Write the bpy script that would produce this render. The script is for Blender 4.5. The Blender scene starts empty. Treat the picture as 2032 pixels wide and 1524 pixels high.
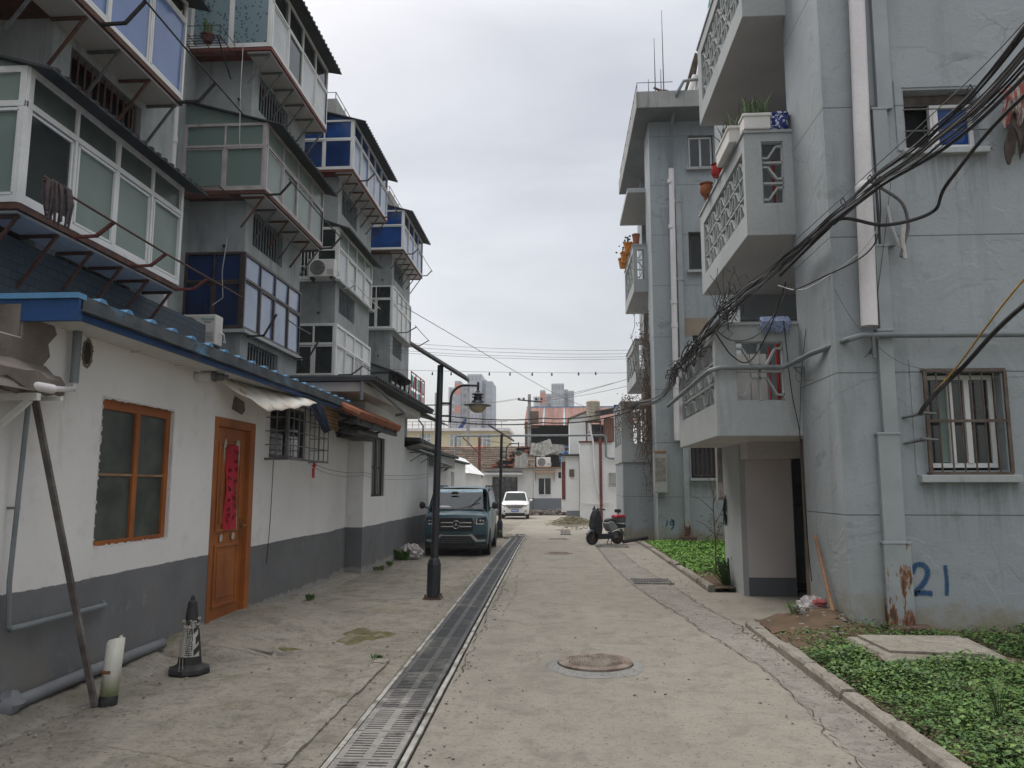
import bpy, math, random
from mathutils import Vector as V, Matrix
R = math.radians
scn = bpy.context.scene
COL = scn.collection
rnd = random.Random(7)
# ---------------- camera ----------------
cam = bpy.data.cameras.new('Camera'); co = bpy.data.objects.new('Camera', cam); COL.objects.link(co)
cam.sensor_width = 36; cam.lens = 1526/2032*36; cam.clip_start = .05; cam.clip_end = 3000
co.location = (0, 0, 1.6); co.rotation_euler = (R(90+7.577), 0, R(3.568))
scn.camera = co
scn.view_settings.view_transform = 'Standard'; scn.view_settings.look = 'None'
scn.view_settings.exposure = 0.25; scn.view_settings.gamma = 1
# ---------------- overcast daylight ----------------
SUN_EL, SUN_AZ = 55, -50
w = bpy.data.worlds.new('World'); scn.world = w; w.use_nodes = True
nt = w.node_tree; nt.nodes.clear(); L = nt.links.new
out = nt.nodes.new('ShaderNodeOutputWorld')
sky = nt.nodes.new('ShaderNodeTexSky'); sky.sky_type = 'NISHITA'; sky.sun_disc = False
sky.sun_elevation = R(SUN_EL); sky.sun_rotation = R(SUN_AZ); sky.air_density = 1; sky.dust_density = 4
b1 = nt.nodes.new('ShaderNodeBackground'); b1.inputs[1].default_value = .05; L(sky.outputs[0], b1.inputs[0])
tc = nt.nodes.new('ShaderNodeTexCoord'); sp = nt.nodes.new('ShaderNodeSeparateXYZ'); L(tc.outputs['Generated'], sp.inputs[0])
mp = nt.nodes.new('ShaderNodeMapping'); mp.inputs['Scale'].default_value = (1.2, 1.2, 3.2); L(tc.outputs['Generated'], mp.inputs[0])
no = nt.nodes.new('ShaderNodeTexNoise'); no.inputs['Scale'].default_value = 1.6; no.inputs['Detail'].default_value = 6; no.inputs['Roughness'].default_value = .56; no.inputs['Distortion'].default_value = .4
L(mp.outputs[0], no.inputs['Vector'])
cr = nt.nodes.new('ShaderNodeValToRGB'); e = cr.color_ramp.elements
e[0].position = .38; e[0].color = (.375, .375, .372, 1); e[1].position = .62; e[1].color = (.54, .535, .525, 1)
L(no.outputs[0], cr.inputs[0])
mr = nt.nodes.new('ShaderNodeMapRange'); mr.inputs[1].default_value = .52; mr.inputs[2].default_value = .95; mr.inputs[3].default_value = .90; mr.inputs[4].default_value = 4.6; mr.interpolation_type = 'SMOOTHSTEP'
L(sp.outputs[2], mr.inputs[0])
b2 = nt.nodes.new('ShaderNodeBackground'); L(cr.outputs[0], b2.inputs[0]); L(mr.outputs[0], b2.inputs[1])
ad = nt.nodes.new('ShaderNodeAddShader'); L(b1.outputs[0], ad.inputs[0]); L(b2.outputs[0], ad.inputs[1]); L(ad.outputs[0], out.inputs[0])
sl = bpy.data.lights.new('sun', 'SUN'); so = bpy.data.objects.new('sun', sl); COL.objects.link(so)
sl.energy = 1.3; sl.angle = R(38); sl.color = (1, .97, .93)
so.rotation_euler = (R(90-SUN_EL), 0, R(180-SUN_AZ)); so.location = (0, 0, 60)
# ---------------- materials ----------------
MATS = {}
class NT:
    def __init__(s, name):
        s.m = bpy.data.materials.new(name); s.m.use_nodes = True; s.t = s.m.node_tree
        s.b = s.t.nodes['Principled BSDF']; s.o = s.t.nodes['Material Output']
        s.tc = s.n('ShaderNodeTexCoord'); s.ge = s.n('ShaderNodeNewGeometry')
        s.pos = s.ge.outputs['Position']
    def n(s, k, **kw):
        x = s.t.nodes.new(k)
        for a, b in kw.items(): setattr(x, a, b)
        return x
    def l(s, a, b): s.t.links.new(a, b)
    def vec(s, sc=(1, 1, 1), src=None):
        m = s.n('ShaderNodeMapping'); m.inputs['Scale'].default_value = sc; s.l(src or s.pos, m.inputs[0]); return m.outputs[0]
    def noise(s, scale, det=4, rough=.55, v=None, dist=0):
        x = s.n('ShaderNodeTexNoise'); x.inputs['Scale'].default_value = scale; x.inputs['Detail'].default_value = det
        x.inputs['Roughness'].default_value = rough; x.inputs['Distortion'].default_value = dist
        s.l(v or s.pos, x.inputs['Vector']); return x.outputs[0]
    def mask(s, val, a, b):
        x = s.n('ShaderNodeMapRange'); x.inputs[1].default_value = a; x.inputs[2].default_value = b; s.l(val, x.inputs[0]); return x.outputs[0]
    def math(s, op, a, b=None):
        x = s.n('ShaderNodeMath', operation=op)
        for i, q in enumerate((a, b)):
            if q is None: continue
            if isinstance(q, (int, float)): x.inputs[i].default_value = q
            else: s.l(q, x.inputs[i])
        return x.outputs[0]
    def mix(s, f, a, b):
        x = s.n('ShaderNodeMix', data_type='RGBA')
        for i, q in ((0, f), (6, a), (7, b)):
            if isinstance(q, tuple): x.inputs[i].default_value = q+(1,) if len(q) == 3 else q
            elif isinstance(q, (int, float)): x.inputs[i].default_value = q
            else: s.l(q, x.inputs[i])
        return x.outputs[2]
    def xyz(s):
        x = s.n('ShaderNodeSeparateXYZ'); s.l(s.pos, x.inputs[0]); return x.outputs
    def bump(s, h, st=.3, d=.02, prev=None):
        x = s.n('ShaderNodeBump'); x.inputs['Strength'].default_value = st; x.inputs['Distance'].default_value = d
        s.l(h, x.inputs['Height'])
        if prev: s.l(prev, x.inputs['Normal'])
        s.l(x.outputs[0], s.b.inputs['Normal']); return x.outputs[0]
    def fin(s, col, rough=.8, metal=0, spec=.5, ior=None):
        if isinstance(col, tuple): s.b.inputs['Base Color'].default_value = col+(1,)
        else: s.l(col, s.b.inputs['Base Color'])
        if isinstance(rough, (int, float)): s.b.inputs['Roughness'].default_value = rough
        else: s.l(rough, s.b.inputs['Roughness'])
        s.b.inputs['Metallic'].default_value = metal; s.b.inputs['Specular IOR Level'].default_value = spec
        if ior: s.b.inputs['IOR'].default_value = ior
        return s.m
def pm(name, c1, c2=None, sc=3, rough=.8, bump=0, bsc=30, metal=0, dirt=None, dsc=1.5, damt=(.5, .7), streak=False, spec=.4, ior=None, fine=.12):
    """painted / plain surface: two-tone mottling, fine grain, optional dirt or vertical streaks"""
    if name in MATS: return MATS[name]
    t = NT(name); c2 = c2 or tuple(x*.82 for x in c1)
    c = t.mix(t.mask(t.noise(sc, 6), .35, .65), c1, c2)
    if fine: c = t.mix(t.math('MULTIPLY', t.mask(t.noise(sc*22, 3), .4, .7), fine*2), c, tuple(x*.72 for x in c2))
    if dirt: c = t.mix(t.mask(t.noise(dsc, 7, .65, t.vec((3, 3, .35)) if streak else None, .3), *damt), c, dirt)
    if bump: t.bump(t.noise(bsc, 5), bump, .01)
    MATS[name] = t.fin(c, rough, metal, spec, ior); return MATS[name]
M = {}
M['white'] = pm('white_paint', (.74, .74, .73), (.66, .66, .64), 2, .55, dirt=(.42, .38, .32), damt=(.62, .8))
M['pvc'] = pm('white_pvc', (.72, .69, .70), (.62, .59, .60), 1.5, .4, dirt=(.4, .37, .33), damt=(.6, .85), streak=True)
M['whitewall'] = pm('whitewash', (.62, .61, .59), (.54, .53, .51), .8, .9, .15, 14, dirt=(.40, .37, .33), damt=(.60, .78), streak=True)
M['bwall'] = pm('far_whitewash', (.76, .76, .75), (.68, .68, .67), .5, .9, dirt=(.50, .49, .47), damt=(.62, .85), streak=True)
M['bgrey'] = pm('far_grey_paint', (.18, .19, .21), (.14, .15, .165), .7, .85)
M['conc'] = pm('old_concrete', (.335, .355, .355), (.245, .265, .268), 1.7, .9, .6, 16, dirt=(.13, .14, .142), damt=(.53, .75), streak=True)
M['conc2'] = pm('pale_concrete', (.36, .36, .34), (.26, .26, .25), 1.3, .9, .4, 18, dirt=(.12, .12, .11), damt=(.55, .75), streak=True)
M['brownconc'] = pm('brown_render', (.20, .17, .145), (.13, .11, .095), 3, .95, .9, 14, dirt=(.06, .05, .04), damt=(.5, .7))
M['rust'] = pm('rusty_steel', (.13, .055, .035), (.06, .035, .03), 9, .8, .3, 50)
M['redrust'] = pm('red_oxide_steel', (.19, .045, .035), (.11, .035, .028), 6, .7, .2, 50)
M['steel'] = pm('grey_steel', (.16, .165, .17), (.10, .10, .105), 8, .6, metal=.3)
M['dark'] = pm('dark_steel', (.035, .033, .035), (.02, .02, .02), 8, .6)
M['lamp'] = pm('black_lamp_paint', (.014, .016, .022), (.022, .024, .03), 5, .38, spec=.5)
M['browna'] = pm('brown_aluminium', (.07, .05, .043), (.045, .035, .03), 5, .45)
M['pinkframe'] = pm('faded_aluminium', (.50, .46, .46), (.38, .33, .33), 4, .5, dirt=(.22, .12, .09), damt=(.6, .75))
M['bluemetal'] = pm('blue_roof_sheet', (.045, .13, .31), (.035, .09, .22), 2, .5, dirt=(.13, .11, .10), damt=(.45, .65))
M['bluefas'] = pm('blue_fascia', (.018, .07, .20), (.016, .05, .14), 2, .5, dirt=(.07, .08, .10), damt=(.55, .7))
M['ltblue'] = pm('light_blue_sheet', (.12, .29, .48), (.085, .21, .38), 2, .5, dirt=(.14, .12, .11), damt=(.62, .78))
M['gutter'] = pm('weathered_gutter', (.10, .11, .115), (.055, .065, .075), 5, .8, .2, 40, dirt=(.10, .22, .34), damt=(.58, .68))
M['darksheet'] = pm('dark_sheet', (.055, .06, .065), (.035, .038, .04), 2, .75, .2, 20)
M['orangew'] = pm('orange_wood', (.36, .115, .022), (.24, .068, .016), 1.6, .5, .15, 24, dirt=(.10, .045, .02), dsc=2.2, damt=(.54, .76), streak=True)
M['wood'] = pm('weathered_wood', (.16, .12, .09), (.09, .07, .055), 6, .85, .4, 30)
M['greywood'] = pm('greyed_wood', (.17, .15, .14), (.075, .065, .06), 7, .85, .4, 30)
M['palewood'] = pm('pale_wood', (.34, .20, .11), (.24, .13, .07), 6, .8, .2, 30)
M['tile'] = pm('clay_tile', (.34, .12, .06), (.24, .09, .05), 4, .85, .3, 20, dirt=(.12, .09, .07), damt=(.5, .7))
M['oldtile'] = pm('weathered_tile', (.34, .27, .21), (.19, .15, .12), 5, .9, .4, 14, dirt=(.33, .13, .07), dsc=.9, damt=(.56, .66))
M['rubber'] = pm('black_rubber', (.018, .018, .018), (.03, .03, .03), 12, .7)
M['cable'] = pm('black_cable', (.012, .012, .014), (.02, .018, .018), 4, .5)
M['gcable'] = pm('grey_cable', (.16, .15, .15), (.10, .095, .095), 4, .6)
M['wcable'] = pm('white_cable', (.55, .55, .53), (.4, .4, .39), 4, .6)
M['yellow'] = pm('yellow_cable', (.48, .30, .08), (.38, .23, .06), 4, .6)
M['gpipe'] = pm('grey_pipe', (.20, .225, .235), (.15, .17, .18), 3, .55)
M['ductr'] = None
M['red'] = pm('red_paint', (.40, .025, .02), (.28, .02, .02), 5, .6)
M['couplet'] = pm('red_paper', (.50, .018, .035), (.38, .012, .03), 5, .7, dirt=(.22, .01, .02), damt=(.55, .7))
M['ink'] = pm('black_ink', (.012, .01, .012), (.02, .012, .012), 9, .8)
M['glue'] = pm('paper_remnant', (.50, .46, .40), (.38, .33, .27), 12, .9)
M['terra'] = pm('terracotta', (.36, .12, .055), (.26, .09, .045), 4, .8)
M['orangeplastic'] = pm('orange_plastic', (.60, .22, .02), (.48, .16, .02), 4, .5)
M['foam'] = pm('white_foam', (.72, .71, .69), (.62, .60, .57), 4, .85, .2, 60)
M['cream'] = pm('cream_paint', (.66, .58, .38), (.58, .50, .33), .2, .9)
M['brick'] = pm('old_brick', (.15, .085, .06), (.08, .06, .05), 6, .95, .5, 30)
M['soil'] = pm('brown_soil', (.13, .085, .05), (.08, .055, .035), 4, 1, 1, 16)
M['twig'] = pm('dry_vine', (.20, .135, .095), (.12, .085, .06), 9, .95)
M['vleaf'] = pm('dry_leaves', (.24, .16, .11), (.16, .105, .07), 9, .95)
M['leaf'] = pm('leaf_green', (.085, .172, .032), (.038, .09, .020), 5, .55, fine=.3, dirt=(.17, .24, .055), dsc=13, damt=(.52, .66))
M['leaf2'] = pm('leaf_light', (.15, .26, .05), (.09, .17, .035), 6, .5, fine=.3)
M['clover'] = pm('clover_green', (.13, .29, .020), (.065, .18, .014), 5, .6, fine=.3, dirt=(.20, .36, .03), dsc=11, damt=(.5, .66))
M['blade'] = pm('blade_green', (.035, .085, .022), (.07, .11, .035), 9, .6)
M['stone'] = pm('rubble_stone', (.27, .25, .22), (.18, .165, .145), 8, .95, .5, 20)
M['chrome'] = pm('chrome', (.62, .62, .62), (.5, .5, .5), 3, .22, metal=1)
M['castiron'] = pm('rusty_cast_iron', (.17, .115, .085), (.115, .08, .065), 4, .75, .4, 60, dirt=(.27, .24, .195), dsc=3, damt=(.42, .6))
def glass(name, c, rough=.08, c2=None, spec=.5, ior=1.5, sc=1.2):
    t = NT(name); c = t.mix(t.mask(t.noise(sc, 4), .38, .62), c, c2 or tuple(x*.7 for x in c))
    t.bump(t.noise(1.3, 2), .12, .03)
    return t.fin(c, rough, 0, spec, ior)
M['gblue'] = glass('blue_tinted_glass', (.006, .055, .22), .07, (.004, .022, .09), .45, 1.5)
M['glav'] = glass('lavender_reflection_glass', (.19, .25, .37), .16, (.13, .18, .30), .55, 1.65)  # sky reflection on the blue balcony fronts, put into the base colour
M['ggreen'] = glass('green_frosted_glass', (.21, .265, .235), .38, (.17, .22, .20))
M['gdark'] = glass('dark_glass', (.014, .018, .018), .08, (.026, .032, .03), .6, 1.55)
M['gupper'] = glass('dark_green_glass', (.095, .115, .10), .25, (.06, .075, .066))  # darker green for the upper panes
M['gnavy'] = glass('navy_tinted_glass', (.005, .022, .085), .08, (.003, .010, .035), .5, 1.5)
M['gblue2'] = glass('sky_blue_reflection_glass', (.12, .20, .42), .16, (.10, .16, .35), .55, 1.65)  # bluer tone of the reflected sky, set as the glass colour
M['gdusty'] = glass('dusty_window_glass', (.075, .085, .075), .30, (.038, .045, .04), .5, 1.5, 3.5)
M['gpale'] = glass('pale_glass', (.36, .38, .37), .22, (.27, .29, .285), .6, 1.6)  # on balcony fronts the reflected sky is part of this pale colour
M['gwhite'] = glass('white_reflection_glass', (.52, .53, .53), .3, (.40, .42, .42))  # white of the reflected sky, painted into the front panes
def dotglass(name, c, d, scale, rot=False):
    t = NT(name); vo = t.n('ShaderNodeTexVoronoi'); vo.inputs['Scale'].default_value = scale; vo.inputs['Randomness'].default_value = .15 if not rot else 1
    t.l(t.vec((1, .02, 1)), vo.inputs['Vector'])
    return t.fin(t.mix(t.mask(vo.outputs['Distance'], .28, .34), d, c), .3, 0, .5)
M['gdots'] = dotglass('dotted_green_glass', (.15, .21, .188), (.105, .150, .133), 20)
M['gflower'] = dotglass('patterned_blue_glass', (.16, .235, .26), (.05, .085, .12), 13, True)
def ducts():
    t = NT('painted_duct'); z = t.xyz()[2]
    c = t.mix(t.mask(t.noise(2, 4), .4, .6), (.31, .335, .345), (.265, .29, .30))
    low = t.mask(z, 1.25, .15); m = t.math('ADD', t.math('MULTIPLY', low, .30), t.noise(4, 8, .7, t.vec((3, 3, .8))))
    c = t.mix(t.mask(m, .70, .73), c, (.20, .085, .03)); c = t.mix(t.mask(m, .75, .80), c, (.07, .03, .02))
    return t.fin(c, .6)
M['duct'] = ducts()
def lowwall():
    """whitewashed wall with the dark grey painted band below"""
    t = NT('whitewash_with_grey_band'); z = t.xyz()[2]
    wob = t.math('ADD', t.math('MULTIPLY', t.math('SUBTRACT', t.noise(1.2, 3), .5), .05), t.math('MULTIPLY', t.math('SUBTRACT', t.noise(25, 4, .7), .5), .02))
    up = t.mix(t.mask(t.noise(.7, 5), .35, .65), (.72, .71, .695), (.645, .63, .615))
    up = t.mix(t.mask(t.noise(2.2, 7, .7, t.vec((2, 2, .35))), .62, .82), up, (.42, .39, .35))
    lo = t.mix(t.mask(t.noise(1.6, 6), .35, .65), (.158, .16, .165), (.122, .124, .129))
    lo = t.mix(t.mask(t.noise(5, 8, .7), .58, .72), lo, (.20, .20, .196))
    lo = t.mix(t.mask(t.math('ADD', t.noise(2.5, 8, .7, t.vec((1, 1, .5))), t.math('MULTIPLY', z, -.35)), .38, .60), lo, (.165, .155, .135))
    up = t.mix(t.math('MULTIPLY', t.mask(t.noise(3, 8, .72), .55, .72), .35), up, (.44, .41, .37))
    f = t.mask(t.math('ADD', z, wob), .852, .858)
    c = t.mix(f, lo, up)
    base = t.mask(t.math('SUBTRACT', t.math('MULTIPLY', t.noise(4, 8, .7), .32), z), .02, .06)
    c = t.mix(base, c, (.27, .265, .25))
    t.bump(t.noise(11, 6, .6), .35, .012, None)
    return t.fin(c, .9)
M['lowwall'] = lowwall()
def greywall():
    t = NT('blue_grey_render'); o = t.xyz(); z = o[2]
    c = t.mix(t.mask(t.noise(.55, 6, .6), .35, .65), (.325, .354, .372), (.282, .308, .324))
    c = t.mix(t.mask(t.noise(7, 8, .7), .56, .8), c, (.22, .25, .258))
    c = t.mix(t.mask(t.noise(1.1, 8, .7, t.vec((1.6, 1.6, .22))), .54, .80), c, (.165, .195, .195))
    c = t.mix(t.math('MULTIPLY', t.mask(t.noise(.8, 4, .5, None, .6), .575, .59), .4), c, (.285, .31, .315))
    c = t.mix(t.math('MULTIPLY', t.mask(t.noise(1.5, 7, .62, t.vec((1, 1, 1.3)), .3), .62, .66), .6), c, (.19, .215, .21))
    for (xa, xb, zt, ln) in ((3.84, 4.92, 1.64, .9), (3.9, 4.88, 5.33, 1.1), (3.05, 3.3, 9.9, 3.0)):
        inx = t.math('MULTIPLY', t.mask(o[0], xa-.04, xa+.05), t.mask(o[0], xb+.04, xb-.05)); fall = t.math('MULTIPLY', t.mask(z, zt-ln, zt-.05), t.mask(z, zt+.01, zt-.01))
        st = t.mask(t.math('ADD', t.noise(1, 5, .7, t.vec((26, 1, 1.1))), t.math('MULTIPLY', fall, .22)), .60, .78); c = t.mix(t.math('MULTIPLY', t.math('MULTIPLY', st, inx), t.math('MULTIPLY', fall, .5)), c, (.13, .145, .14))
    base = t.mask(t.math('ADD', t.math('MULTIPLY', z, -1.0), t.math('MULTIPLY', t.noise(2.0, 7, .65), 1.5)), .28, .62)
    c = t.mix(t.math('MULTIPLY', base, .85), c, (.235, .215, .15))
    fr = t.math('ABSOLUTE', t.math('SUBTRACT', t.math('FRACT', t.math('ADD', t.math('DIVIDE', t.math('SUBTRACT', z, 1.29), 1.55), 10.5)), .5))
    g = t.mask(fr, .0065, .0035)
    c = t.mix(t.math('MULTIPLY', g, .65), c, (.09, .10, .105))
    vo = t.n('ShaderNodeTexVoronoi', feature='DISTANCE_TO_EDGE'); vo.inputs['Scale'].default_value = .55
    mx = t.n('ShaderNodeMix', data_type='VECTOR'); mx.inputs[0].default_value = .25; nn = t.n('ShaderNodeTexNoise'); nn.inputs['Scale'].default_value = 1.7; nn.inputs['Detail'].default_value = 8
    nn.inputs['Roughness'].default_value = .7; t.l(t.pos, nn.inputs['Vector']); t.l(t.pos, mx.inputs[4]); t.l(nn.outputs[1], mx.inputs[5]); t.l(mx.outputs[1], vo.inputs['Vector'])
    k = t.math('MULTIPLY', t.mask(vo.outputs[0], .004, 0), t.mask(t.noise(.45, 2), .50, .55)); c = t.mix(t.math('MULTIPLY', k, .45), c, (.10, .115, .12))
    b = t.bump(t.noise(26, 6, .65), .45, .01); b = t.bump(t.mask(t.noise(.8, 4, .5, None, .6), .575, .59), .3, .01, b); b = t.bump(t.noise(3.5, 5, .6), .35, .03, b)
    t.bump(t.math('MULTIPLY', g, -1), .6, .01, b)
    return t.fin(c, .85)
M['greywall'] = greywall()
M['greytrim'] = pm('pale_grey_trim', (.41, .43, .43), (.345, .365, .365), 1, .85, .2, 20, dirt=(.22, .24, .235), damt=(.58, .78), streak=True)
M['soffit'] = pm('soffit_paint', (.51, .495, .485), (.44, .43, .42), 1, .9, dirt=(.25, .23, .22), damt=(.62, .8))
M['beige'] = pm('beige_plaster', (.50, .47, .45), (.44, .41, .39), 1, .9, .2, 20)
def groundmat(name, c1, c2, dark, sc=1., moss=False, grain=.5, crack=.02):
    t = NT(name)
    c = t.mix(t.mask(t.noise(.55*sc, 7, .62), .34, .66), c1, c2)
    c = t.mix(t.mask(t.noise(3.2*sc, 9, .74, None, .5), .48, .68), c, dark)
    c = t.mix(t.math('MULTIPLY', t.mask(t.noise(9*sc, 6, .7), .52, .66), .45), c, dark)
    c = t.mix(t.math('MULTIPLY', t.mask(t.noise(.33, 5, .6, t.vec((1, .5, 1)), .8), .53, .64), .7 if moss else .4), c, tuple(x*.8 for x in dark))
    c = t.mix(t.math('MULTIPLY', t.mask(t.noise(1.6, 8, .7, t.vec((1.0, .35, 1))), .50, .70), .4), c, tuple(min(1, x*1.2) for x in c1))
    sp = t.mask(t.noise(70, 4, .7), .58, .72)
    c = t.mix(t.math('MULTIPLY', sp, grain), c, tuple(x*.45 for x in dark))
    c = t.mix(t.math('MULTIPLY', t.mask(t.noise(9, 5, .65, t.vec((.3, 1.8, 1)), .3), .54, .70), .4), c, dark)
    sp2 = t.mask(t.noise(34, 3, .6), .60, .64)
    c = t.mix(t.math('MULTIPLY', sp2, .55), c, tuple(x*.38 for x in dark))
    if moss: c = t.mix(t.math('MULTIPLY', t.mask(t.noise(.8, 7, .65, None, .6), .56, .68), .3), c, (.235, .165, .10)); c = t.mix(t.math('MULTIPLY', t.mask(t.noise(1.1, 9, .75), .575, .65), .75), c, (.125, .118, .06))
    vo = t.n('ShaderNodeTexVoronoi', feature='DISTANCE_TO_EDGE'); vo.inputs['Scale'].default_value = .42
    mx = t.n('ShaderNodeMix', data_type='VECTOR'); mx.inputs[0].default_value = .22
    nn = t.n('ShaderNodeTexNoise'); nn.inputs['Scale'].default_value = 1.4; nn.inputs['Detail'].default_value = 8; nn.inputs['Roughness'].default_value = .7
    t.l(t.pos, nn.inputs['Vector']); t.l(t.pos, mx.inputs[4]); t.l(nn.outputs[1], mx.inputs[5]); t.l(mx.outputs[1], vo.inputs['Vector'])
    if crack:
        k = t.math('MULTIPLY', t.mask(vo.outputs[0], crack*.22, 0), t.mask(t.noise(.5, 2), .54, .60))
        c = t.mix(t.math('MULTIPLY', k, .55), c, tuple(x*.35 for x in dark))
    b = t.bump(t.noise(22, 8, .7), .35, .012); t.bump(t.noise(2.2, 5), .35, .06, b)
    return t.fin(c, .92, 0, .25)
M['road'] = groundmat('worn_concrete', (.272, .248, .208), (.232, .212, .178), (.175, .160, .135))
M['pave'] = groundmat('stained_concrete', (.262, .237, .196), (.205, .186, .155), (.115, .104, .085), 1.2, True)
M['earth'] = groundmat('dusty_ground', (.235, .21, .17), (.18, .16, .13), (.12, .105, .085), .6, False, .5, 0)
M['gravelconc'] = groundmat('exposed_aggregate_concrete', (.262, .236, .21), (.21, .19, .168), (.13, .116, .102), 1.4, False, 1.0, 0)
M['kerb'] = groundmat('kerb_concrete', (.29, .265, .225), (.22, .20, .17), (.14, .13, .105), 2, True, .6, 0)
M['paleconc'] = groundmat('fresh_cement', (.27, .268, .25), (.225, .222, .206), (.165, .16, .148), 2, False, .3, 0)
# ---------------- mesh helpers ----------------
ORG = {}
class MB:
    def __init__(s): s.v = []; s.f = []; s.uv = None
    def add(s, vs, fs):
        n = len(s.v); s.v += [tuple(p) for p in vs]; s.f += [tuple(i+n for i in f) for f in fs]; return s
    def box(s, x0, x1, y0, y1, z0, z1):
        x0, x1 = sorted((x0, x1)); y0, y1 = sorted((y0, y1)); z0, z1 = sorted((z0, z1))
        return s.add([(x, y, z) for x in (x0, x1) for y in (y0, y1) for z in (z0, z1)],
            [(0, 1, 3, 2), (4, 6, 7, 5), (0, 4, 5, 1), (2, 3, 7, 6), (0, 2, 6, 4), (1, 5, 7, 3)])
    def quad(s, *p): return s.add(p, [tuple(range(len(p)))])
    def bar(s, p, q, w, h=None, up=(0, 0, 1)):
        p, q = V(p), V(q); d = (q-p).normalized(); u = V(up)
        if abs(d.dot(u)) > .99: u = V((0, 1, 0))
        a = d.cross(u).normalized()*w/2; b = a.cross(d).normalized()*(h or w)/2
        return s.add([p-a-b, p+a-b, p+a+b, p-a+b, q-a-b, q+a-b, q+a+b, q-a+b],
            [(0, 3, 2, 1), (4, 5, 6, 7), (0, 1, 5, 4), (1, 2, 6, 5), (2, 3, 7, 6), (3, 0, 4, 7)])
    def tube(s, pts, r, n=8, cap=True):
        pts = [V(p) for p in pts]; k = len(pts); rs = r if isinstance(r, (list, tuple)) else [r]*k
        base = len(s.v); a = None
        for i, p in enumerate(pts):
            d = (pts[min(i+1, k-1)]-pts[max(i-1, 0)]).normalized()
            if a is None:
                a = d.cross(V((0, 0, 1)) if abs(d.z) < .9 else V((1, 0, 0))).normalized()
            else:
                a = (a-d*a.dot(d)).normalized()
            b = d.cross(a)
            for j in range(n):
                t = 2*math.pi*j/n; s.v.append(tuple(p+(a*math.cos(t)+b*math.sin(t))*rs[i]))
        for i in range(k-1):
            for j in range(n):
                o = base+i*n; s.f.append((o+j, o+(j+1) % n, o+n+(j+1) % n, o+n+j))
        if cap: s.f.append(tuple(base+j for j in range(n))[::-1]); s.f.append(tuple(base+(k-1)*n+j for j in range(n)))
        return s
    def lathe(s, prof, c, n=20, axis=None):
        c = V(c); base = len(s.v); ax = V(axis or (0, 0, 1)).normalized()
        a = ax.cross(V((1, 0, 0)) if abs(ax.x) < .9 else V((0, 0, 1))).normalized(); b = ax.cross(a)
        for r, z in prof:
            for j in range(n):
                t = 2*math.pi*j/n; s.v.append(tuple(c+ax*z+(a*math.cos(t)+b*math.sin(t))*max(r, 1e-4)))
        for i in range(len(prof)-1):
            for j in range(n):
                o = base+i*n; s.f.append((o+j, o+(j+1) % n, o+n+(j+1) % n, o+n+j))
        s.f.append(tuple(base+j for j in range(n))[::-1]); s.f.append(tuple(base+(len(prof)-1)*n+j for j in range(n)))
        return s
    def prism(s, poly, d):
        n = len(poly); d = V(d); p = [V(q) for q in poly]
        return s.add(p+[q+d for q in p], [tuple(range(n))[::-1], tuple(range(n, 2*n))]+[(i, (i+1) % n, n+(i+1) % n, n+i) for i in range(n)])
    def blob(s, c, r, n=8, m=5, seed=0, jit=.25, sx=1, sy=1, sz=1):
        q = random.Random(seed); vs = []; fs = []
        for i in range(1, m):
            for j in range(n):
                a = math.pi*i/m; t = 2*math.pi*j/n; k = r*(1+q.uniform(-jit, jit))
                vs.append((c[0]+k*sx*math.sin(a)*math.cos(t), c[1]+k*sy*math.sin(a)*math.sin(t), c[2]+k*sz*math.cos(a)))
        vs += [(c[0], c[1], c[2]+r*sz), (c[0], c[1], c[2]-r*sz)]; T = len(vs)-2
        for i in range(m-2):
            for j in range(n): fs.append((i*n+j, (i+1)*n+j, (i+1)*n+(j+1) % n, i*n+(j+1) % n))
        for j in range(n): fs.append((T, j, (j+1) % n)); fs.append((T+1, (m-2)*n+(j+1) % n, (m-2)*n+j))
        return s.add(vs, fs)
    def build(s, name, mat, parent=None, smooth=False, bevel=0, local=False, org=None, label=None):
        me = bpy.data.meshes.new(name); o = bpy.data.objects.new(name, me)
        if parent is None:
            if org is None:
                xs = [p[0] for p in s.v]; ys = [p[1] for p in s.v]; zs = [p[2] for p in s.v]
                org = ((min(xs)+max(xs))/2, (min(ys)+max(ys))/2, min(zs))
            o.location = org; off = org; ORG[o.name] = org
        else:
            off = ORG.get(parent.name, (0, 0, 0)); ORG[o.name] = off; o.parent = parent
        ox, oy, oz = off
        me.from_pydata([(a-ox, b-oy, c-oz) for a, b, c in s.v] if off != (0, 0, 0) else s.v, [], s.f)
        if s.uv:
            ul = me.uv_layers.new()
            for pl in me.polygons:
                for li in pl.loop_indices: ul.data[li].uv = s.uv[me.loops[li].vertex_index]
        me.materials.append(mat if not isinstance(mat, str) else M[mat])
        if smooth:
            me.polygons.foreach_set('use_smooth', [True]*len(me.polygons))
            me.set_sharp_from_angle(angle=R(42))
        COL.objects.link(o)
        if bevel:
            b = o.modifiers.new('b', 'BEVEL'); b.width = bevel; b.segments = 2; b.limit_method = 'ANGLE'
        if label: o['label'] = label
        return o
def tag(o, label=None, cat=None, group=None, kind=None):
    if label: o['label'] = label
    if cat: o['category'] = cat
    if group: o['group'] = group
    if kind: o['kind'] = kind
    return o
def thing(name, loc, label, cat, group=None, rz=0, local=False):
    o = bpy.data.objects.new(name, None); COL.objects.link(o); o.location = loc; o.rotation_euler.z = rz
    o.empty_display_size = .2
    ORG[o.name] = (0, 0, 0) if local else tuple(loc)
    return tag(o, label, cat, group)
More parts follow.
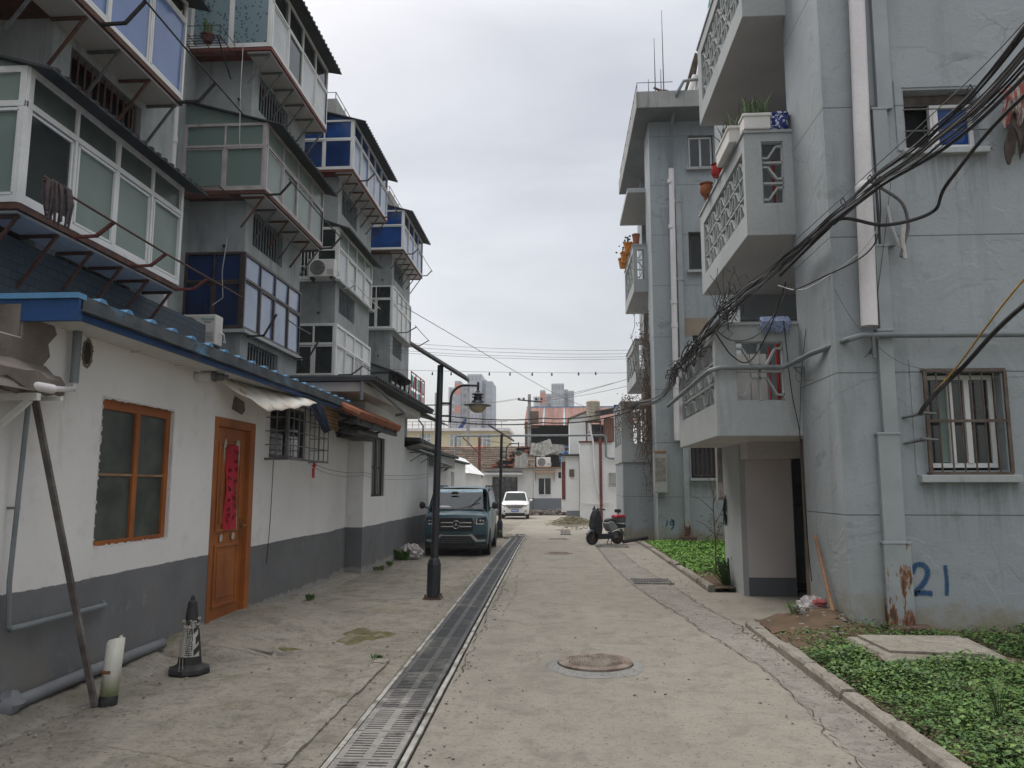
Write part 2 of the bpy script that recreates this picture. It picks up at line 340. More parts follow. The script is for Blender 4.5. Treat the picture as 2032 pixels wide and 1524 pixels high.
def dup(root, loc, label=None, rz=None):
    r = root.copy(); COL.objects.link(r); r.location = loc
    if rz is not None: r.rotation_euler.z = rz
    if label: r['label'] = label
    for ch in list(root.children):
        c = ch.copy(); COL.objects.link(c); c.parent = r
        for g in ch.children:
            d = g.copy(); COL.objects.link(d); d.parent = c
    return r
def wallX(mb, x, y0, y1, z0, z1, t, holes=(), face=1):
    """wall in a plane of constant x (street side facing +x if face=1 else -x), with rectangular holes (ya,yb,za,zb)"""
    return wall_(mb, lambda a, z, d: (x-face*d, a, z), y0, y1, z0, z1, t, holes, face > 0)
def wallY(mb, y, x0, x1, z0, z1, t, holes=()):
    """wall facing the camera (-y)"""
    return wall_(mb, lambda a, z, d: (a, y+d, z), x0, x1, z0, z1, t, holes, True)
def wall_(mb, P, a0, a1, z0, z1, t, holes, flip):
    A = sorted({a0, a1} | {h[0] for h in holes} | {h[1] for h in holes}); Z = sorted({z0, z1} | {h[2] for h in holes} | {h[3] for h in holes})
    def hole(a, z): return any(h[0] < a < h[1] and h[2] < z < h[3] for h in holes)
    for i in range(len(A)-1):
        for j in range(len(Z)-1):
            if hole((A[i]+A[i+1])/2, (Z[j]+Z[j+1])/2): continue
            for d in (0, t):
                mb.quad(P(A[i], Z[j], d), P(A[i+1], Z[j], d), P(A[i+1], Z[j+1], d), P(A[i], Z[j+1], d))
    for (p, q, r, s) in [(a0, a1, z0, z1)]+list(holes):
        for (u, v) in (((p, r), (q, r)), ((q, r), (q, s)), ((q, s), (p, s)), ((p, s), (p, r))):
            mb.quad(P(u[0], u[1], 0), P(v[0], v[1], 0), P(v[0], v[1], t), P(u[0], u[1], t))
    return mb
def gz(y): return -.013*max(0, y-20)
def struct(o, label=None):
    o['kind'] = 'structure'
    if label: o['label'] = label
    return o
def sheet(name, xl, xr, y0, y1, dz, mat, step=.5, nx=4, wob=0, seed=1):
    q = random.Random(seed); mb = MB(); n = max(1, int((y1-y0)/step)); rows = []
    wl = [q.uniform(-1, 1) for _ in range(n+1)]; wr = [q.uniform(-1, 1) for _ in range(n+1)]
    for i in range(n+1):
        y = y0+(y1-y0)*i/n; a = xl(y)+wl[i]*wob; b = xr(y)+wr[i]*wob
        for j in range(nx+1): mb.v.append((a+(b-a)*j/nx, y, gz(y)+dz))
    for i in range(n):
        for j in range(nx):
            o = i*(nx+1)+j; mb.f.append((o, o+1, o+nx+2, o+nx+1))
    return mb.build(name, mat)
# ================= GROUND =================
def interp(tab):
    def f(y):
        if y <= tab[0][0]: return tab[0][1]
        for (a, p), (b, q) in zip(tab, tab[1:]):
            if y <= b: return p+(q-p)*(y-a)/(b-a)
        return tab[-1][1]
    return f
DC = lambda y: -1.14-.0128*(min(y, 28)-4.6)          # drain centre line
struct(sheet('ground', lambda y: -118, lambda y: 118, -18, 343, -.035, M['earth'], 20, 2), 'dusty bare ground under the whole lane')
struct(sheet('pavement', lambda y: -4.2 if y < 21 else -9, lambda y: DC(y)-.26 if y < 28 else -1.9, -4, 60, -.006, M['pave'], .4, 8), 'stained grey-brown concrete apron left of the drain')
struct(sheet('road', lambda y: DC(y)+.25 if y < 28 else -1.95, lambda y: 2.24 if y < 24 else 3.4, -4, 60, 0, M['road'], .4, 8), 'worn pale brown concrete lane')
gl = interp([(-4, 1.7), (4.5, 1.72), (7.3, 1.78), (8.6, 1.62), (10.3, 1.44), (12.5, 1.2), (16, 1.03), (22, .95)])
gr = interp([(-4, 2.1), (4.5, 2.1), (9.2, 2.02), (12, 1.84), (16, 1.57), (22, 1.42)])
struct(sheet('gravel_strip', gl, gr, -4, 22, .004, M['gravelconc'], .06, 3, .03, 5), 'rough aggregate strip along the right kerb')
def crack(fx, y0, y1, seed, w=.011, st=.06, z=.0085):
    q = random.Random(seed); mb = MB(); y = y0; dx = 0; pr = None
    while y < y1:
        dx = dx*.8+q.uniform(-.022, .022); ww = w*q.uniform(.25, 1.3); x = fx(y)+dx
        a, b = (x-ww/2, y, gz(y)+z), (x+ww/2, y, gz(y)+z)
        if pr and q.random() > .12: mb.quad(pr[0], pr[1], b, a)
        pr = (a, b); y += st*q.uniform(.6, 1.4)
    return mb
cm = pm('crack_dirt', (.07, .06, .045), (.045, .04, .03), 20, 1)
mb = crack(gl, 3, 22, 1, .009)
for (xa, xb, y_, zz) in ((-3.55, -2.35, 13.3, .006), (-1.2, 2.2, 27.4, .006), (-3.4, -1.45, 9.9, .004), (-.85, 1.1, 15.5, .006)):
    q = random.Random(int(y_)); x = xa; yy = y_; pr = None
    while x < xb:
        yy += q.uniform(-.012, .012)+.01*(y_ < 14); a, b = (x, yy-.005, gz(yy)+zz), (x, yy+q.uniform(.0, .008), gz(yy)+zz)
        if pr: mb.quad(pr[0], a, b, pr[1])
        pr = (a, b); x += .06
for fx, a, b, s, w_ in ((gr, 8.4, 22, 2, .010), (lambda y: DC(y)+.30, 6.5, 27, 4, .010), (lambda y: DC(y)+.52+.05*math.sin(y*1.7), 10, 22, 3, .006)):
    c2 = crack(fx, a, b, s, w_); mb.add(c2.v, c2.f)
tag(struct(mb.build('crack', cm)), 'thin dark cracks running along the concrete lane')
struct(MB().quad((2.2, 9.35, .003), (4.3, 9.35, .003), (4.3, 12.15, .003), (2.2, 12.15, .003)).build('entrance_path', M['road']), 'concrete path into the building entrance')
def rough(x0, x1, y0, y1, zf, mat, name, st=.12, amp=.04, seed=3, label=None):
    q = random.Random(seed); nx = int((x1-x0)/st)+1; ny = int((y1-y0)/st)+1; mb = MB()
    for i in range(ny+1):
        for j in range(nx+1):
            x = x0+(x1-x0)*j/nx; y = y0+(y1-y0)*i/ny; mb.v.append((x, y, gz(y)+zf(x, y)+q.uniform(0, amp)))
    for i in range(ny):
        for j in range(nx): o = i*(nx+1)+j; mb.f.append((o, o+1, o+nx+2, o+nx+1))
    return struct(mb.build(name, mat, smooth=True), label)
def bed(x, y):
    h = .02+.05*min(1, (x-2.2)/.5)
    h += .16*math.exp(-((x-2.95)**2*5+(y-9.0)**2*2.6))
    return h
rough(2.24, 9, -3, 8.62, bed, M['soil'], 'soil', label='brown soil of the near planting bed')
rough(2.24, 3.06, 8.62, 9.45, bed, M['soil'], 'soil', .07, label='reddish soil heap by the wall corner')
rough(2.36, 6, 12.3, 22.4, lambda x, y: .03, M['soil'], 'soil', label='soil of the far planting bed')
rough(-4.1, -3.42, -3, 7.2, lambda x, y: -.03+.10*max(0, min(1, (-3.5-x)/.3)), M['kerb'], 'verge', .09, .03, 9, 'broken mossy footing along the left wall')
rough(-4.1, -3.62, 7.2, 20.5, lambda x, y: -.03+.07*max(0, min(1, (-3.62-x)/.15)), M['kerb'], 'verge', .09, .02, 9, 'broken footing along the far left wall')
def kerb(x, w, y0, y1, h, seed, name='kerb', lab=None):
    q = random.Random(seed); y = y0; mb = MB()
    while y < y1:
        l = q.uniform(.7, 1.05); e = min(y+l, y1); hh = h*q.uniform(.7, 1.1); dx = q.uniform(-.012, .012); n = 8; sec = [(-.02, -.05), (0, .7), (.16, 1), (.84, 1), (1, .75), (1, -.05)]
        b = len(mb.v)
        for i in range(n+1):
            yy = y+(e-y-.012)*i/n
            for sx, sz in sec: mb.v.append((x+dx+sx*w+q.uniform(-.006, .006), yy, gz(yy)+(hh*sz if sz > 0 else -.05)+q.uniform(-.006, .006)))
        k = len(sec)
        for i in range(n):
            for j in range(k-1): o = b+i*k+j; mb.f.append((o, o+1, o+k+1, o+k))
        mb.f += [tuple(b+j for j in range(k)), tuple(b+n*k+j for j in range(k))[::-1]]
        y = e
    return struct(mb.build(name, M['kerb']), lab)
kerb(2.10, .13, -2, 9.3, .085, 4, lab='low worn kerb along the near planting bed')
kerb(2.25, .12, 12.35, 23.4, .085, 5, lab='low worn kerb along the far planting bed')
kerb(-1.72, .13, 3.6, 7.3, .02, 6, lab='worn remains of an old kerb left of the drain')
# loose grit and leaf litter
def litter(name, n, fx, fy, size, mat, seed, label, zf=None):
    q = random.Random(seed); mb = MB()
    for _ in range(n):
        y = fy(q); x = fx(q, y); z = (zf(x, y) if zf else gz(y))+.004; r = q.uniform(*size)
        mb.blob((x, y, z+r*.25), r, 5, 3, q.random(), .4, q.uniform(.7, 1.6), q.uniform(.7, 1.3), .5)
    return tag(mb.build(name, mat), label, 'debris', kind='stuff')
litter('grit', 420, lambda q, y: q.choice((DC(y)+.3+abs(q.gauss(0, .12)), q.gauss(1.85, .2), -3.5+abs(q.gauss(0, .16)))), lambda q: 3.5+q.random()**1.6*18, (.004, .013), M['stone'], 11, 'small grit and crumbs scattered along the road edges')
litter('leaf_litter', 260, lambda q, y: q.choice((q.uniform(-1, 1.7), q.gauss(2.0, .12), q.uniform(-3.4, -1.5))), lambda q: 3.6+q.random()**1.5*14, (.004, .011), M['twig'], 12, 'brown bits of leaf scattered over the concrete')
litter('rubble', 90, lambda q, y: q.gauss(2.85, .2), lambda q: q.uniform(8.2, 9.35), (.012, .04), M['stone'], 13, 'broken stone bits on the soil heap', bed)
litter('rubble', 260, lambda q, y: q.gauss(.5, .45), lambda q: q.gauss(37.0, 1.6), (.02, .06), M['stone'], 14, 'rubble spill in front of the white house')
def ramp(x, y):
    u = max(0, 1-((y-8.75)/1.55)**2); v = max(0, min(1, (-2.62-x+.1*math.sin(y*3))/.55)); return -.03+.155*min(1, u*2.0)**.6*v**.7*(1+.06*math.sin(x*4+y*3))
rough(-3.9, -2.4, 7.1, 10.4, ramp, M['pave'], 'doorstep_ramp', .05, .003, 19, 'rounded concrete hump in front of the orange door')
def lump(cx, cy, rx, ry, mat, name, lab, h=.012, seed=1):
    q = random.Random(seed); mb = MB(); N = 26
    for k, (u, z) in enumerate(((0, h), (.5, h*.9), (.85, h*.5), (1, -.012))):
        for j in range(N):
            a = 2*math.pi*j/N; rr = u*(1+.28*math.sin(3*a+seed)+.14*math.sin(7*a)+q.uniform(-.08, .08)); mb.v.append((cx+rx*rr*math.cos(a), cy+ry*rr*math.sin(a), z+q.uniform(0, .004)))
    for k in range(3):
        for j in range(N): mb.f.append((k*N+j, (k+1)*N+j, (k+1)*N+(j+1) % N, k*N+(j+1) % N))
    return tag(mb.build(name, mat, smooth=True), lab, 'moss', kind='stuff')
mossm = pm('dry_moss', (.125, .12, .045), (.085, .075, .04), 14, 1, .8, 60, dirt=(.19, .165, .12), dsc=6, damt=(.5, .62))
lump(-2.14, 8.5, .26, .42, mossm, 'moss', 'flat mossy patch on the concrete beside the drain')
lump(-2.95, 7.75, .30, .10, mossm, 'moss', 'mossy streak at the foot of the door hump', seed=2)
litter('grit', 140, lambda q, y: q.choice((q.gauss(-1.62, .1), q.gauss(-3.2, .25), q.uniform(-3.3, -1.6))), lambda q: 4.2+q.random()**1.3*13, (.005, .016), M['stone'], 41, 'pale chips strewn over the left concrete apron')
litter('kerb_spill', 130, lambda q, y: 2.09-abs(q.gauss(0, .05)), lambda q: 4.2+q.random()*5, (.003, .009), M['soil'], 42, 'soil crumbs spilled along the near kerb')
# ---------------- drain ----------------
t = thing('drainage_channel', (DC(14), 14, 0), 'long narrow slotted drain channel running down the lane', 'drain')
mb = MB(); mf = MB(); mg = MB()
for k in range(47):
    y0 = 3.6+k*.52; y1 = y0+.52; c0, c1 = DC(y0), DC(y1)
    mb.quad((c0-.2, y0, gz(y0)+.0035), (c0+.2, y0, gz(y0)+.0035), (c1+.2, y1, gz(y1)+.0035), (c1-.2, y1, gz(y1)+.0035))
    for s in (-1, 1):
        a = rnd.uniform(-.004, .004)
        (mf if s < 0 else mg).bar((c0+s*.218+a, y0, gz(y0)+.006), (c1+s*.218, y1+.002, gz(y1)+.006), .034, .018)
mb.build('channel', pm('drain_shade', (.006, .006, .006), (.01, .01, .01)), t)  # flat near-black strip painted as the shaded trench under the grates
rimm = pm('cement_rim', (.44, .42, .39), (.30, .285, .25), 6, .9, .3, 30, dirt=(.15, .13, .11), dsc=3, damt=(.5, .62)); mf.build('rim', rimm, t); mg.build('rim', rimm, t)
gd = pm('dark_iron_grating', (.045, .048, .048), (.03, .032, .033), 7, .55, dirt=(.12, .115, .105), dsc=2.5, damt=(.55, .7))
gp = pm('dusty_iron_grating', (.30, .28, .26), (.22, .205, .19), 7, .8, dirt=(.10, .095, .09), dsc=3, damt=(.52, .62))
def gratemb():
    m = MB(); w_, l = .365, .51
    for x, h_ in ((-.163, .02), (0, .026), (.163, .02)): m.box(x-h_, x+h_, 0, l, 0, .02)
    for i in range(11):
        y = (i+.5)*l/11; m.box(-.17, .17, y-.0125, y+.0125, .002, .0185)
    m.box(-.18, .18, 0, .02, .001, .0192); m.box(-.18, .18, l-.02, l, .001, .0192)
    return m
protos = {}
gm2 = pm('half_dusty_grating', (.17, .16, .15), (.10, .095, .09), 5, .7, dirt=(.30, .275, .25), dsc=3, damt=(.5, .62))
gm3 = pm('lightly_dusty_grating', (.085, .085, .08), (.05, .05, .048), 5, .65, dirt=(.19, .178, .16), dsc=2.5, damt=(.52, .66))
for k in range(46):
    y = 3.62+k*.52; pale = 0 if y < 5.6 else 1 if y < 6.2 else 2 if y < 8.2 or k % 9 == 4 else 3
    if pale not in protos:
        o = gratemb().build('drain_grate', (gp, gm2, gm3, gd)[pale], org=(0, 0, 0)); protos[pale] = o
    else: o = protos[pale].copy(); COL.objects.link(o)
    o.location = (DC(y), y, gz(y)+.008); o.rotation_euler.z = math.atan(.0128)
    tag(o, ('pale dust-caked iron grate panel at the near end of the drain', 'half dusty iron grate panel between the pale and the dark ones', 'greyish dusty iron grate panel in the long drain', 'dark iron grate panel in the long drain')[pale], 'grate', 'drain grates')
# ---------------- manholes and gullies ----------------
def manhole(x, y, r, h, lab, collar=True):
    t = thing('manhole_cover', (x, y, gz(y)), lab, 'manhole cover', 'manhole covers'); z = gz(y)
    m = MB(); m.lathe([(r, .0), (r, h), (r-.015, h+.006), (r*.8, h+.006), (r*.79, h), (r*.0, h)], (x, y, z), 40)
    n = 11
    for i in range(-n, n+1):
        for j in range(-n, n+1):
            a, b = x+i*r*.068, y+j*r*.068
            if math.hypot(a-x, b-y) < r*.74 and (i+j) % 2: m.box(a-r*.028, a+r*.028, b-r*.028, b+r*.028, z+h-.002, z+h+.005)
    m.build('lid', M['castiron'], t, smooth=False)
    if collar:
        q = random.Random(3); pr = [(r+.005, .028), (r+.05, .02), (r+.105, .002)]; cm_ = MB(); N = 40
        for k, (rr, zz) in enumerate(pr):
            for j in range(N):
                a = 2*math.pi*j/N; jj = rr*(1+(q.uniform(-.035, .035) if k == 2 else 0)); cm_.v.append((x+jj*math.cos(a), y+jj*math.sin(a), z+zz*(1 if k == 2 else h/.045)))
        for k in range(2):
            for j in range(N): cm_.f.append((k*N+j, (k+1)*N+j, (k+1)*N+(j+1) % N, k*N+(j+1) % N))
        cm_.build('collar', M['paleconc'], t, smooth=True)
manhole(.30, 7.2, .335, .045, 'large round rusty manhole cover in a pale cement collar, nearest the viewer')
manhole(-.06, 18.9, .34, .012, 'flat round manhole cover in the lane past the first lamp post', False)
manhole(-.06, 24.9, .34, .012, 'flat round manhole cover level with the parked scooter', False)
manhole(.1, 31.5, .34, .012, 'farthest round manhole cover in the lane', False)
def gully(x0, x1, y0, y1, lab):
    z = gz(y0); t = thing('gully_grate', ((x0+x1)/2, (y0+y1)/2, z), lab, 'grate')
    m = MB(); m.box(x0, x1, y0, y1, z-.01, z+.008); m.build('pit', pm('gully_shade', (.03, .028, .025)), t)  # nothing is sunk here: dark slab painted as the shaded depth
    m = MB(); n = int((x1-x0)/.045)
    for i in range(n+1): a = x0+(x1-x0)*i/n; m.box(a-.011, a+.011, y0, y1, z+.008, z+.02)
    for b in (y0, (y0+y1)/2, y1): m.box(x0-.02, x1+.02, b-.02, b+.02, z+.0082, z+.0215)
    m.build('bars', pm('plastic_grating', (.14, .125, .115), (.09, .085, .08), 6, .7, dirt=(.26, .235, .2), damt=(.5, .65)), t)
gully(1.22, 1.84, 13.1, 13.75, 'rectangular slotted gully grate in the gravel strip by the planted bed')
gully(.0, .35, 27.6, 30.0, 'narrow rectangular gully grate far down the lane')
gully(.95, 1.8, 21.0, 21.6, 'rectangular gully grate in front of the scooter')
# ================= LEFT LOW HOUSES =================
def textobj(s, size, name, mat, parent, loc, rot, ext=.001, sx=1):
    cu = bpy.data.curves.new(name, 'FONT'); cu.body = s; cu.size = size; cu.extrude = ext; cu.align_x = 'CENTER'
    tmp = bpy.data.objects.new('tmp', cu); COL.objects.link(tmp)
    dg = bpy.context.evaluated_depsgraph_get(); dg.update()
    me = bpy.data.meshes.new_from_object(tmp.evaluated_get(dg)); me.name = name
    bpy.data.objects.remove(tmp); bpy.data.curves.remove(cu)
    me.materials.clear(); me.materials.append(M[mat] if isinstance(mat, str) else mat)
    o = bpy.data.objects.new(name, me); COL.objects.link(o)
    off = ORG.get(parent.name, (0, 0, 0)) if parent else (0, 0, 0)
    o.parent = parent; o.location = V(loc)-V(off); o.rotation_euler = rot; o.scale = (sx, 1, 1); ORG[o.name] = off
    return o
X0 = -3.85
A = thing('low_house', (-4.9, 7, 0), 'white low shed with grey painted base, orange door and blue corrugated roof', 'house')
mb = MB(); wallX(mb, X0, -4, 5.19, -.05, 2.66, .24); wallX(mb, X0, 5.191, 13.1, -.05, 2.925, .24, [(6.23, 7.45, 1.10, 2.35), (8.36, 9.50, .0, 2.38), (10.0, 11.5, 1.98, 2.72)])
mb.build('wall', M['lowwall'], A)
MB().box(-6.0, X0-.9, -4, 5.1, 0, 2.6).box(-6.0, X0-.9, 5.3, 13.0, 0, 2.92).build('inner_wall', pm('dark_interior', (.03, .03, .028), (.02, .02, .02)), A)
MB().box(-6, X0-.002, 12.95, 13.1, 0, 2.92).build('end_wall', M['lowwall'], A)
# window
wn = MB(); f = wn
for a, b in ((6.23, 6.25), (6.83, 6.90), (7.38, 7.45)): f.box(X0-.09, X0-.035, a, b, 1.10, 2.35)
f.box(X0-.09, X0-.037, 6.25, 7.38, 2.26, 2.35); f.box(X0-.09, X0-.037, 6.25, 7.38, 1.10, 1.14)
wo = f.build('window', M['orangew'], A, bevel=.004, label='orange wooden window with dusty panes')
g = MB(); g.box(X0-.08, X0-.045, 6.25, 6.83, 1.69, 1.71); g.box(X0-.08, X0-.045, 6.90, 7.38, 1.69, 1.71); g.build('glazing_bar', M['palewood'], wo)
g = MB(); g.box(X0-.07, X0-.06, 6.24, 7.44, 1.12, 2.33); g.build('pane', M['gdusty'], wo)
q = random.Random(4); m = MB()           # rough plaster edges round the opening
for k in range(150):
    s = q.random()*4; a, z = ((6.23+1.22*(s % 1), 2.35) if s < 1 else (6.23+1.22*(s % 1), 1.10) if s < 2 else (6.23, 1.1+1.25*(s % 1)) if s < 3 else (7.45, 1.1+1.25*(s % 1)))
    m.blob((X0+.001, a, z), q.uniform(.005, .013), 7, 4, q.random(), .5, .12, 1.7, 1.2)
m.build('plaster_edge', M['whitewall'], A)
# door
f = MB()
f.box(X0-.14, X0+.012, 8.36, 8.44, .0, 2.38); f.box(X0-.14, X0+.012, 9.36, 9.50, .0, 2.38); f.box(X0-.14, X0+.012, 8.44, 9.36, 2.28, 2.38)
do = f.build('door', M['orangew'], A, bevel=.005, label='orange wooden door with torn paper remnants')
l = MB(); l.box(X0-.09, X0-.045, 8.44, 9.36, .06, 2.28)
for (a, b, c, d) in ((8.58, 9.22, 1.08, 2.12), (8.58, 9.22, .24, .94)):
    for (p, q_, r_, s_) in ((a, b, c, c+.035), (a, b, d-.035, d), (a, a+.035, c+.035, d-.035), (b-.035, b, c+.035, d-.035)): l.box(X0-.05, X0-.03, p, q_, r_, s_)
    l.box(X0-.046, X0-.036, a+.09, b-.09, c+.09, d-.09)
l.build('leaf', M['orangew'], do, bevel=.006)
h = MB(); h.box(X0-.045, X0-.033, 9.25, 9.30, .98, 1.22); h.tube([(X0-.035, 9.275, 1.13), (X0+.02, 9.275, 1.13), (X0+.022, 9.20, 1.13)], .012, 8); h.build('handle', pm('brass', (.30, .17, .07), metal=.6, rough=.4), do)
q = random.Random(8)
for (a, z, w_, hh) in ((8.73, 2.10, .035, .06), (9.08, 2.10, .05, .06), (9.12, 1.97, .014, .15), (8.70, 1.98, .012, .13), (8.72, 1.01, .04, .05), (9.05, 1.02, .045, .045), (9.135, 1.2, .008, .15)):
    pl = []
    for k in range(14):
        t_ = 2*math.pi*k/14; pl.append((X0-.0285, a+w_*math.cos(t_)*q.uniform(.7, 1.2), z+hh*math.sin(t_)*q.uniform(.75, 1.15)))
    gm = MB(); gm.prism(pl, (.001, 0, 0)); gm.build('paper_remnant', M['glue'], do)
# couplet
q = random.Random(5); Lf = []; Rt = []
for k in range(25):
    z = 1.10+k*.98/24; tw = .055*max(0, k-17)/7
    wav = .014*math.sin(z*9); Lf.append((X0-.026+wav*.5, 8.765+wav+tw*.6+q.uniform(-.008, .008), z)); Rt.append((X0-.024-wav*.4, 9.085+wav*.6-(.03 if k in (20, 21) else 0)+q.uniform(-.008, .008), z))
cb = thing('door_couplet', (X0-.02, 8.92, 1.1), 'torn red paper couplet with black brush characters pasted on the orange door', 'banner')
m = MB(); m.v = []
for a, b in zip(Lf, Rt):
    c = ((a[0]+b[0])/2+.012, (a[1]+b[1])/2+.01, (a[2]+b[2])/2); m.v += [a, ((a[0]+c[0])/2+.004, (a[1]+c[1])/2, c[2]), c, ((b[0]+c[0])/2-.004, (b[1]+c[1])/2, c[2]), b]
for k in range(24):
    for j in range(4): o = k*5+j; m.f.append((o, o+1, o+6, o+5))
m.build('paper', M['couplet'], cb, smooth=True)
ink = MB()
for col_, zs in ((8.84, (1.20, 1.27, 1.34, 1.44, 1.56, 1.70, 1.80)), (9.0, (1.24, 1.36, 1.46, 1.55, 1.68, 1.80, 1.90, 2.0))):
    for z in zs:
        for s in range(q.randint(4, 6)):
            a0 = col_+q.uniform(-.038, .038); z0 = z+q.uniform(-.03, .03); an = q.choice((0, 0, 1.57, .8, -.8))+q.uniform(-.15, .15); ll = q.uniform(.015, .045)
            ink.bar((X0-.006, a0-ll/2*math.cos(an), z0-ll/2*math.sin(an)), (X0-.006, a0+ll/2*math.cos(an), z0+ll/2*math.sin(an)), .005, q.uniform(.006, .011), (0, 0, 1))
ink.build('brush_characters', M['ink'], cb)
# barred window with cage
f = MB()
for a, b, c, d in ((10.0, 11.5, 1.98, 2.03), (10.0, 11.5, 2.68, 2.72), (10.0, 10.05, 2.03, 2.68), (10.72, 10.78, 2.03, 2.68), (11.45, 11.5, 2.03, 2.68)): f.box(X0-.1, X0-.05, a, b, c, d)
bw = f.build('window', M['browna'], A, label='small dark window behind a steel cage')
MB().box(X0-.08, X0-.07, 10.0, 11.5, 1.98, 2.7).build('pane', M['gdark'], bw)
cg = MB(); xo = X0+.30
for z in (1.96, 2.14, 2.32, 2.5, 2.68):
    cg.tube([(X0, 9.85, z), (xo, 9.85, z), (xo, 11.62, z), (X0, 11.62, z)], .008, 6)
for k in range(9): y = 9.85+k*1.77/8; cg.tube([(xo, y, 1.96), (xo, y, 2.74)], .008, 6)
for y in (9.85, 11.62): cg.tube([(X0+.15, y, 1.96), (X0+.15, y, 2.74)], .008, 6)
cg.bar((xo, 9.85, 1.96), (xo, 11.62, 1.96), .03, .03); cg.bar((X0, 9.85, 1.955), (xo, 9.85, 1.955), .03, .03); cg.bar((xo, 9.85, 1.96), (xo, 9.85, 2.78), .03, .03)
cg.build('window_cage', M['steel'], A)
tg = MB(); tg.box(xo-.02, xo+.005, 10.95, 11.0, 1.72, 1.86); tg.tube([(xo, 10.97, 1.86), (xo, 10.98, 1.95)], .012, 6); tg.blob((xo, 10.98, 1.9), .03, 6, 4, 2)
tag(tg.build('ribbon', M['red'], None), 'small red ribbon tied under the steel window cage', 'ribbon')
# roof
rf = MB(); ye = 12.35
rf.box(-6.1, -3.44, 5.22, ye, 3.0, 3.02)
ro = rf.build('roof', M['bluemetal'], A, label='blue corrugated roof with weathered gutter')
r = MB(); y = 5.4
while y < ye-.1:
    r.prism([(-3.42, y, 3.02), (-3.42, y+.03, 3.05), (-3.42, y+.08, 3.05), (-3.42, y+.12, 3.02)], (-2.63, 0, 0)); y += .36
r.build('roof_rib', M['ltblue'], ro)
gu = MB(); gu.box(-3.455, -3.425, 5.2, ye, 2.905, 3.022); gu.box(-3.425, -3.40, 5.2, ye, 2.905, 2.918)
gu.build('gutter', M['gutter'], ro)
fa = MB(); fa.box(-6.1, -3.425, 5.17, 5.215, 2.83, 2.985); fa.box(-3.49, -3.457, 5.216, ye, 2.85, 2.90); fa.build('fascia', M['bluefas'], ro)
MB().box(-6.1, -3.42, 5.15, 5.25, 2.99, 3.03).build('ridge_trim', M['ltblue'], ro)
MB().box(-3.85, -3.49, 5.22, ye, 2.865, 2.885).build('soffit', M['whitewall'], ro)
ro.location.z -= .055
# near end: broken concrete canopy
q = random.Random(2); m = MB(); nx, ny = 5, 16
for i in range(ny+1):
    for j in range(nx+1):
        y = 2.6+i*2.85/ny; x = X0-.02+.42*j/nx*(1 if i < 12 else 1-.13*(i-12)); m.v.append((x, y, 2.30+.03*math.sin(i*1.3)-.05*j/nx+q.uniform(-.03, .03)))
for i in range(ny):
    for j in range(nx): o = i*(nx+1)+j; m.f.append((o, o+1, o+nx+2, o+nx+1))
b0 = len(m.v)
for i in range(ny+1):
    for j in range(nx+1): y = 2.6+i*2.85/ny; x = X0-.02+.42*j/nx*(1 if i < 12 else 1-.13*(i-12)); m.v.append((x, y, 2.50-.14*j/nx+q.uniform(-.02, .02)))
for i in range(ny):
    for j in range(nx): o = b0+i*(nx+1)+j; m.f.append((o, o+nx+1, o+nx+2, o+1))
for i in range(ny): a_, b_ = i*(nx+1)+nx, (i+1)*(nx+1)+nx; m.f.append((a_, b_, b0+b_, b0+a_))
for j in range(nx): a_ = ny*(nx+1)+j; m.f.append((a_, b0+a_, b0+a_+1, a_+1))
pl = [(X0+.001, 2.6, 2.65), (X0+.001, 5.19, 2.65), (X0+.001, 5.192, 2.84), (X0+.001, 5.50, 2.845), (X0+.001, 5.56, 2.75), (X0+.001, 5.47, 2.66), (X0+.001, 5.50, 2.57), (X0+.001, 5.40, 2.46), (X0+.001, 2.6, 2.46)]; m.prism(pl, (.012, 0, 0))
m.box(X0-.24, X0-.001, 5.165, 5.188, 2.661, 2.90)
tag(m.build('concrete_canopy', M['brownconc'], None), 'crumbling brown concrete canopy on the shed wall at the far left', 'canopy')
p = MB(); p.tube([(X0+.34, 2.6, 2.25), (X0+.33, 5.1, 2.27)], .033, 10); p.tube([(X0+.33, 5.08, 2.27), (X0+.16, 5.5, 2.32), (X0+.07, 5.72, 2.35), (X0+.07, 5.72, 2.44)], .022, 10)
tag(p.build('gutter_pipe', M['pvc'], None, smooth=True), 'white plastic drain pipe under the crumbling concrete canopy', 'pipe')
p = MB(); p.tube([(X0+.07, 5.72, 2.40), (X0+.07, 5.72, 2.80), (X0+.07, 5.76, 2.86), (X0+.07, 5.85, 2.865)], .034, 10, True)
tag(p.build('drain_pipe', M['gpipe'], None, smooth=True), 'short grey drain pipe with an elbow under the blue roof corner', 'pipe')
p = MB(); p.tube([(X0+.05, 5.85, 2.845), (X0+.05, 8.6, 2.80)], .022, 8); 
for y in (6.6, 7.4): p.bar((X0, y, 2.80), (X0+.09, y, 2.80), .02, .01)
tag(p.build('eave_pipe', M['whitewall'], None, smooth=True), 'thin whitewashed pipe running under the eave of the shed', 'pipe')
b = MB(); b.bar((X0, 4.95, 2.20), (X0+.34, 4.95, 2.20), .04, .05); b.bar((X0+.02, 4.95, 2.22), (X0+.02, 4.95, 1.92), .04, .04); b.bar((X0+.03, 4.95, 1.96), (X0+.28, 4.95, 2.18), .035, .035)
b.bar((X0, 5.25, 2.22), (X0+.3, 5.25, 2.22), .03, .03)
tag(b.build('pipe_bracket', M['white'], None), 'white triangular bracket holding the gutter pipe', 'bracket')
p = MB(); p.tube([(X0+.12, 5.16, 2.24), (X0+.06, 5.2, .95), (X0+.05, 5.24, .64)], .017, 8); p.tube([(X0+.05, 5.24, .64), (X0+.05, 5.26, .62), (X0+.05, 6.38, .615), (X0, 6.42, .63)], .022, 8); p.tube([(X0, 5.2, 1.45), (X0+.09, 5.2, 1.45)], .01, 6)
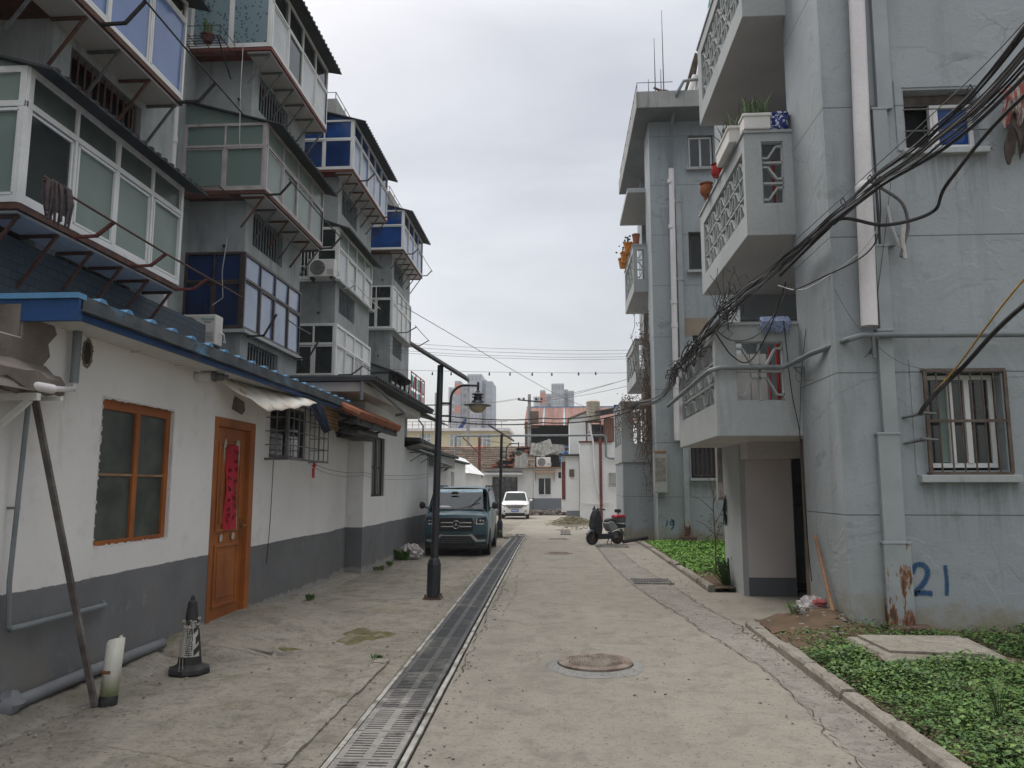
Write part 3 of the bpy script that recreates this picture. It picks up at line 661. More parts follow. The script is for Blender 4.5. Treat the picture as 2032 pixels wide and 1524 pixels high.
tag(p.build('water_pipe', M['gpipe'], None, smooth=True), 'thin water pipe dropping down the shed wall and turning along it', 'pipe')
p = MB(); p.tube([(X0+.09, 5.32, .12), (X0+.08, 6.3, .13), (X0+.06, 7.35, .12)], .047, 12); p.blob((X0+.06, 5.3, .12), .09, 8, 6, 3)
tag(p.build('base_pipe', pm('grey_painted_pipe', (.17, .175, .19), (.125, .13, .14), 3, .7), None, smooth=True), 'thick grey pipe lying along the foot of the shed wall', 'pipe')
b = MB(); b.bar((X0+.10, 5.24, 2.24), (-3.42, 5.70, 0.0), .045, .028, (0, 1, 0))
tag(b.build('plank', M['greywood'], None, bevel=.003), 'long weathered plank leaning on the shed wall beside the cut pipe post', 'plank')
# vent pipe, hole, electric box above door
vp = MB(); vp.tube([(X0, 7.85, 2.755), (X0+.17, 7.87, 2.755)], .052, 14)
vt = vp.build('vent_pipe', M['whitewall'], None, smooth=True); tag(vt, 'stubby white exhaust pipe poking from the shed wall above the door', 'pipe')
v2 = MB(); v2.tube([(X0+.17, 7.87, 2.755), (X0+.21, 7.875, 2.755)], .055, 14); v2.tube([(X0+.21, 7.875, 2.755), (X0+.29, 7.88, 2.75)], .042, 14); v2.tube([(X0+.29, 7.88, 2.75), (X0+.34, 7.885, 2.745)], .028, 10); v2.build('nozzle', M['steel'], vt, smooth=True)
q = random.Random(6); pl = [(X0+.002, 5.965+.055*math.cos(2*math.pi*k/18)*q.uniform(.7, 1.15), 2.675+.105*math.sin(2*math.pi*k/18)*q.uniform(.8, 1.1)) for k in range(18)]
hm = MB(); hm.prism(pl, (.002, 0, 0)); hm.build('hole', pm('hole_shade', (.02, .015, .012), (.05, .035, .025), 30), A)  # flat dark patch paints the shade inside the wall hole
hm = MB()
for k in range(26):
    a = 2*math.pi*k/26; hm.blob((X0+.003, 5.965+.06*math.cos(a), 2.675+.11*math.sin(a)), q.uniform(.010, .02), 6, 4, k, .4, .4)
hm.build('hole_rim', M['brownconc'], A)
hm = MB(); hm.prism([(X0+.001, 8.78, 2.50), (X0+.001, 9.06, 2.46), (X0+.001, 9.14, 2.52), (X0+.001, 9.10, 2.62), (X0+.001, 8.84, 2.66)], (.012, 0, 0)); hm.build('plaster_patch', M['brownconc'], A)
# torn awning, tarp, corrugated offcut
t = thing('torn_awning', (-3.5, 9, 2.6), 'torn rust-stained white sheet awning over the orange door', 'awning')
Wp = [(-3.84, 8.15, 2.83), (-3.84, 8.8, 2.86), (-3.84, 9.5, 2.87), (-3.84, 10.3, 2.86)]; Op = [(-3.80, 8.16, 2.79), (-3.34, 8.62, 2.46), (-3.28, 9.3, 2.56), (-3.24, 10.05, 2.70)]
m = MB(); n1, n2 = 18, 10
def lp(T, u): u *= len(T)-1; i = min(int(u), len(T)-2); return V(T[i]).lerp(V(T[i+1]), u-i)
for i in range(n1+1):
    for j in range(n2+1):
        p_ = lp(Wp, i/n1).lerp(lp(Op, i/n1), j/n2); p_.z += .035*math.sin(j/n2*math.pi)+.012*math.sin(i*1.9)+q.uniform(-.004, .004); m.v.append(tuple(p_))
for i in range(n1):
    for j in range(n2): o = i*(n2+1)+j; m.f.append((o, o+1, o+n2+2, o+n2+1))
o_ = m.build('sheet', pm('rust_streaked_white_sheet', (.66, .63, .57), (.54, .50, .43), 2, .6, dirt=(.33, .19, .08), dsc=5, damt=(.54, .68)), t, smooth=True)
sm = o_.modifiers.new('s', 'SOLIDIFY'); sm.thickness = .006
m = MB(); Tp = [(-3.45, 10.05, 2.80), (-3.42, 10.75, 2.80)]; Bp = [(-3.40, 10.95, 2.36), (-3.38, 11.15, 2.42)]
for i in range(9):
    for j in range(7):
        p_ = V(Tp[0]).lerp(V(Tp[1]), j/6).lerp(V(Bp[0]).lerp(V(Bp[1]), j/6), i/8); p_.x += .02*math.sin(j*2+i*.5); m.v.append(tuple(p_))
for i in range(8):
    for j in range(6): o = i*7+j; m.f.append((o, o+1, o+8, o+7))
o_ = m.build('tarp', pm('dark_blue_tarp', (.012, .022, .055), (.008, .014, .035)), None, smooth=True); tag(o_, 'dark blue scrap of tarp hanging from the torn awning', 'tarp'); o_.modifiers.new('s', 'SOLIDIFY').thickness = .006
m = MB(); n1 = 24
for i in range(n1+1):
    for j in range(2): m.v.append((-3.52+.015*math.sin(i*1.57), 11.25+.75*j, 2.46+.32*i/n1))
for i in range(n1): m.f.append((i*2, i*2+1, i*2+3, i*2+2))
o_ = m.build('corrugated_board', pm('yellow_brown_sheet', (.30, .17, .06), (.17, .10, .05), 4, dirt=(.08, .05, .03)), None); tag(o_, 'yellowish corrugated board hung under the blue roof end', 'board'); o_.modifiers.new('s', 'SOLIDIFY').thickness = .008
# tiled canopy
t = thing('tile_canopy', (-3.5, 13.2, 2.6), 'small lean-to canopy of orange clay tiles over the dark doorway', 'canopy')
m = MB(); y = 11.9
while y < 14.95:
    for k in range(5):
        u0, u1 = k/5, (k+1)/5+.04; p0 = V((-3.88+.72*u0, y, 3.04-.30*u0+.012*(k % 2))); p1 = V((-3.88+.72*u1, y, 3.04-.30*u1-.012))
        m.tube([p0, p1], [.062, .07], 8)
    y += .142
m.build('tiles', M['tile'], t, smooth=True)
m = MB(); 
for y in (12.2, 13.0, 13.9, 14.75): m.bar((-3.86, y, 2.86), (-3.18, y, 2.64), .05, .06); m.bar((-3.86, y, 2.52), (-3.4, y, 2.68), .035, .035)
m.bar((-3.22, 11.9, 2.62), (-3.22, 14.95, 2.62), .05, .10); m.bar((-3.6, 11.9, 2.60), (-3.6, 14.95, 2.60), .05, .10); m.box(-3.86, -3.5, 13.05, 14.4, 2.44, 2.52); m.box(-3.5, -3.22, 12.1, 13.4, 2.45, 2.49)
m.build('frame', M['dark'], t)
# house B (with overhanging slab roof)
X1 = -3.65
Bh = thing('low_house', (-5, 16, 0), 'white low house with dark overhanging slab roof and narrow barred window behind the van', 'house')
m = MB(); wallX(m, X1, 14.2, 17.9, -.05, 3.22, .24, [(14.78, 15.9, 1.40, 2.58)]); m.box(-6, X1-.24, 14.2, 14.4, 0, 3.22); m.box(-6, X1-.001, 17.75, 17.899, 0, 3.22)
wallX(m, X1, 17.9, 21.0, -.05, 2.52, .24)
m.build('wall', M['lowwall'], Bh)
m = MB(); m.box(-6, X1-.3, 13.1, 21, 0, 2.5); m.build('inner_wall', M['lowwall'], Bh)
f = MB()
for a, b_ in ((14.78, 14.84), (15.31, 15.37), (15.84, 15.9)): f.box(X1-.1, X1-.05, a, b_, 1.4, 2.58)
for z in (1.4, 1.95, 2.54): f.box(X1-.101, X1-.049, 14.84, 15.84, z, z+.04)
for k in range(8): f.tube([(X1-.02, 14.85+k*.143, 1.4), (X1-.02, 14.85+k*.143, 2.58)], .007, 6)
wo = f.build('window', M['browna'], Bh); MB().box(X1-.085, X1-.075, 14.8, 15.88, 1.42, 2.56).build('pane', M['ggreen'], wo)
m = MB(); m.box(-6, -3.05, 12.45, 18.3, 3.34, 3.40); so_ = m.build('roof', M['darksheet'], Bh)
m = MB(); m.box(-6, -3.30, 12.6, 18.0, 3.18, 3.335); m.build('eave_slab', M['whitewall'], so_)
m = MB(); y = 12.5
while y < 18.3: m.tube([(-6, y, 3.42), (-3.02, y, 3.405)], .035, 6); y += .18
m.build('corrugation', M['darksheet'], so_)
p = MB(); p.tube([(-3.28, 12.5, 3.02), (-3.28, 12.5, 3.32), (-3.2, 12.7, 3.36), (-3.1, 15.2, 3.05), (-3.3, 15.3, 3.02)], .03, 8); tag(p.build('drain_pipe', M['gpipe'], None, smooth=True), 'grey drain pipe sloping below the dark slab roof', 'pipe')
# low corrugated roof at the end of B
t = thing('scrap_roof', (-3.8, 19.6, 2.5), 'sagging scrap roof of corrugated sheets on the white wall past the slab-roofed house', 'roof')
m = MB(); m.prism([(-3.3, 18.0, 2.66), (-3.3, 21.1, 2.60), (-3.3, 21.1, 2.66), (-3.3, 18.0, 2.74)], (-2.4, 0, .1)); m.build('sheet', M['darksheet'], t)
m = MB()
for k in range(20): y = 18.1+k*.15; m.tube([(-3.28, y, 2.58), (-3.62, y, 2.50)], .045, 6)
m.build('corrugated_sheet', pm('asbestos_sheet', (.25, .24, .22), (.16, .155, .145), 4, .9, dirt=(.10, .09, .08), damt=(.5, .62)), t)
m = MB(); m.tube([(-3.3, 17.9, 2.45), (-3.3, 21.3, 2.40)], .022, 6)
for y in (18.6, 20.0, 21.2): m.bar((X1, y, 2.42), (-3.28, y, 2.42), .03, .03); m.bar((X1+.01, y, 2.2), (-3.32, y, 2.4), .02, .02)
m.tube([(-3.3, 18.4, 2.6), (-3.3, 18.4, 3.05), (-3.42, 18.4, 3.2)], .02, 6)
m.build('gutter', M['gpipe'], t)
# house C farther
Ch = thing('low_house', (-5, 25, 0), 'farther white low house beyond the dark gap behind the van', 'house')
m = MB(); wallX(m, -3.75, 21.9, 30.5, -.3, 2.45, .24, [(26.4, 27.2, .9, 2.1)]); m.box(-6, -3.99, 21.9, 30.5, -.3, 2.4); m.box(-6, -3.751, 30.3, 30.49, -.3, 2.4); m.build('wall', M['bwall'], Ch)
m = MB(); m.box(-6, -3.45, 21.5, 26.2, 2.52, 2.60); m.box(-6, -3.6, 26.2, 30.8, 2.46, 2.52); m.build('roof', M['darksheet'], Ch)
m = MB(); m.box(-3.74, -3.5, 21.9, 25.5, 2.18, 2.5); m.build('eave_beam', M['conc2'], Ch)
m = MB(); m.tube([(-3.5, 22, 2.3), (-3.45, 24.5, 2.25), (-3.7, 24.6, 2.1)], .03, 6); m.bar((-3.74, 23.2, 2.0), (-3.45, 23.2, 2.26), .03, .03); m.build('gutter', M['gpipe'], Ch)
Dh = thing('shed', (-5, 34, gz(34)), 'small white shed with a hipped whitewashed roof at the end of the left row', 'shed')
m = MB(); wallX(m, -4.0, 32.5, 39, -.5, 2.15, .2, [(33.5, 34.2, -.3, 1.6)]); m.box(-6.5, -4.001, 32.5, 32.7, -.5, 2.15); m.box(-6.5, -4.21, 32.7, 39, -.5, 2.1); m.build('wall', M['bwall'], Dh)
m = MB(); m.add([(-3.8, 32.2, 2.15), (-3.8, 39, 2.15), (-6.6, 39, 2.15), (-6.6, 32.2, 2.15), (-4.7, 34, 2.95), (-4.7, 38, 2.95)], [(0, 1, 5, 4), (1, 2, 5), (2, 3, 4, 5), (3, 0, 4), (3, 2, 1, 0)]); m.build('roof', M['bwall'], Dh)
# rubble and weeds at walls
def tuft(x, y, n, h, seed, label, mat='leaf', sp=.06, cat='weed'):
    q = random.Random(seed); m = MB(); z = gz(y)
    for _ in range(n):
        a = q.uniform(0, 6.28); r = q.uniform(0, sp); hh = h*q.uniform(.4, 1); ln = q.uniform(.2, .7)*hh; w_ = q.uniform(.008, .018)*h/.12
        p0 = V((x+r*math.cos(a), y+r*math.sin(a), z)); d = V((math.cos(a), math.sin(a), 0)); s_ = V((-d.y, d.x, 0))*w_
        p1 = p0+d*ln*.5+V((0, 0, hh*.7)); p2 = p0+d*ln+V((0, 0, hh))
        k = len(m.v); m.v += [tuple(p0), tuple(p1-s_), tuple(p1+s_), tuple(p2)]; m.f += [(k, k+1, k+2), (k+1, k+3, k+2)]
    return tag(m.build('weed', M[mat], None, org=(x, y, z)), label, cat, 'weeds at the wall foot')
tuft(-3.56, 11.0, 60, .10, 1, 'small green weed at the grey wall foot past the orange door')
tuft(-3.48, 17.1, 120, .26, 2, 'tall leafy weed beside the white rubbish bag by the van', sp=.14)
tuft(-3.5, 14.9, 60, .10, 3, 'low weed tuft on the broken footing near the narrow window', sp=.12)
tuft(-3.46, 15.7, 50, .12, 5, 'weed between the narrow window and the rubbish bag', sp=.06)
tuft(-1.72, 7.35, 70, .05, 4, 'flat little weed in the pavement left of the drain', sp=.07)
tuft(-2.1, 25.2, 80, .3, 6, 'grassy weed at the foot of the second lamp post', 'blade', .08)

m = MB(); m.tube([(-3.42, 7.55, .09), (-3.05, 7.5, .05), (-2.75, 7.45, .03)], .016, 8); tag(m.build('pipe_offcut', M['stone'], None, smooth=True), 'short pale pipe lying on the ground right of the cone', 'pipe')
# ================= LEFT APARTMENT BUILDING =================
LB = thing('apartment_building', (-12, 15, 0), 'grey rendered five-storey apartment block on the left with stacked glazed balconies', 'building')
XP = -5.97; XW = -7.1
BAYS = [(8.15, 11.0), (13.85, 16.95), (19.75, 23.4), (26.5, 29.8)]
m = MB(); m.box(-19, XW, -6, 30.6, 0, 12.6)
m.build('wall', M['conc'], LB)
m = MB(); m.box(-19.3, XW+.25, -6, 30.9, 12.6, 12.78); m.box(XW+.1, XW+.22, -6, 30.9, 12.78, 13.1); m.build('roof_slab', M['conc2'], LB)
dk = pm('unlit_void', (.012, .014, .016), (.02, .022, .024))  # near-black colour painted in for the shade inside rooms and openings
GL = [(4.45, 5.92), (7.14, 8.7), (10.0, 11.55)]
for bi, (y0, y1) in enumerate(BAYS):
    m = MB(); hs = []
    for (za, zb) in ((3.5, 4.35), (6.15, 6.98), (8.95, 9.8)):
        hs.append((y0+.35, y0+1.95, za+.12, zb))
    wallX(m, XP, y0+.14, y1-.14, 2.6, 11.7, .14, hs); wallY(m, y0, XW+.001, XP, 2.6, 11.7, .14); m.box(XW+.001, XP, y1-.14, y1, 2.6, 11.7)
    m.build('balcony_body', M['conc'], LB)
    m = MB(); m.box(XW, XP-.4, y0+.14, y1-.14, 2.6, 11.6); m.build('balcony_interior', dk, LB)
    for h in hs:
        m = MB(); n = 11
        for k in range(n): y = h[0]+(h[1]-h[0])*(k+.5)/n; m.tube([(XP-.05, y, h[2]), (XP-.05, y, h[3])], .014, 6)
        m.bar((XP-.05, h[0], h[2]+.03), (XP-.05, h[1], h[2]+.03), .02, .02); m.build('balcony_grille', M['gpipe'] if bi else M['rust'], LB)
    m = MB(); m.box(XW, XP-.10, y0-.02, y1+.1, 11.7, 11.8); m.box(XP-.20, XP-.12, y0-.02, y1+.1, 11.8, 12.25); m.box(XW, XP-.20, y0-.02, y0+.06, 11.8, 12.25)
    m.build('balcony_roof', M['conc2'], LB)
    m = MB()
    for k in range(5): y = y0+k*(y1-y0)/4; m.tube([(XP-.16, y, 12.25), (XP-.16, y, 12.45)], .012, 5)
    m.tube([(XW, y0+.02, 12.45), (XP-.16, y0+.02, 12.45), (XP-.16, y1, 12.45)], .012, 5); m.build('roof_rail', M['steel'], LB)
PR = random.Random(77)
def panel(fr, gl, o, u, w_, h, n, tr, fw=.05, dp=.05, sash=True, gl2=None, dark=None, dk_=()):
    """glazed panel from corner o along unit u; n columns, transom at fraction tr"""
    o = V(o); u = V(u); Z = V((0, 0, 1)); nn = u.cross(Z); nn = -nn if nn.x < 0 or (abs(nn.x) < .1 and nn.y > 0) else nn
    P = lambda a, b, d=0: o+u*a+Z*b+nn*d
    fr.bar(P(0, fw/2), P(w_, fw/2), dp, fw); fr.bar(P(0, h-fw/2), P(w_, h-fw/2), dp, fw)
    zt = h*tr
    if tr < 1: fr.bar(P(0, zt), P(w_, zt), dp*1.1, fw*.9)
    for k in range(n+1):
        a = min(max(w_*k/n, fw/2), w_-fw/2); thick = fw*(1 if k % 2 == 0 else .6)
        fr.bar(P(a, fw), P(a, h-fw), dp*.97, thick, nn if False else tuple(u))
    if sash:
        for k in range(n):
            a0, a1 = w_*k/n+fw*.7, w_*(k+1)/n-fw*.7; d = .012 if k % 2 else -.006; b0, b1 = fw*1.3, (zt if tr < 1 else h)-fw*.9
            for (s, e) in (((a0, b0), (a1, b0)), ((a1, b0), (a1, b1)), ((a1, b1), (a0, b1)), ((a0, b1), (a0, b0))):
                fr.bar(P(s[0], s[1], d), P(e[0], e[1], d), .03, .03, tuple(nn))
    for k in range(n):
        a0, a1 = w_*k/n, w_*(k+1)/n; j = lambda: PR.uniform(-.016, .0)
        g_ = dark if (dark is not None and k in dk_) else gl
        g_.quad(P(a0, fw*.5, j()), P(a1, fw*.5, j()), P(a1, zt, j()), P(a0, zt, j()))
        if tr < 1: (gl2 or gl).quad(P(a0, zt, j()), P(a1, zt, j()), P(a1, h-fw*.5, j()), P(a0, h-fw*.5, j()))
def enclosure(bi, z0, z1, xf, frm, gf, gs, n, tr, ns, trs, roof='slope', label=None, gf2=None, y0=None, y1=None, fw=.05, brk=None, tray=None, rise=.45, dark=()):
    a, b = BAYS[bi]; bump = xf > -5.8
    ya = (y0 if y0 is not None else (a-.33 if bump else a-.03)); yb = (y1 if y1 is not None else (b+.05 if bump else b+.02))
    fr, g1, g2, g3, g4 = MB(), MB(), MB(), MB(), MB()
    panel(fr, g1, (xf, ya, z0), (0, 1, 0), yb-ya, z1-z0, n, tr, fw, gl2=g3 if gf2 else None, dark=g4, dk_=dark)
    panel(fr, g2, (XW, ya, z0), (1, 0, 0), xf-XW, z1-z0, ns, trs, fw)
    fr.bar((xf-.035, ya+.035, z0), (xf-.035, ya+.035, z1), .09, .09, (1, 0, 0))
    o = fr.build('balcony_enclosure', M[frm], LB, label=label)
    if roof == 'slope': g2.quad((XW, ya+.01, z1), (xf, ya+.01, z1), (XW, ya+.01, z1+rise))
    g1.build('front_glass', M[gf], o); g2.build('side_glass', M[gs], o)
    if g4.v: g4.build('open_pane', M['gdark'], o)
    if gf2: g3.build('upper_glass', M[gf2], o)
    if roof:
        m = MB(); zr = z1+(rise if roof == 'slope' else .06); ov = .32 if roof == 'slope' else .12
        m.prism([(XW, ya-.08, zr), (xf+ov, ya-.08, z1-(rise/1.4*ov if roof == 'slope' else 0)+.01), (xf+ov, ya-.08, z1-(rise/1.4*ov if roof == 'slope' else 0)+.035), (XW, ya-.08, zr+.03)], (0, yb-ya+.2, 0))
        k = ya
        while roof == 'slope' and k < yb+.08: m.bar((XW, k, zr+.035), (xf+ov+.01, k, z1-rise/1.4*ov+.04), .05, .03); k += .17
        m.build('roof', M['darksheet'], o)
    m = MB(); m.box(XW, xf+(.02 if bump else .10), ya-(.02 if bump else .08), yb+.02, z0-.07, z0-.005); m.build('sill', M[tray or ('rust' if bump else 'greytrim')], o)
    if bump:
        if xf > -5.8: 
            m2 = MB(); m2.box(XP, xf-.02, ya+.02, yb-.02, z0-.10, z0-.075); m2.build('floor_board', M['soffit'], o)
        k = 0; y = ya+.08; nb = int((yb-ya)/.62)
        for k in range(nb+1):
            y = ya+.08+(yb-ya-.16)*k/nb; m = MB()
            m.bar((xf-.03, y, z0-.12), (XP, y, z0-.12), .035, .035); m.bar((xf-.06, y, z0-.13), (XP+.01, y, z0-.70), .03, .03)
            m.build('bracket', M[brk or ('steel' if k % 2 else 'rust')], o)
    return o
# bay 1 (nearest)
enclosure(0, 4.47, 5.95, -5.5, 'white', 'ggreen', 'ggreen', 4, .72, 2, .72, gf2='gupper', label='nearest lower glazed balcony: white plastic frames, green frosted glass', fw=.07, y1=10.5, y0=7.2, brk='rust', dark=(0,))
enclosure(0, 7.2, 8.75, -5.5, 'white', 'gblue2', 'gblue', 4, .8, 2, .8, label='nearest upper glazed balcony: white frames, front glass coloured lavender-blue like reflected sky', y1=10.3, y0=6.6, gf2='gdark')
enclosure(0, 10.05, 11.55, -5.5, 'white', 'gpale', 'gdark', 4, .75, 2, .75, y0=7.4, y1=10.6)
# bay 2
enclosure(1, 4.52, 6.02, XP+.02, 'browna', 'glav', 'gnavy', 4, .66, 2, .62, None, 'glazed balcony in dark brown aluminium with deep blue side glass', gf2='glav')
enclosure(1, 7.12, 8.45, -5.5, 'pinkframe', 'ggreen', 'gdots', 4, .66, 2, .66, label='glazed balcony with faded pinkish frames and dotted green glass')
enclosure(1, 10.0, 11.5, -5.5, 'white', 'gwhite', 'gflower', 4, .62, 2, 1, 'slope', 'top glazed balcony with white frames and patterned blue side glass', gf2='gdark', tray='redrust', brk='steel', rise=.3, dark=(1,))
# bay 3
enclosure(2, 4.45, 5.9, XP+.05, 'white', 'gpale', 'gdark', 4, .62, 2, .62, None, 'white framed glazed balcony with dark side panes behind the shed roof', fw=.07, gf2='gwhite', dark=(2,))
enclosure(2, 7.1, 8.55, XP+.05, 'white', 'gpale', 'gdark', 4, .62, 2, .6, 'slope', 'white framed glazed balcony under a dark sloping awning', gf2='ggreen', fw=.065)
enclosure(2, 10.05, 11.45, -5.5, 'white', 'glav', 'gblue', 5, .68, 2, .62, 'slope', 'bumped-out balcony with bright blue side glass, third stack', gf2='gblue', tray='redrust')
# bay 4
enclosure(3, 4.55, 5.6, XP+.05, 'dark', 'gdark', 'ggreen', 4, .6, 2, .6, 'slope', 'dark barred balcony in the farthest stack')
enclosure(3, 7.15, 8.72, XP+.05, 'white', 'gwhite', 'gdark', 4, .62, 2, .7, None, 'white framed glazed balcony in the farthest stack', gf2='gpale')
enclosure(3, 9.95, 11.4, -5.5, 'white', 'glav', 'gblue', 4, .62, 1, .62, 'slope', 'bumped-out balcony with bright blue side glass, farthest stack', gf2='gblue')
# coloured child-safe cage at the end of bay 4
t = thing('balcony_cage', (-5.5, 28.9, 4.5), 'red steel cage with coloured panels on the farthest low balcony', 'cage')
m = MB()
for y in (27.0, 27.9, 28.8, 29.7): m.bar((-5.3, y, 4.6), (-5.3, y, 5.7), .03, .03)
for z in (4.6, 5.15, 5.68): m.bar((-5.3, 27, z), (-5.3, 29.7, z), .03, .03); m.bar((-5.95, 29.7, z), (-5.3, 29.7, z), .03, .03)
for k in range(6): m.tube([(-5.85+k*.11, 29.7, 4.6), (-5.85+k*.11, 29.7, 5.68)], .012, 5)
m.build('bars', M['red'], t)
for nm, c, ks in (('green_panel', (.10, .42, .33), (0, 3)), ('pink_panel', (.50, .12, .22), (1, 4)), ('white_panel', (.5, .52, .56), (2, 5))):
    m = MB()
    for k in ks:
        for z in (4.62, 5.18): m.box(-5.31+.0, -5.305, 27.05+k*.44, 27.4+k*.44, z, z+.4)
    m.build(nm, pm(nm, c, tuple(x*.7 for x in c), 9), t)
# shed-roof clutter: low awning in front of bay 3-4
t = thing('low_awning', (-5, 27.5, 4.0), 'dark corrugated awning sloping over the lane at the end of the left block', 'awning')
m = MB(); m.prism([(-6, 24.6, 4.5), (-4.4, 24.6, 3.95), (-4.4, 24.6, 3.99), (-6, 24.6, 4.54)], (0, 5.5, 0)); m.build('sheet', M['darksheet'], t)
# grilles / racks / AC
def rack(y0, y1, x, z, out, up, lab, mat='rust', rod='steel', ext=.35, n=2, cat='drying rack'):
    t = thing('drying_rack', (x, y0, z), lab, cat, 'clothes drying racks on the balconies')
    for k in range(n):
        y = y0+(y1-y0)*k/(n-1); m = MB(); m.bar((x-.05, y, z), (x+out*.55, y, z+.01), .04, .03); m.bar((x+out*.52, y, z), (x+out, y, z+up), .04, .03); m.build('arm', M[mat], t)
    m = MB(); m.tube([(x+out, y0-ext, z+up+.02), (x+out, (y0+y1)/2, z+up-.0), (x+out, y1+ext, z+up+.02)], .013, 6); m.build('rod', M[rod], t)
    return t
rack(8.1, 10.45, -5.45, 4.40, .42, .16, 'red-armed drying rack along the nearest green-glazed balcony', 'redrust', 'rust', 1.2, 3)
rack(8.3, 10.2, -5.45, 7.12, .5, .28, 'dark drying rack along the nearest blue-glazed balcony', 'dark', 'cable', 1.0)
rack(13.6, 16.9, -5.45, 7.05, .42, .24, 'black bent drying rack in front of the pinkish framed balcony', 'dark', 'cable', .1)
rack(14.0, 16.6, -5.85, 4.42, .5, .42, 'thin drying arm in front of the brown framed balcony', 'dark', 'steel', -.6)
rack(20.0, 22.9, -5.45, 9.95, .4, .2, 'drying rack on the blue-sided balcony of the third stack', 'rust', 'steel', .2)
rack(20.3, 23.0, -5.85, 7.0, .25, .1, 'white pipe drying rack on the awninged balcony', 'white', 'pvc', .3)
rack(20.0, 23.0, -5.85, 4.55, .6, .22, 'black drying frame over the low balcony of the third stack', 'dark', 'dark', .0)
rack(26.6, 29.5, -5.45, 9.9, .4, .2, 'drying rack on the blue-sided balcony of the farthest stack', 'dark', 'steel', .2)
rack(27.0, 29.6, -5.85, 7.1, .7, .2, 'folding wire drying rack on the white balcony of the farthest stack', 'steel', 'steel', .2)
# cloth on nearest rack
m = MB(); q = random.Random(3)
for k in range(16):
    y = 6.93+k*.022; l = q.uniform(.28, .42); a = q.uniform(-.03, .03)
    m.tube([(-5.05+a, y, 4.62), (-5.02+a, y+.02, 4.60), (-5.0+a*1.5, y+q.uniform(-.03, .03), 4.45), (-5.0+a, y+q.uniform(-.04, .04), 4.6-l)], [.02, .022, .018, .012], 6)
tag(m.build('mop', pm('brown_rag', (.10, .075, .075), (.05, .04, .04), 20, 1), None, smooth=True), 'brown rag mop head hanging on the nearest drying rack', 'mop')
def flower_cage(x0, x1, y0, y1, z, lab, h=.22):
    t = thing('flower_rack', ((x0+x1)/2, (y0+y1)/2, z), lab, 'rack', 'steel flower racks on the side of the pinkish framed stack')
    m = MB(); n = 9
    for k in range(n): y = y0+(y1-y0)*k/(n-1); m.tube([(x0, y, z), (x1, y, z)], .008, 5)
    for x in (x0, (x0+x1)/2, x1): m.tube([(x, y0, z-.01), (x, y1, z-.01)], .01, 5)
    m.build('shelf', M['rust'], t)
    if h:
        m = MB(); m.tube([(x0, y1, z+h), (x0, y0, z+h), (x1, y0, z+h), (x1, y1, z+h), ], .008, 5)
        for x, y in ((x0, y0), (x1, y0), (x1, y1)): m.tube([(x, y, z), (x, y, z+h)], .008, 5)
        m.bar((x1-.05, y0, z), (x1-.05, y1, z-.5), .02, .02); m.build('rail', M['dark'], t)
    return t
flower_cage(-6.95, -6.2, 12.85, 13.5, 9.85, 'upper rusty flower rack holding a potted cactus', .2)
flower_cage(-6.95, -6.1, 12.95, 13.5, 6.98, 'lower rusty flower rack below the dotted glass', 0)
t = thing('potted_plant', (-6.55, 13.1, 9.86), 'potted cactus standing on the upper rusty rack', 'plant')
m = MB(); m.lathe([(.08, 0), (.12, .12), (.13, .12), (.13, .15), (.1, .15)], (-6.55, 13.1, 9.87), 14); m.build('pot', M['rust'], t, smooth=True)
m = MB()
for k in range(7): a = k*.9; m.tube([(-6.55+.05*math.cos(a), 13.1+.05*math.sin(a), 10.0), (-6.55+.07*math.cos(a), 13.1+.07*math.sin(a), 10.22+.04*(k % 3))], [.03, .022], 7)
m.build('cactus', M['blade'], t, smooth=True)
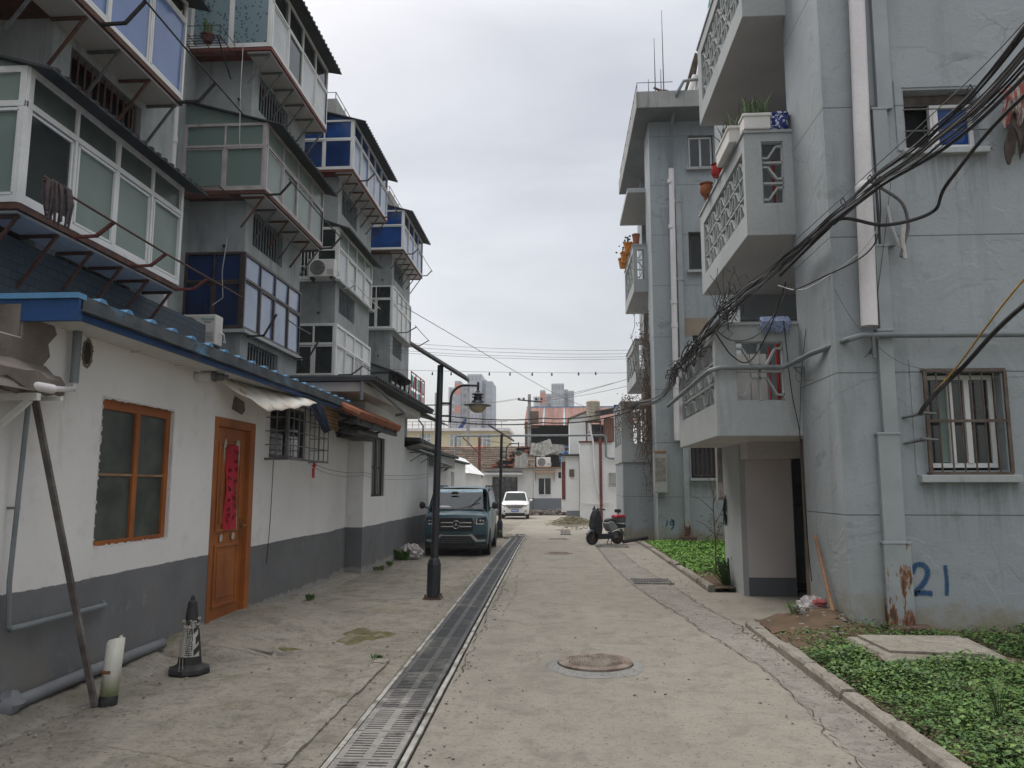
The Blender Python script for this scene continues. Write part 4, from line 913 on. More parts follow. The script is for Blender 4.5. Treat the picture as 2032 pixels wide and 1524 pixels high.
def ac(x, y, z, lab, rz=0, logo=False, s=1, cond=True):
    t = thing('air_conditioner', (x, y, z), lab, 'air conditioner', 'outdoor air conditioner units', rz, True)
    w_, d, h = .82*s, .30*s, .55*s
    m = MB(); m.box(-w_/2, w_/2, 0, d, 0, h); m.build('casing', M['foam'] if not logo else pm('ac_casing', (.62, .61, .57), (.56, .55, .51), 2, .5), t, bevel=.02*s)
    cx_, cz = -w_*.14, h*.5; R_ = h*.42
    m = MB(); m.lathe([(R_, -.001), (R_, .012), (R_*.93, .012), (R_*.93, .002)], (cx_, 0, cz), 28, (0, -1, 0))
    for k in range(6):
        rr = R_*(.2+.13*k); m.tube([(cx_+rr*math.cos(a*.3142), -.012, cz+rr*math.sin(a*.3142)) for a in range(21)], .004, 4)
    for k in range(8): a = k*math.pi/4; m.bar((cx_, -.012, cz), (cx_+R_*.95*math.cos(a), -.012, cz+R_*.95*math.sin(a)), .008, .006)
    m.build('fan_guard', M['steel'], t)
    m = MB(); m.lathe([(R_*.92, .0), (R_*.92, .008), (0, .008)], (cx_, 0, cz), 24, (0, -1, 0)); m.build('fan', pm('fan_grey', (.34, .33, .32), (.26, .255, .25), 9), t)  # plain mid-grey disc behind the guard
    m = MB()
    for k in range(5): m.box(w_*.22, w_*.46, -.004, .0, h*.12+k*.035*s, h*.12+.02*s+k*.035*s)
    m.build('vent', pm('ac_vent', (.4, .4, .38), (.3, .3, .28)), t)
    m = MB(); m.box(-w_*.42, -w_*.32, .02, d-.02, -.04, 0); m.box(w_*.32, w_*.42, .02, d-.02, -.04, 0); m.bar((-w_*.4, .0, -.05), (-w_*.4, d+.15, -.05), .04, .03); m.bar((w_*.4, .0, -.05), (w_*.4, d+.15, -.05), .04, .03); m.build('foot', M['dark'], t)
    m = MB(); m.tube([(w_/2, d*.6, h*.45), (w_/2+.06, d*.7, h*.4), (w_/2+.05, d, h*.15), (w_/2, d+.05, h*.2)], .015, 6); m.build('hose', M['white'], t, smooth=True)
    if logo:
        o = textobj('Hisense', .075, 'logo', pm('teal_print', (.0, .25, .24)), t, (w_*.31, -.003, h*.80), (R(90), 0, 0), .001)
        o2 = textobj('ENGINE', .035, 'logo', 'ink', t, (w_*.31, -.003, h*.72), (R(90), 0, 0), .001)
    return t
ac(-6.52, 13.1, 4.10, 'white air conditioner with teal lettering beside the brown framed balcony', 0, True)
ac(-6.2, 19.2, 7.04, 'weathered white air conditioner beside the awninged balcony', 0, False, .85)
ac(-5.9, 7.6, 4.5, 'air conditioner unit half hidden past the nearest balcony edge', R(90), False, .7) if False else None
t = thing('window_guard', (-6.9, 19.3, 6.9), 'white barred guard left of the weathered air conditioner', 'guard'); m = MB()
for k in range(7): m.tube([(-7.05+k*.09, 19.3, 6.95), (-7.05+k*.09, 19.3, 7.75)], .01, 5)
for z in (6.95, 7.35, 7.75): m.tube([(-7.08, 19.3, z), (-6.5, 19.3, z)], .012, 5)
m.build('bars', M['white'], t)
# recess pipes
m = MB(); m.tube([(XW+.12, 12.9, 3), (XW+.12, 12.9, 12.6)], .055, 10); 
for z in (5, 6.4, 7.8, 9.2, 10.6): m.tube([(XW+.12, 12.9, z), (XW+.12, 12.9, z+.12)], .068, 10)
tag(m.build('soil_pipe', M['pvc'], None, smooth=True), 'thick white waste pipe in the recess left of the second balcony stack', 'pipe')
m = MB(); m.tube([(XW+.1, 12.65, 3), (XW+.1, 12.65, 12.6)], .03, 8); tag(m.build('soil_pipe', M['pvc'], None, smooth=True), 'thin white pipe beside the thick one in the recess', 'pipe')
for k, y in enumerate((12.0, 18.4, 25.0)):
    for z in (4.6, 7.3, 10.1):
        f = MB(); f.box(XW, XW+.04, y-.5, y+.5, z, z+.06); f.box(XW, XW+.04, y-.5, y+.5, z+1.14, z+1.2)
        for a in (-.5, -.03, .44): f.box(XW, XW+.04, y+a, y+a+.06, z+.06, z+1.14)
        f.bar((XW+.02, y-.5, z+1.19), (XW+.02, y+.5, z+1.19), .04, .04)
        o = f.build('window', M['white'], LB); g = MB(); g.box(XW+.001, XW+.012, y-.48, y+.48, z+.03, z+1.17); g.build('pane', M['gpale'], o)
# blue blockwork wall band beneath bay 1
def blocks():
    t = NT('painted_blockwork'); br = t.n('ShaderNodeTexBrick'); br.inputs['Scale'].default_value = 2.6; br.inputs['Mortar Size'].default_value = .012
    br.inputs['Color1'].default_value = (.055, .08, .10, 1); br.inputs['Color2'].default_value = (.045, .065, .085, 1); br.inputs['Mortar'].default_value = (.018, .022, .028, 1)
    sx = t.xyz(); cb_ = t.n('ShaderNodeCombineXYZ'); t.l(sx[1], cb_.inputs[0]); t.l(sx[2], cb_.inputs[1]); t.l(cb_.outputs[0], br.inputs['Vector'])
    t.bump(br.outputs['Fac'], -.5, .02); return t.fin(t.mix(t.mask(t.noise(2, 6), .45, .7), br.outputs['Color'], (.05, .06, .065)), .85)
m = MB(); m.box(XP-.02, XP+.015, -4, 12.4, 2.9, 4.3); m.build('blockwork_wall', blocks(), LB)
# stray wires on side walls
q = random.Random(12)
for (pts, lab) in (([(-6.3, 13.8, 6.3), (-6.32, 13.7, 5.6), (-6.28, 13.7, 5.1), (-6.45, 13.65, 4.95)], 'thin white wire hanging over the deep blue side glass'), ([(-5.95, 13.3, 9.95), (-5.96, 13.3, 9.0), (-5.93, 13.3, 8.0), (-5.9, 13.3, 7.85)], 'pale hose hanging down from the upper flower rack')):
    m = MB(); m.tube(pts, .008, 5); tag(m.build('wire', M['wcable'], None), lab, 'wire')
for (x, y, z) in ((-6.35, 13.84, 6.15), (-6.2, 13.84, 9.1), (-6.4, 19.74, 6.2), (-6.4, 26.49, 6.2), (-6.3, 26.49, 8.95)):
    m = MB(); m.tube([(x, y, z), (x, y-.07, z-.01), (x+.03, y-.11, z-.05)], .025, 7); m.build('drain_spout', M['dark'], LB)
# ================= RIGHT BUILDINGS =================
def screen(mb, P, a0, a1, z0, z1, na, nz, d=.05, t=.026):
    """breeze-block screen: cells with alternating stepped bars; P(a,z,depth)->point"""
    ca, cz = (a1-a0)/na, (z1-z0)/nz
    U = V(P(1, 0, 0))-V(P(0, 0, 0))
    def B(p, q): mb.bar(P(p[0], p[1], d), P(q[0], q[1], d), .06, t, tuple(V((0, 0, 1)).cross(U)) if abs(p[1]-q[1]) < 1e-6 else tuple(U) if abs(p[0]-q[0]) < 1e-6 else (0, 0, 1))
    def D(p, q):
        p3, q3 = V(P(p[0], p[1], d)), V(P(q[0], q[1], d)); dd = (q3-p3).normalized(); n_ = V(P(0, 0, 1))-V(P(0, 0, 0)); mb.bar(p3, q3, t, .055, tuple(n_.normalized()))
    for i in range(na+1): D((a0+i*ca, z0), (a0+i*ca, z1))
    for j in range(nz+1): D((a0, z0+j*cz), (a1, z0+j*cz))
    for i in range(na):
        for j in range(nz):
            x, z = a0+i*ca, z0+j*cz; f = (i+j) % 2
            m = lambda u, v: (x+(u if not f else 1-u)*ca, z+v*cz)
            D(m(0, .22), m(.3, .22)); D(m(.3, .22), m(.7, .78)); D(m(.7, .78), m(1, .78))
def balcony(par, xf, xw, y0, y1, z0, z1, side, front, deep, name='balcony', lab=None, rod=True):
    """side/front: (margins, cells) for the openings"""
    t = .09; sl = .13
    m = MB(); m.box(xf, deep, y0, y1, z0, z0+sl)
    (sa, sb, sc, sd, na, nz) = side; (fa, fb, fc, fd, fna, fnz) = front
    wallY(m, y0, xf, xw, z0+sl, z1, t, [(xf+sa, xw-sb, z0+sc, z1-sd)])
    wallX(m, xf, y0+t, y1-t, z0+sl, z1, t, [(y0+fa, y1-fb, z0+fc, z1-fd)], -1)
    wallY(m, y1-t, xf, xw, z0+sl, z1, t, [(xf+sa, xw-sb, z0+sc, z1-sd)])
    m.box(xf-.02, xw, y0-.02, y0+t+.01, z1-.002, z1+.035); m.box(xf-.02, xf+t+.01, y0+t+.01, y1+.02, z1-.002, z1+.035)
    o = m.build(name, M['greytrim'], par, label=lab)
    m = MB(); screen(m, lambda a, z, d: (a, y0+d, z), xf+sa, xw-sb, z0+sc, z1-sd, na, nz); m.build('breeze_block_screen', M['greytrim'], o)
    m = MB(); screen(m, lambda a, z, d: (xf+d, a, z), y0+fa, y1-fb, z0+fc, z1-fd, fna, fnz); m.build('breeze_block_screen', M['greytrim'], o)
    m = MB(); screen(m, lambda a, z, d: (a, y1-t+d, z), xf+sa, xw-sb, z0+sc, z1-sd, na, nz); m.build('breeze_block_screen', M['greytrim'], o)
    MB().box(xf+.005, deep, y0+.005, y1-.005, z0-.006, z0-.001).build('soffit', M['soffit'], o)
    return o
def graffiti(strokes, y, par, name, w_=.05, col=(.012, .07, .17)):
    t = NT('spray_paint'); uvn = t.n('ShaderNodeUVMap'); s_ = t.n('ShaderNodeSeparateXYZ'); t.l(uvn.outputs[0], s_.inputs[0])
    a = t.mask(t.math('ABSOLUTE', s_.outputs[0]), 1.0, .35); a = t.math('MULTIPLY', a, t.math('ADD', .6, t.mask(t.noise(60, 5, .7), .42, .6)))
    a = t.math('MINIMUM', a, .92); t.l(a, t.b.inputs['Alpha']); t.fin(col, .8)
    m = MB(); m.uv = []
    for pts in strokes:
        P = [V((p[0], 0, p[1])) for p in pts]; fine = []
        for i in range(len(P)-1):
            p0 = P[max(i-1, 0)]; p1 = P[i]; p2 = P[i+1]; p3 = P[min(i+2, len(P)-1)]
            for k in range(6):
                u = k/6; fine.append(.5*((2*p1)+(-p0+p2)*u+(2*p0-5*p1+4*p2-p3)*u*u+(-p0+3*p1-3*p2+p3)*u**3))
        fine.append(P[-1]); b = len(m.v)
        for i, p in enumerate(fine):
            d = (fine[min(i+1, len(fine)-1)]-fine[max(i-1, 0)]).normalized(); n_ = V((-d.z, 0, d.x))*w_
            m.v += [(p.x-n_.x, y, p.z-n_.z), (p.x+n_.x, y, p.z+n_.z)]; m.uv += [(-1, i), (1, i)]
        for i in range(len(fine)-1): m.f.append((b+2*i, b+2*i+1, b+2*i+3, b+2*i+2))
    return m.build(name, t.m, par)
N = thing('apartment_building', (7.5, 11.5, 0), 'near blue-grey apartment block on the right with blue 21 sprayed on its end wall', 'building')
WX, WY = 3.07, 8.62
m = MB()
wallY(m, WY, WX, 14, -.1, 14, .3, [(3.98, 4.80, 1.77, 2.84), (3.98, 4.80, 5.43, 6.13), (3.98, 4.8, 8.9, 9.9)])
wallX(m, WX, WY+.3, 9.94, -.1, 14, .3, face=-1); m.box(WX+.001, 14, 9.6, 9.95, -.1, 14)
m.box(4.15, 14, 9.95, 13.0, -.1, 14); m.box(WX, 14, 13.0, 14.5, -.1, 14)
m.build('wall', M['greywall'], N)
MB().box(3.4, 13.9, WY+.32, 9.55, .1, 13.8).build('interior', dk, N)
m = MB(); m.box(2.5, 14.3, 8.2, 14.8, 14, 14.2); m.build('roof_slab', M['conc2'], N)
# recess faces behind balconies (white painted interior wall, door, window)
m = MB()
for z in (3.75, 6.35, 9.1): m.box(4.10, 4.145, 10.0, 12.95, z-1.3, z+1.2)
m.build('balcony_wall', M['beige'], N)
for z in (2.45, 4.97, 8.1):
    f = MB(); f.box(4.04, 4.099, 10.5, 11.3, z, z+2.0); o = f.build('balcony_door', M['browna'] if z < 4 else M['white'], N); MB().box(4.03, 4.045, 10.58, 11.22, z+.9, z+1.9).build('pane', M['gdark'], o)
    f = MB(); f.box(4.05, 4.099, 11.6, 12.7, z+.95, z+1.95); o = f.build('window', M['white'], N); MB().box(4.04, 4.055, 11.68, 12.62, z+1.03, z+1.87).build('pane', M['gdark'], o)
def win_frame(x0, x1, y, z0, z1, par, sill=True, bars=None, panes=((0, .42), (.42, .72), (.72, 1)), gl='gdark', fm='white', sx=.06):
    f = MB(); w_ = x1-x0; fw = .05
    f.box(x0, x0+fw, y, y+.07, z0, z1); f.box(x1-fw, x1, y, y+.07, z0, z1); f.box(x0+fw, x1-fw, y, y+.07, z0, z0+fw); f.box(x0+fw, x1-fw, y, y+.07, z1-fw, z1)
    for a, b in panes[1:]: f.box(x0+w_*a-.028, x0+w_*a+.028, y-.012, y+.05, z0+fw, z1-fw)
    o = f.build('window', M[fm], par, bevel=.004)
    MB().box(x0+.02, x1-.02, y+.03, y+.04, z0+.02, z1-.02).build('pane', M[gl], o)
    return o
wo = win_frame(4.02, 4.77, WY+.12, 1.80, 2.82, N, panes=((0, .4), (.38, .4), (.62, 1)))
m = MB(); m.box(4.20, 4.34, WY+.145, WY+.149, 1.86, 2.76); m.build('curtain', pm('pale_curtain', (.20, .26, .24), (.15, .2, .18)), wo)
m = MB(); x0, x1, z0, z1 = 3.97, 4.81, 1.74, 2.85; yy = WY-.06
m.bar((x0, yy, z0), (x0, yy, z1), .035, .03, (0, 1, 0)); m.bar((x1, yy, z0), (x1, yy, z1), .035, .03, (0, 1, 0))
for z in (z0, z1, z0+.56): m.bar((x0, yy-.003, z), (x1, yy-.003, z), .025, .03)
for k in range(1, 7): x = x0+(x1-x0)*k/7; m.tube([(x, yy, z0), (x, yy, z1)], .009, 6)
for z in (z0, z1):
    for x in (x0, x1): m.bar((x, yy, z), (x, WY, z), .025, .025)
m.build('window_bars', pm('rusty_window_bars', (.13, .105, .09), (.09, .055, .04), 10, .7, .2, 60), N)
m = MB(); m.box(3.86, 4.90, WY-.09, WY+.02, 1.64, 1.72); m.build('window_sill', M['greytrim'], N, bevel=.008)
m = MB(); m.box(3.84, 4.93, WY-.012, WY, 2.88, 2.98); m.box(3.84, 3.94, WY-.011, WY, 1.72, 2.88); m.box(4.85, 4.95, WY-.011, WY, 1.72, 2.88); m.build('window_surround', M['greywall'], N)
wo = win_frame(4.32, 4.80, WY+.12, 5.46, 6.0, N, panes=((0, .5), (.12, .2)), gl='gblue'); 
m = MB(); m.box(4.0, 4.78, WY+.14, WY+.2, 6.0, 6.12); m.build('header_shade', M['greywood'], wo)  # brownish strip stands in for the shade under the window head
m = MB(); 
for z in (5.62, 5.88): m.tube([(3.96, WY-.03, z), (4.88, WY-.03, z)], .008, 6); m.tube([(4.88, WY-.03, z), (4.88, WY, z)], .008, 6)
m.build('window_bars', M['steel'], N)
m = MB(); m.box(3.92, 4.86, WY-.08, WY+.02, 5.33, 5.40); m.build('window_sill', M['greytrim'], N, bevel=.008)
m = MB(); m.box(3.88, 4.92, WY-.011, WY, 6.16, 6.25); m.box(4.82, 4.92, WY-.012, WY, 5.40, 6.16); m.box(3.88, 3.96, WY-.012, WY, 5.40, 6.16); m.build('window_surround', M['greywall'], N)
graffiti([[(3.72, .68), (3.76, .76), (3.84, .77), (3.885, .71), (3.86, .62), (3.79, .53), (3.735, .475), (3.80, .485), (3.92, .475)]], WY-.006, N, 'painted_number', .036)
graffiti([[(4.07, .77), (4.075, .62), (4.065, .455)]], WY-.006, N, 'painted_number', .026)
# drain pipe + painted ducts (things of their own)
m = MB(); m.tube([(3.40, WY-.11, 3.34), (3.52, WY-.11, 8.8)], .088, 20, False); m.tube([(3.40, WY-.11, 3.345), (3.52, WY-.11, 8.8)], .078, 20)
m.lathe([(.092, 0), (.097, .01), (.097, .11), (.09, .12)], (3.435, WY-.11, 4.86), 20, (.02, 0, 1)); m.lathe([(.092, 0), (.1, .01), (.1, .11), (.09, .12)], (3.49, WY-.11, 7.2), 20, (.02, 0, 1))
tag(m.build('downpipe', M['pvc'], None, smooth=True), 'thick white downpipe ending open high on the near grey wall', 'pipe')
t = thing('painted_duct', (3.6, WY, .1), 'flat grey-painted metal duct with rusty foot on the near end wall', 'duct')
for a, b, x0, x1, dx in ((.12, 1.02, 3.42, 3.70, .0), (1.0, 2.18, 3.43, 3.66, .0), (2.16, 3.32, 3.50, 3.66, -.005), (3.30, 4.28, 3.53, 3.67, .0), (4.26, 5.9, 3.60, 3.76, .0), (5.88, 8.6, 3.66, 3.83, .015)):
    m = MB(); sh = .02; m.add([(x0, WY-.075, a), (x1, WY-.075, a), (x1, WY+.0, a), (x0, WY, a), (x0+dx, WY-.075-dx*.3, b), (x1+dx, WY-.075, b), (x1+dx, WY, b), (x0+dx, WY, b)], [(0, 1, 2, 3), (7, 6, 5, 4), (0, 4, 5, 1), (1, 5, 6, 2), (2, 6, 7, 3), (3, 7, 4, 0)])
    m.box(x0-.012, x1+.012, WY-.082, WY, b-.03, b); m.build('duct_section', M['duct'], t, bevel=.006)
m = MB(); 
m.box(3.555, 3.575, WY-.06, WY, 2.3, 6.4); m.build('side_strip', M['greywall'], t)
m = MB(); q = random.Random(3); 
for j in range(2):
    for i in range(2): m.box(3.36+i*.245, 3.60+i*.245, WY-.24, WY-.004, .04+j*.062, .098+j*.062)
o = m.build('brick_base', M['brick'], None, bevel=.008); tag(o, 'stack of old bricks under the rusty duct foot', 'bricks')
m = MB(); m.add([(2.72, 7.0, 0), (4.08, 6.8, 0), (4.18, 8.05, 0), (2.70, 8.05, 0), (2.88, 7.22, .13), (3.78, 7.1, .13), (3.90, 7.95, .15), (2.78, 7.95, .15)], [(0, 1, 2, 3), (7, 6, 5, 4), (0, 4, 5, 1), (1, 5, 6, 2), (2, 6, 7, 3), (3, 7, 4, 0)])
o = m.build('inspection_slab', M['kerb'], None, bevel=.02); tag(o, 'low concrete inspection pit block in the planting bed', 'slab')
MB().add([(2.91, 7.28, .13), (3.71, 7.17, .13), (3.81, 7.9, .15), (2.86, 7.9, .15), (2.91, 7.28, .155), (3.71, 7.17, .155), (3.81, 7.9, .175), (2.86, 7.9, .175)], [(0, 1, 2, 3), (7, 6, 5, 4), (0, 4, 5, 1), (1, 5, 6, 2), (2, 6, 7, 3), (3, 7, 4, 0)]).build('lid', M['kerb'], o)
# balconies of the near block
Bl = balcony(N, 2.0, WX, 9.93, 12.98, 2.24, 3.67, (.27, .20, .44, .22, 2, 2), (.12, .35, .42, .18, 7, 3), 4.2, lab='lowest balcony, deep, with breeze-block screens and cables across it')
m = MB(); m.tube([(2.87, 10.2, 2.4), (2.87, 10.2, 3.5)], .022, 8); m.tube([(2.87, 10.6, 2.4), (2.87, 10.6, 3.5)], .012, 6); m.build('red_post', M['red'], Bl)
m = MB(); 
for x in (2.33, 2.55): m.box(x, x+.20, 10.3, 10.32, 2.5, 3.35)
m.build('stored_panel', M['foam'], Bl)
Bm = balcony(N, 2.45, WX, 9.8, 12.98, 4.83, 6.22, (.22, .12, .42, .12, 1, 3), (.12, .3, .30, .22, 9, 3), 4.2, lab='middle balcony with plants on its rail')
m = MB(); m.tube([(2.93, 10.2, 5.0), (2.93, 10.2, 6.0)], .02, 8); m.build('red_post', M['red'], Bm)
Bu = balcony(N, 2.5, WX, 9.8, 12.98, 7.88, 9.3, (.22, .12, .42, .12, 1, 3), (.12, .3, .30, .22, 9, 3), 4.2, lab='upper balcony, its pale underside seen from below')
# entrance
m = MB(); m.box(2.68, 3.45, 11.8, 13.0, -.05, 2.235); o = m.build('porch_wall', M['greytrim'], N)
def porch():
    t = NT('beige_porch_plaster'); z = t.xyz()[2]
    up = t.mix(t.mask(t.noise(.9, 5), .35, .65), (.56, .52, .505), (.50, .465, .45)); return t.fin(t.mix(t.mask(z, .268, .272), (.115, .125, .135), up), .9)
MB().box(2.76, 3.44, 11.78, 11.799, 0, 2.0).build('porch_face', porch(), N)
m = MB(); m.box(2.70, 3.44, 11.3, 11.77, 2.0, 2.235); m.build('lintel', M['beige'], N)
m = MB(); m.box(3.09, 3.13, 10.02, 10.16, 0, 2.2); m.box(3.20, 4.1, 9.96, 9.98, 0, 2.2); o = m.build('door_jamb', M['wood'], N); MB().box(3.6, 3.64, 10.1, 11.7, 0, 2.1).build('entrance_shade', dk, N)  # near-black panel stands in for the shade inside the entrance
# meter boxes
t = thing('meter_box', (2.85, 14, 1.5), 'tall grey electricity meter box with slots and a red-lettered lower cover', 'meter box')
m = MB(); m.box(2.60, 2.82, 13.02, 13.16, 1.38, 2.30); m.build('case', M['conc2'], t, bevel=.008)
m = MB()
for z in (2.08, 1.86):
    for k in range(3): m.box(2.625+k*.06, 2.648+k*.06, 13.012, 13.02, z-.06, z+.06)
m.build('slot', M['palewood'], t)
m = MB(); m.box(2.615, 2.80, 13.005, 13.02, 1.42, 1.66); o = m.build('cover', M['white'], t); m = MB()
for (a, b, c, d) in ((2.63, 2.785, 1.435, 1.441), (2.63, 2.785, 1.638, 1.644), (2.63, 2.636, 1.441, 1.638), (2.779, 2.785, 1.441, 1.638), (2.65, 2.765, 1.48, 1.486), (2.65, 2.765, 1.60, 1.606), (2.695, 2.705, 1.52, 1.58), (2.712, 2.722, 1.51, 1.57)): m.box(a, b, 13.003, 13.005, c, d)
m.build('red_print', M['red'], o)
t = thing('switch_box', (2.75, 22.2, 1.4), 'weathered grey switch box on the number 19 wall', 'meter box'); m = MB(); m.box(2.66, 3.02, 22.12, 22.38, 1.42, 2.55); m.build('case', M['conc2'], t, bevel=.01); m = MB(); m.box(2.70, 2.98, 22.11, 22.12, 1.75, 2.40); m.build('door', M['stone'], t); m = MB(); m.box(2.66, 3.02, 22.1, 22.4, 2.55, 2.6); m.build('lid', M['palewood'], t)
# ---- building 19 ----
B = thing('apartment_building', (7, 25, 0), 'farther grey apartment block on the right with blue 19 sprayed on its wall', 'building')
m = MB(); wallY(m, 22.42, 2.77, 12, -.2, 12.65, .3, [(3.93, 4.69, 11.12, 12.15), (3.87, 4.35, 7.95, 9.12), (3.75, 4.9, 1.84, 2.84), (3.9, 4.4, 5.2, 6.0)])
wallX(m, 2.77, 22.72, 23.69, -.2, 12.65, .3, face=-1); m.box(2.771, 12, 23.4, 23.7, -.2, 12.65); m.box(3.5, 12, 23.7, 26.8, -.2, 12.65); m.box(2.98, 12, 26.8, 28.2, -.2, 12.65)
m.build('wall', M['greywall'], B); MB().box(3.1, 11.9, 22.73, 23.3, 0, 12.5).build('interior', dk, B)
m = MB(); m.box(2.32, 12.3, 21.5, 28.3, 12.62, 12.72); m.box(2.32, 12.3, 21.5, 21.62, 12.72, 13.12); m.box(2.32, 2.44, 21.62, 28.3, 12.72, 13.12); m.build('roof_slab', M['conc2'], B)
m = MB(); m.box(2.34, 12, 21.52, 28.2, 12.605, 12.618); m.build('soffit', pm('grey_soffit', (.20, .215, .22), (.15, .16, .165), 1, .9), B)  # darker grey sheet under the roof overhang
for (a, b, c, d, pn) in ((3.96, 4.66, 11.15, 12.12, ((0, .5), (.5, 1))), (3.9, 4.32, 7.98, 9.09, ((0, 1),)), (3.93, 4.37, 5.23, 5.97, ((0, 1),)), (3.8, 4.85, 1.88, 2.8, ((0, .5), (.5, 1)))):
    win_frame(a, b, 22.52, c, d, B, panes=pn, fm='white' if c > 11 else 'browna'); m = MB(); m.box(a-.1, b+.1, 22.3, 22.44, c-.12, c-.05); m.build('window_sill', M['greytrim'], B)
m = MB(); 
for k in range(9): m.tube([(3.8+k*.13, 22.36, 1.88), (3.8+k*.13, 22.36, 2.82)], .01, 5)
m.build('window_bars', M['rust'], B)
for (z0, z1) in ((7.62, 9.12), (4.78, 6.1)): balcony(B, 2.34, 2.77, 23.6, 26.75, z0, z1, (.12, .08, .4, .15, 1, 3), (.15, .3, .35, .2, 8, 3), 3.6)
m = MB(); m.box(2.2, 3.5, 23.6, 26.75, 10.85, 11.0); m.build('balcony_roof', M['greytrim'], B)
balcony(B, 1.87, 2.77, 23.6, 26.75, 2.33, 4.15, (.35, .12, .55, .2, 2, 3), (.2, .4, .55, .2, 6, 3), 3.6, lab='lowest balcony overgrown with dried vines')
m = MB(); m.box(1.90, 3.5, 23.65, 26.7, -.2, 2.32); m.build('ground_floor_infill', M['greywall'], B)
graffiti([[(3.03, .64), (2.99, .46)], [(3.19, .58), (3.12, .60), (3.11, .53), (3.19, .52), (3.21, .60), (3.13, .66), (3.2, .62), (3.19, .46), (3.12, .38)]], 22.41, B, 'painted_number', .024, (.01, .11, .20))
m = MB(); m.box(3.6, 4.35, 22.414, 22.418, 5.98, 6.5); m.build('bare_patch', pm('bare_plaster', (.30, .24, .18), (.24, .2, .16), 3), B)
m = MB(); m.tube([(3.35, 22.3, 2.9), (3.4, 22.3, 11.05)], .085, 14)
for z in (10.6, 9.2, 6.9, 6.2, 4.4): m.tube([(3.37, 22.3, z), (3.37, 22.3, z+.12)], .1, 14)
tag(m.build('downpipe', M['pvc'], None, smooth=True), 'long white downpipe on the wall of the farther grey block', 'pipe')
m = MB(); m.tube([(3.40, 22.3, 11.05), (3.42, 22.1, 12.4), (3.5, 21.45, 13.0), (3.7, 21.4, 13.35), (4.1, 21.6, 13.5), (5, 22, 13.5)], .05, 8); tag(m.build('overflow_pipe', M['gpipe'], None, smooth=True), 'grey pipe bending over the roof edge of the farther block', 'pipe')
m = MB(); m.box(3.5, 3.66, 22.3, 22.415, .1, 10.5); m.box(3.48, 3.68, 22.29, 22.415, 10.0, 10.1); m.box(3.48, 3.68, 22.29, 22.415, 7.6, 7.7); o = m.build('painted_duct', M['duct'], None, bevel=.01); tag(o, 'narrow grey duct running up the farther block', 'duct')
m = MB(); m.box(3.35, 3.8, 22.15, 22.4, .0, .2); o = m.build('brick_base', M['brick'], None); tag(o, 'small brick block under the narrow duct of the farther block', 'bricks')
# antennas, heater on roof
t = thing('antenna', (3.0, 22.5, 13.1), 'thin roof antennas on the farther block', 'antenna')
for (x, h, y) in ((2.95, 2.0, 22), (3.15, 1.1, 22.2), (2.8, .9, 22.4), (3.2, 2.9, 22)): 
    m = MB(); m.tube([(x, y, 13.1), (x, y, 13.1+h)], [.022, .008], 6); m.build('rod', M['steel'], t)
m = MB(); m.bar((2.9, 22, 13.5), (3.5, 22.1, 13.25), .05, .05); m.blob((3.2, 22, 13.3), .14, 7, 5, 2, .3, 1.3, 1, .7); m.build('bracket', M['rust'], t)
t = thing('solar_heater', (3.7, 22.6, 13.1), 'solar water heater at the roof corner seen past the upper balcony', 'water heater')
m = MB(); m.tube([(4.35, 22.4, 13.6), (4.75, 22.0, 16.0)], .15, 16); m.build('tank', M['pvc'], t, smooth=True); m = MB(); m.tube([(4.75, 22.0, 16.0), (4.80, 21.96, 16.3)], .16, 16); m.build('cap', pm('teal_plastic', (.02, .22, .25)), t, smooth=True)
m = MB(); m.prism([(3.75, 22.6, 13.1), (4.2, 22.2, 14.7), (4.35, 22.3, 14.7), (4.1, 22.7, 13.1)], (0, .5, 0)); m.build('panel', M['wood'], t); m = MB(); m.tube([(3.9, 22.3, 13.1), (4.2, 22.3, 14.0)], .09, 12); m.build('pipe', M['foam'], t, smooth=True)
m = MB(); 
for k in range(7): m.tube([(2.36, 21.6+k*1.0, 13.12), (2.36, 21.6+k*1.0, 13.42)], .01, 5)
m.tube([(2.36, 21.55, 13.42), (2.36, 28.2, 13.42)], .012, 5); m.tube([(2.36, 21.55, 13.42), (3.4, 21.55, 13.42)], .012, 5); o = m.build('roof_rail', M['steel'], B)
# ---- balcony plants ----
def planter(x0, x1, y0, y1, z, h, lab, n=30, hh=.3, seed=1, cat='planter'):
    t = thing('foam_planter', ((x0+x1)/2, (y0+y1)/2, z), lab, cat, 'white foam planters on the middle balcony rail')
    m = MB(); m.box(x0, x1, y0, y1, z, z+h); m.box(x0-.015, x1+.015, y0-.015, y1+.015, z+h-.05, z+h); m.build('box', M['foam'], t, bevel=.015)
    q = random.Random(seed); m = MB()
    for _ in range(n):
        x, y = q.uniform(x0+.04, x1-.04), q.uniform(y0+.03, y1-.03); l = hh*q.uniform(.5, 1); dx, dy = q.gauss(0, .08), q.gauss(0, .08)
        m.tube([(x, y, z+h-.02), (x+dx*.4, y+dy*.4, z+h+l*.6), (x+dx, y+dy, z+h+l)], [.009, .008, .002], 5)
    m.build('shoots', M['blade'], t)
    return t
planter(2.45, 2.80, 9.76, 10.0, 6.26, .22, 'white foam box of green onions on the near end of the balcony rail', 60, .30, 1)
planter(2.34, 2.62, 10.15, 11.0, 6.26, .24, 'long white foam trough further along the balcony rail', 22, .36, 2)
t = thing('glazed_pot', (3.2, 9.95, 6.26), 'round blue and white glazed pot at the right end of the balcony rail', 'pot')
m = MB(); m.lathe([(.09, 0), (.12, .03), (.13, .12), (.125, .19), (.138, .2), (.138, .225), (.11, .225)], (2.93, 9.87, 6.26), 24); 
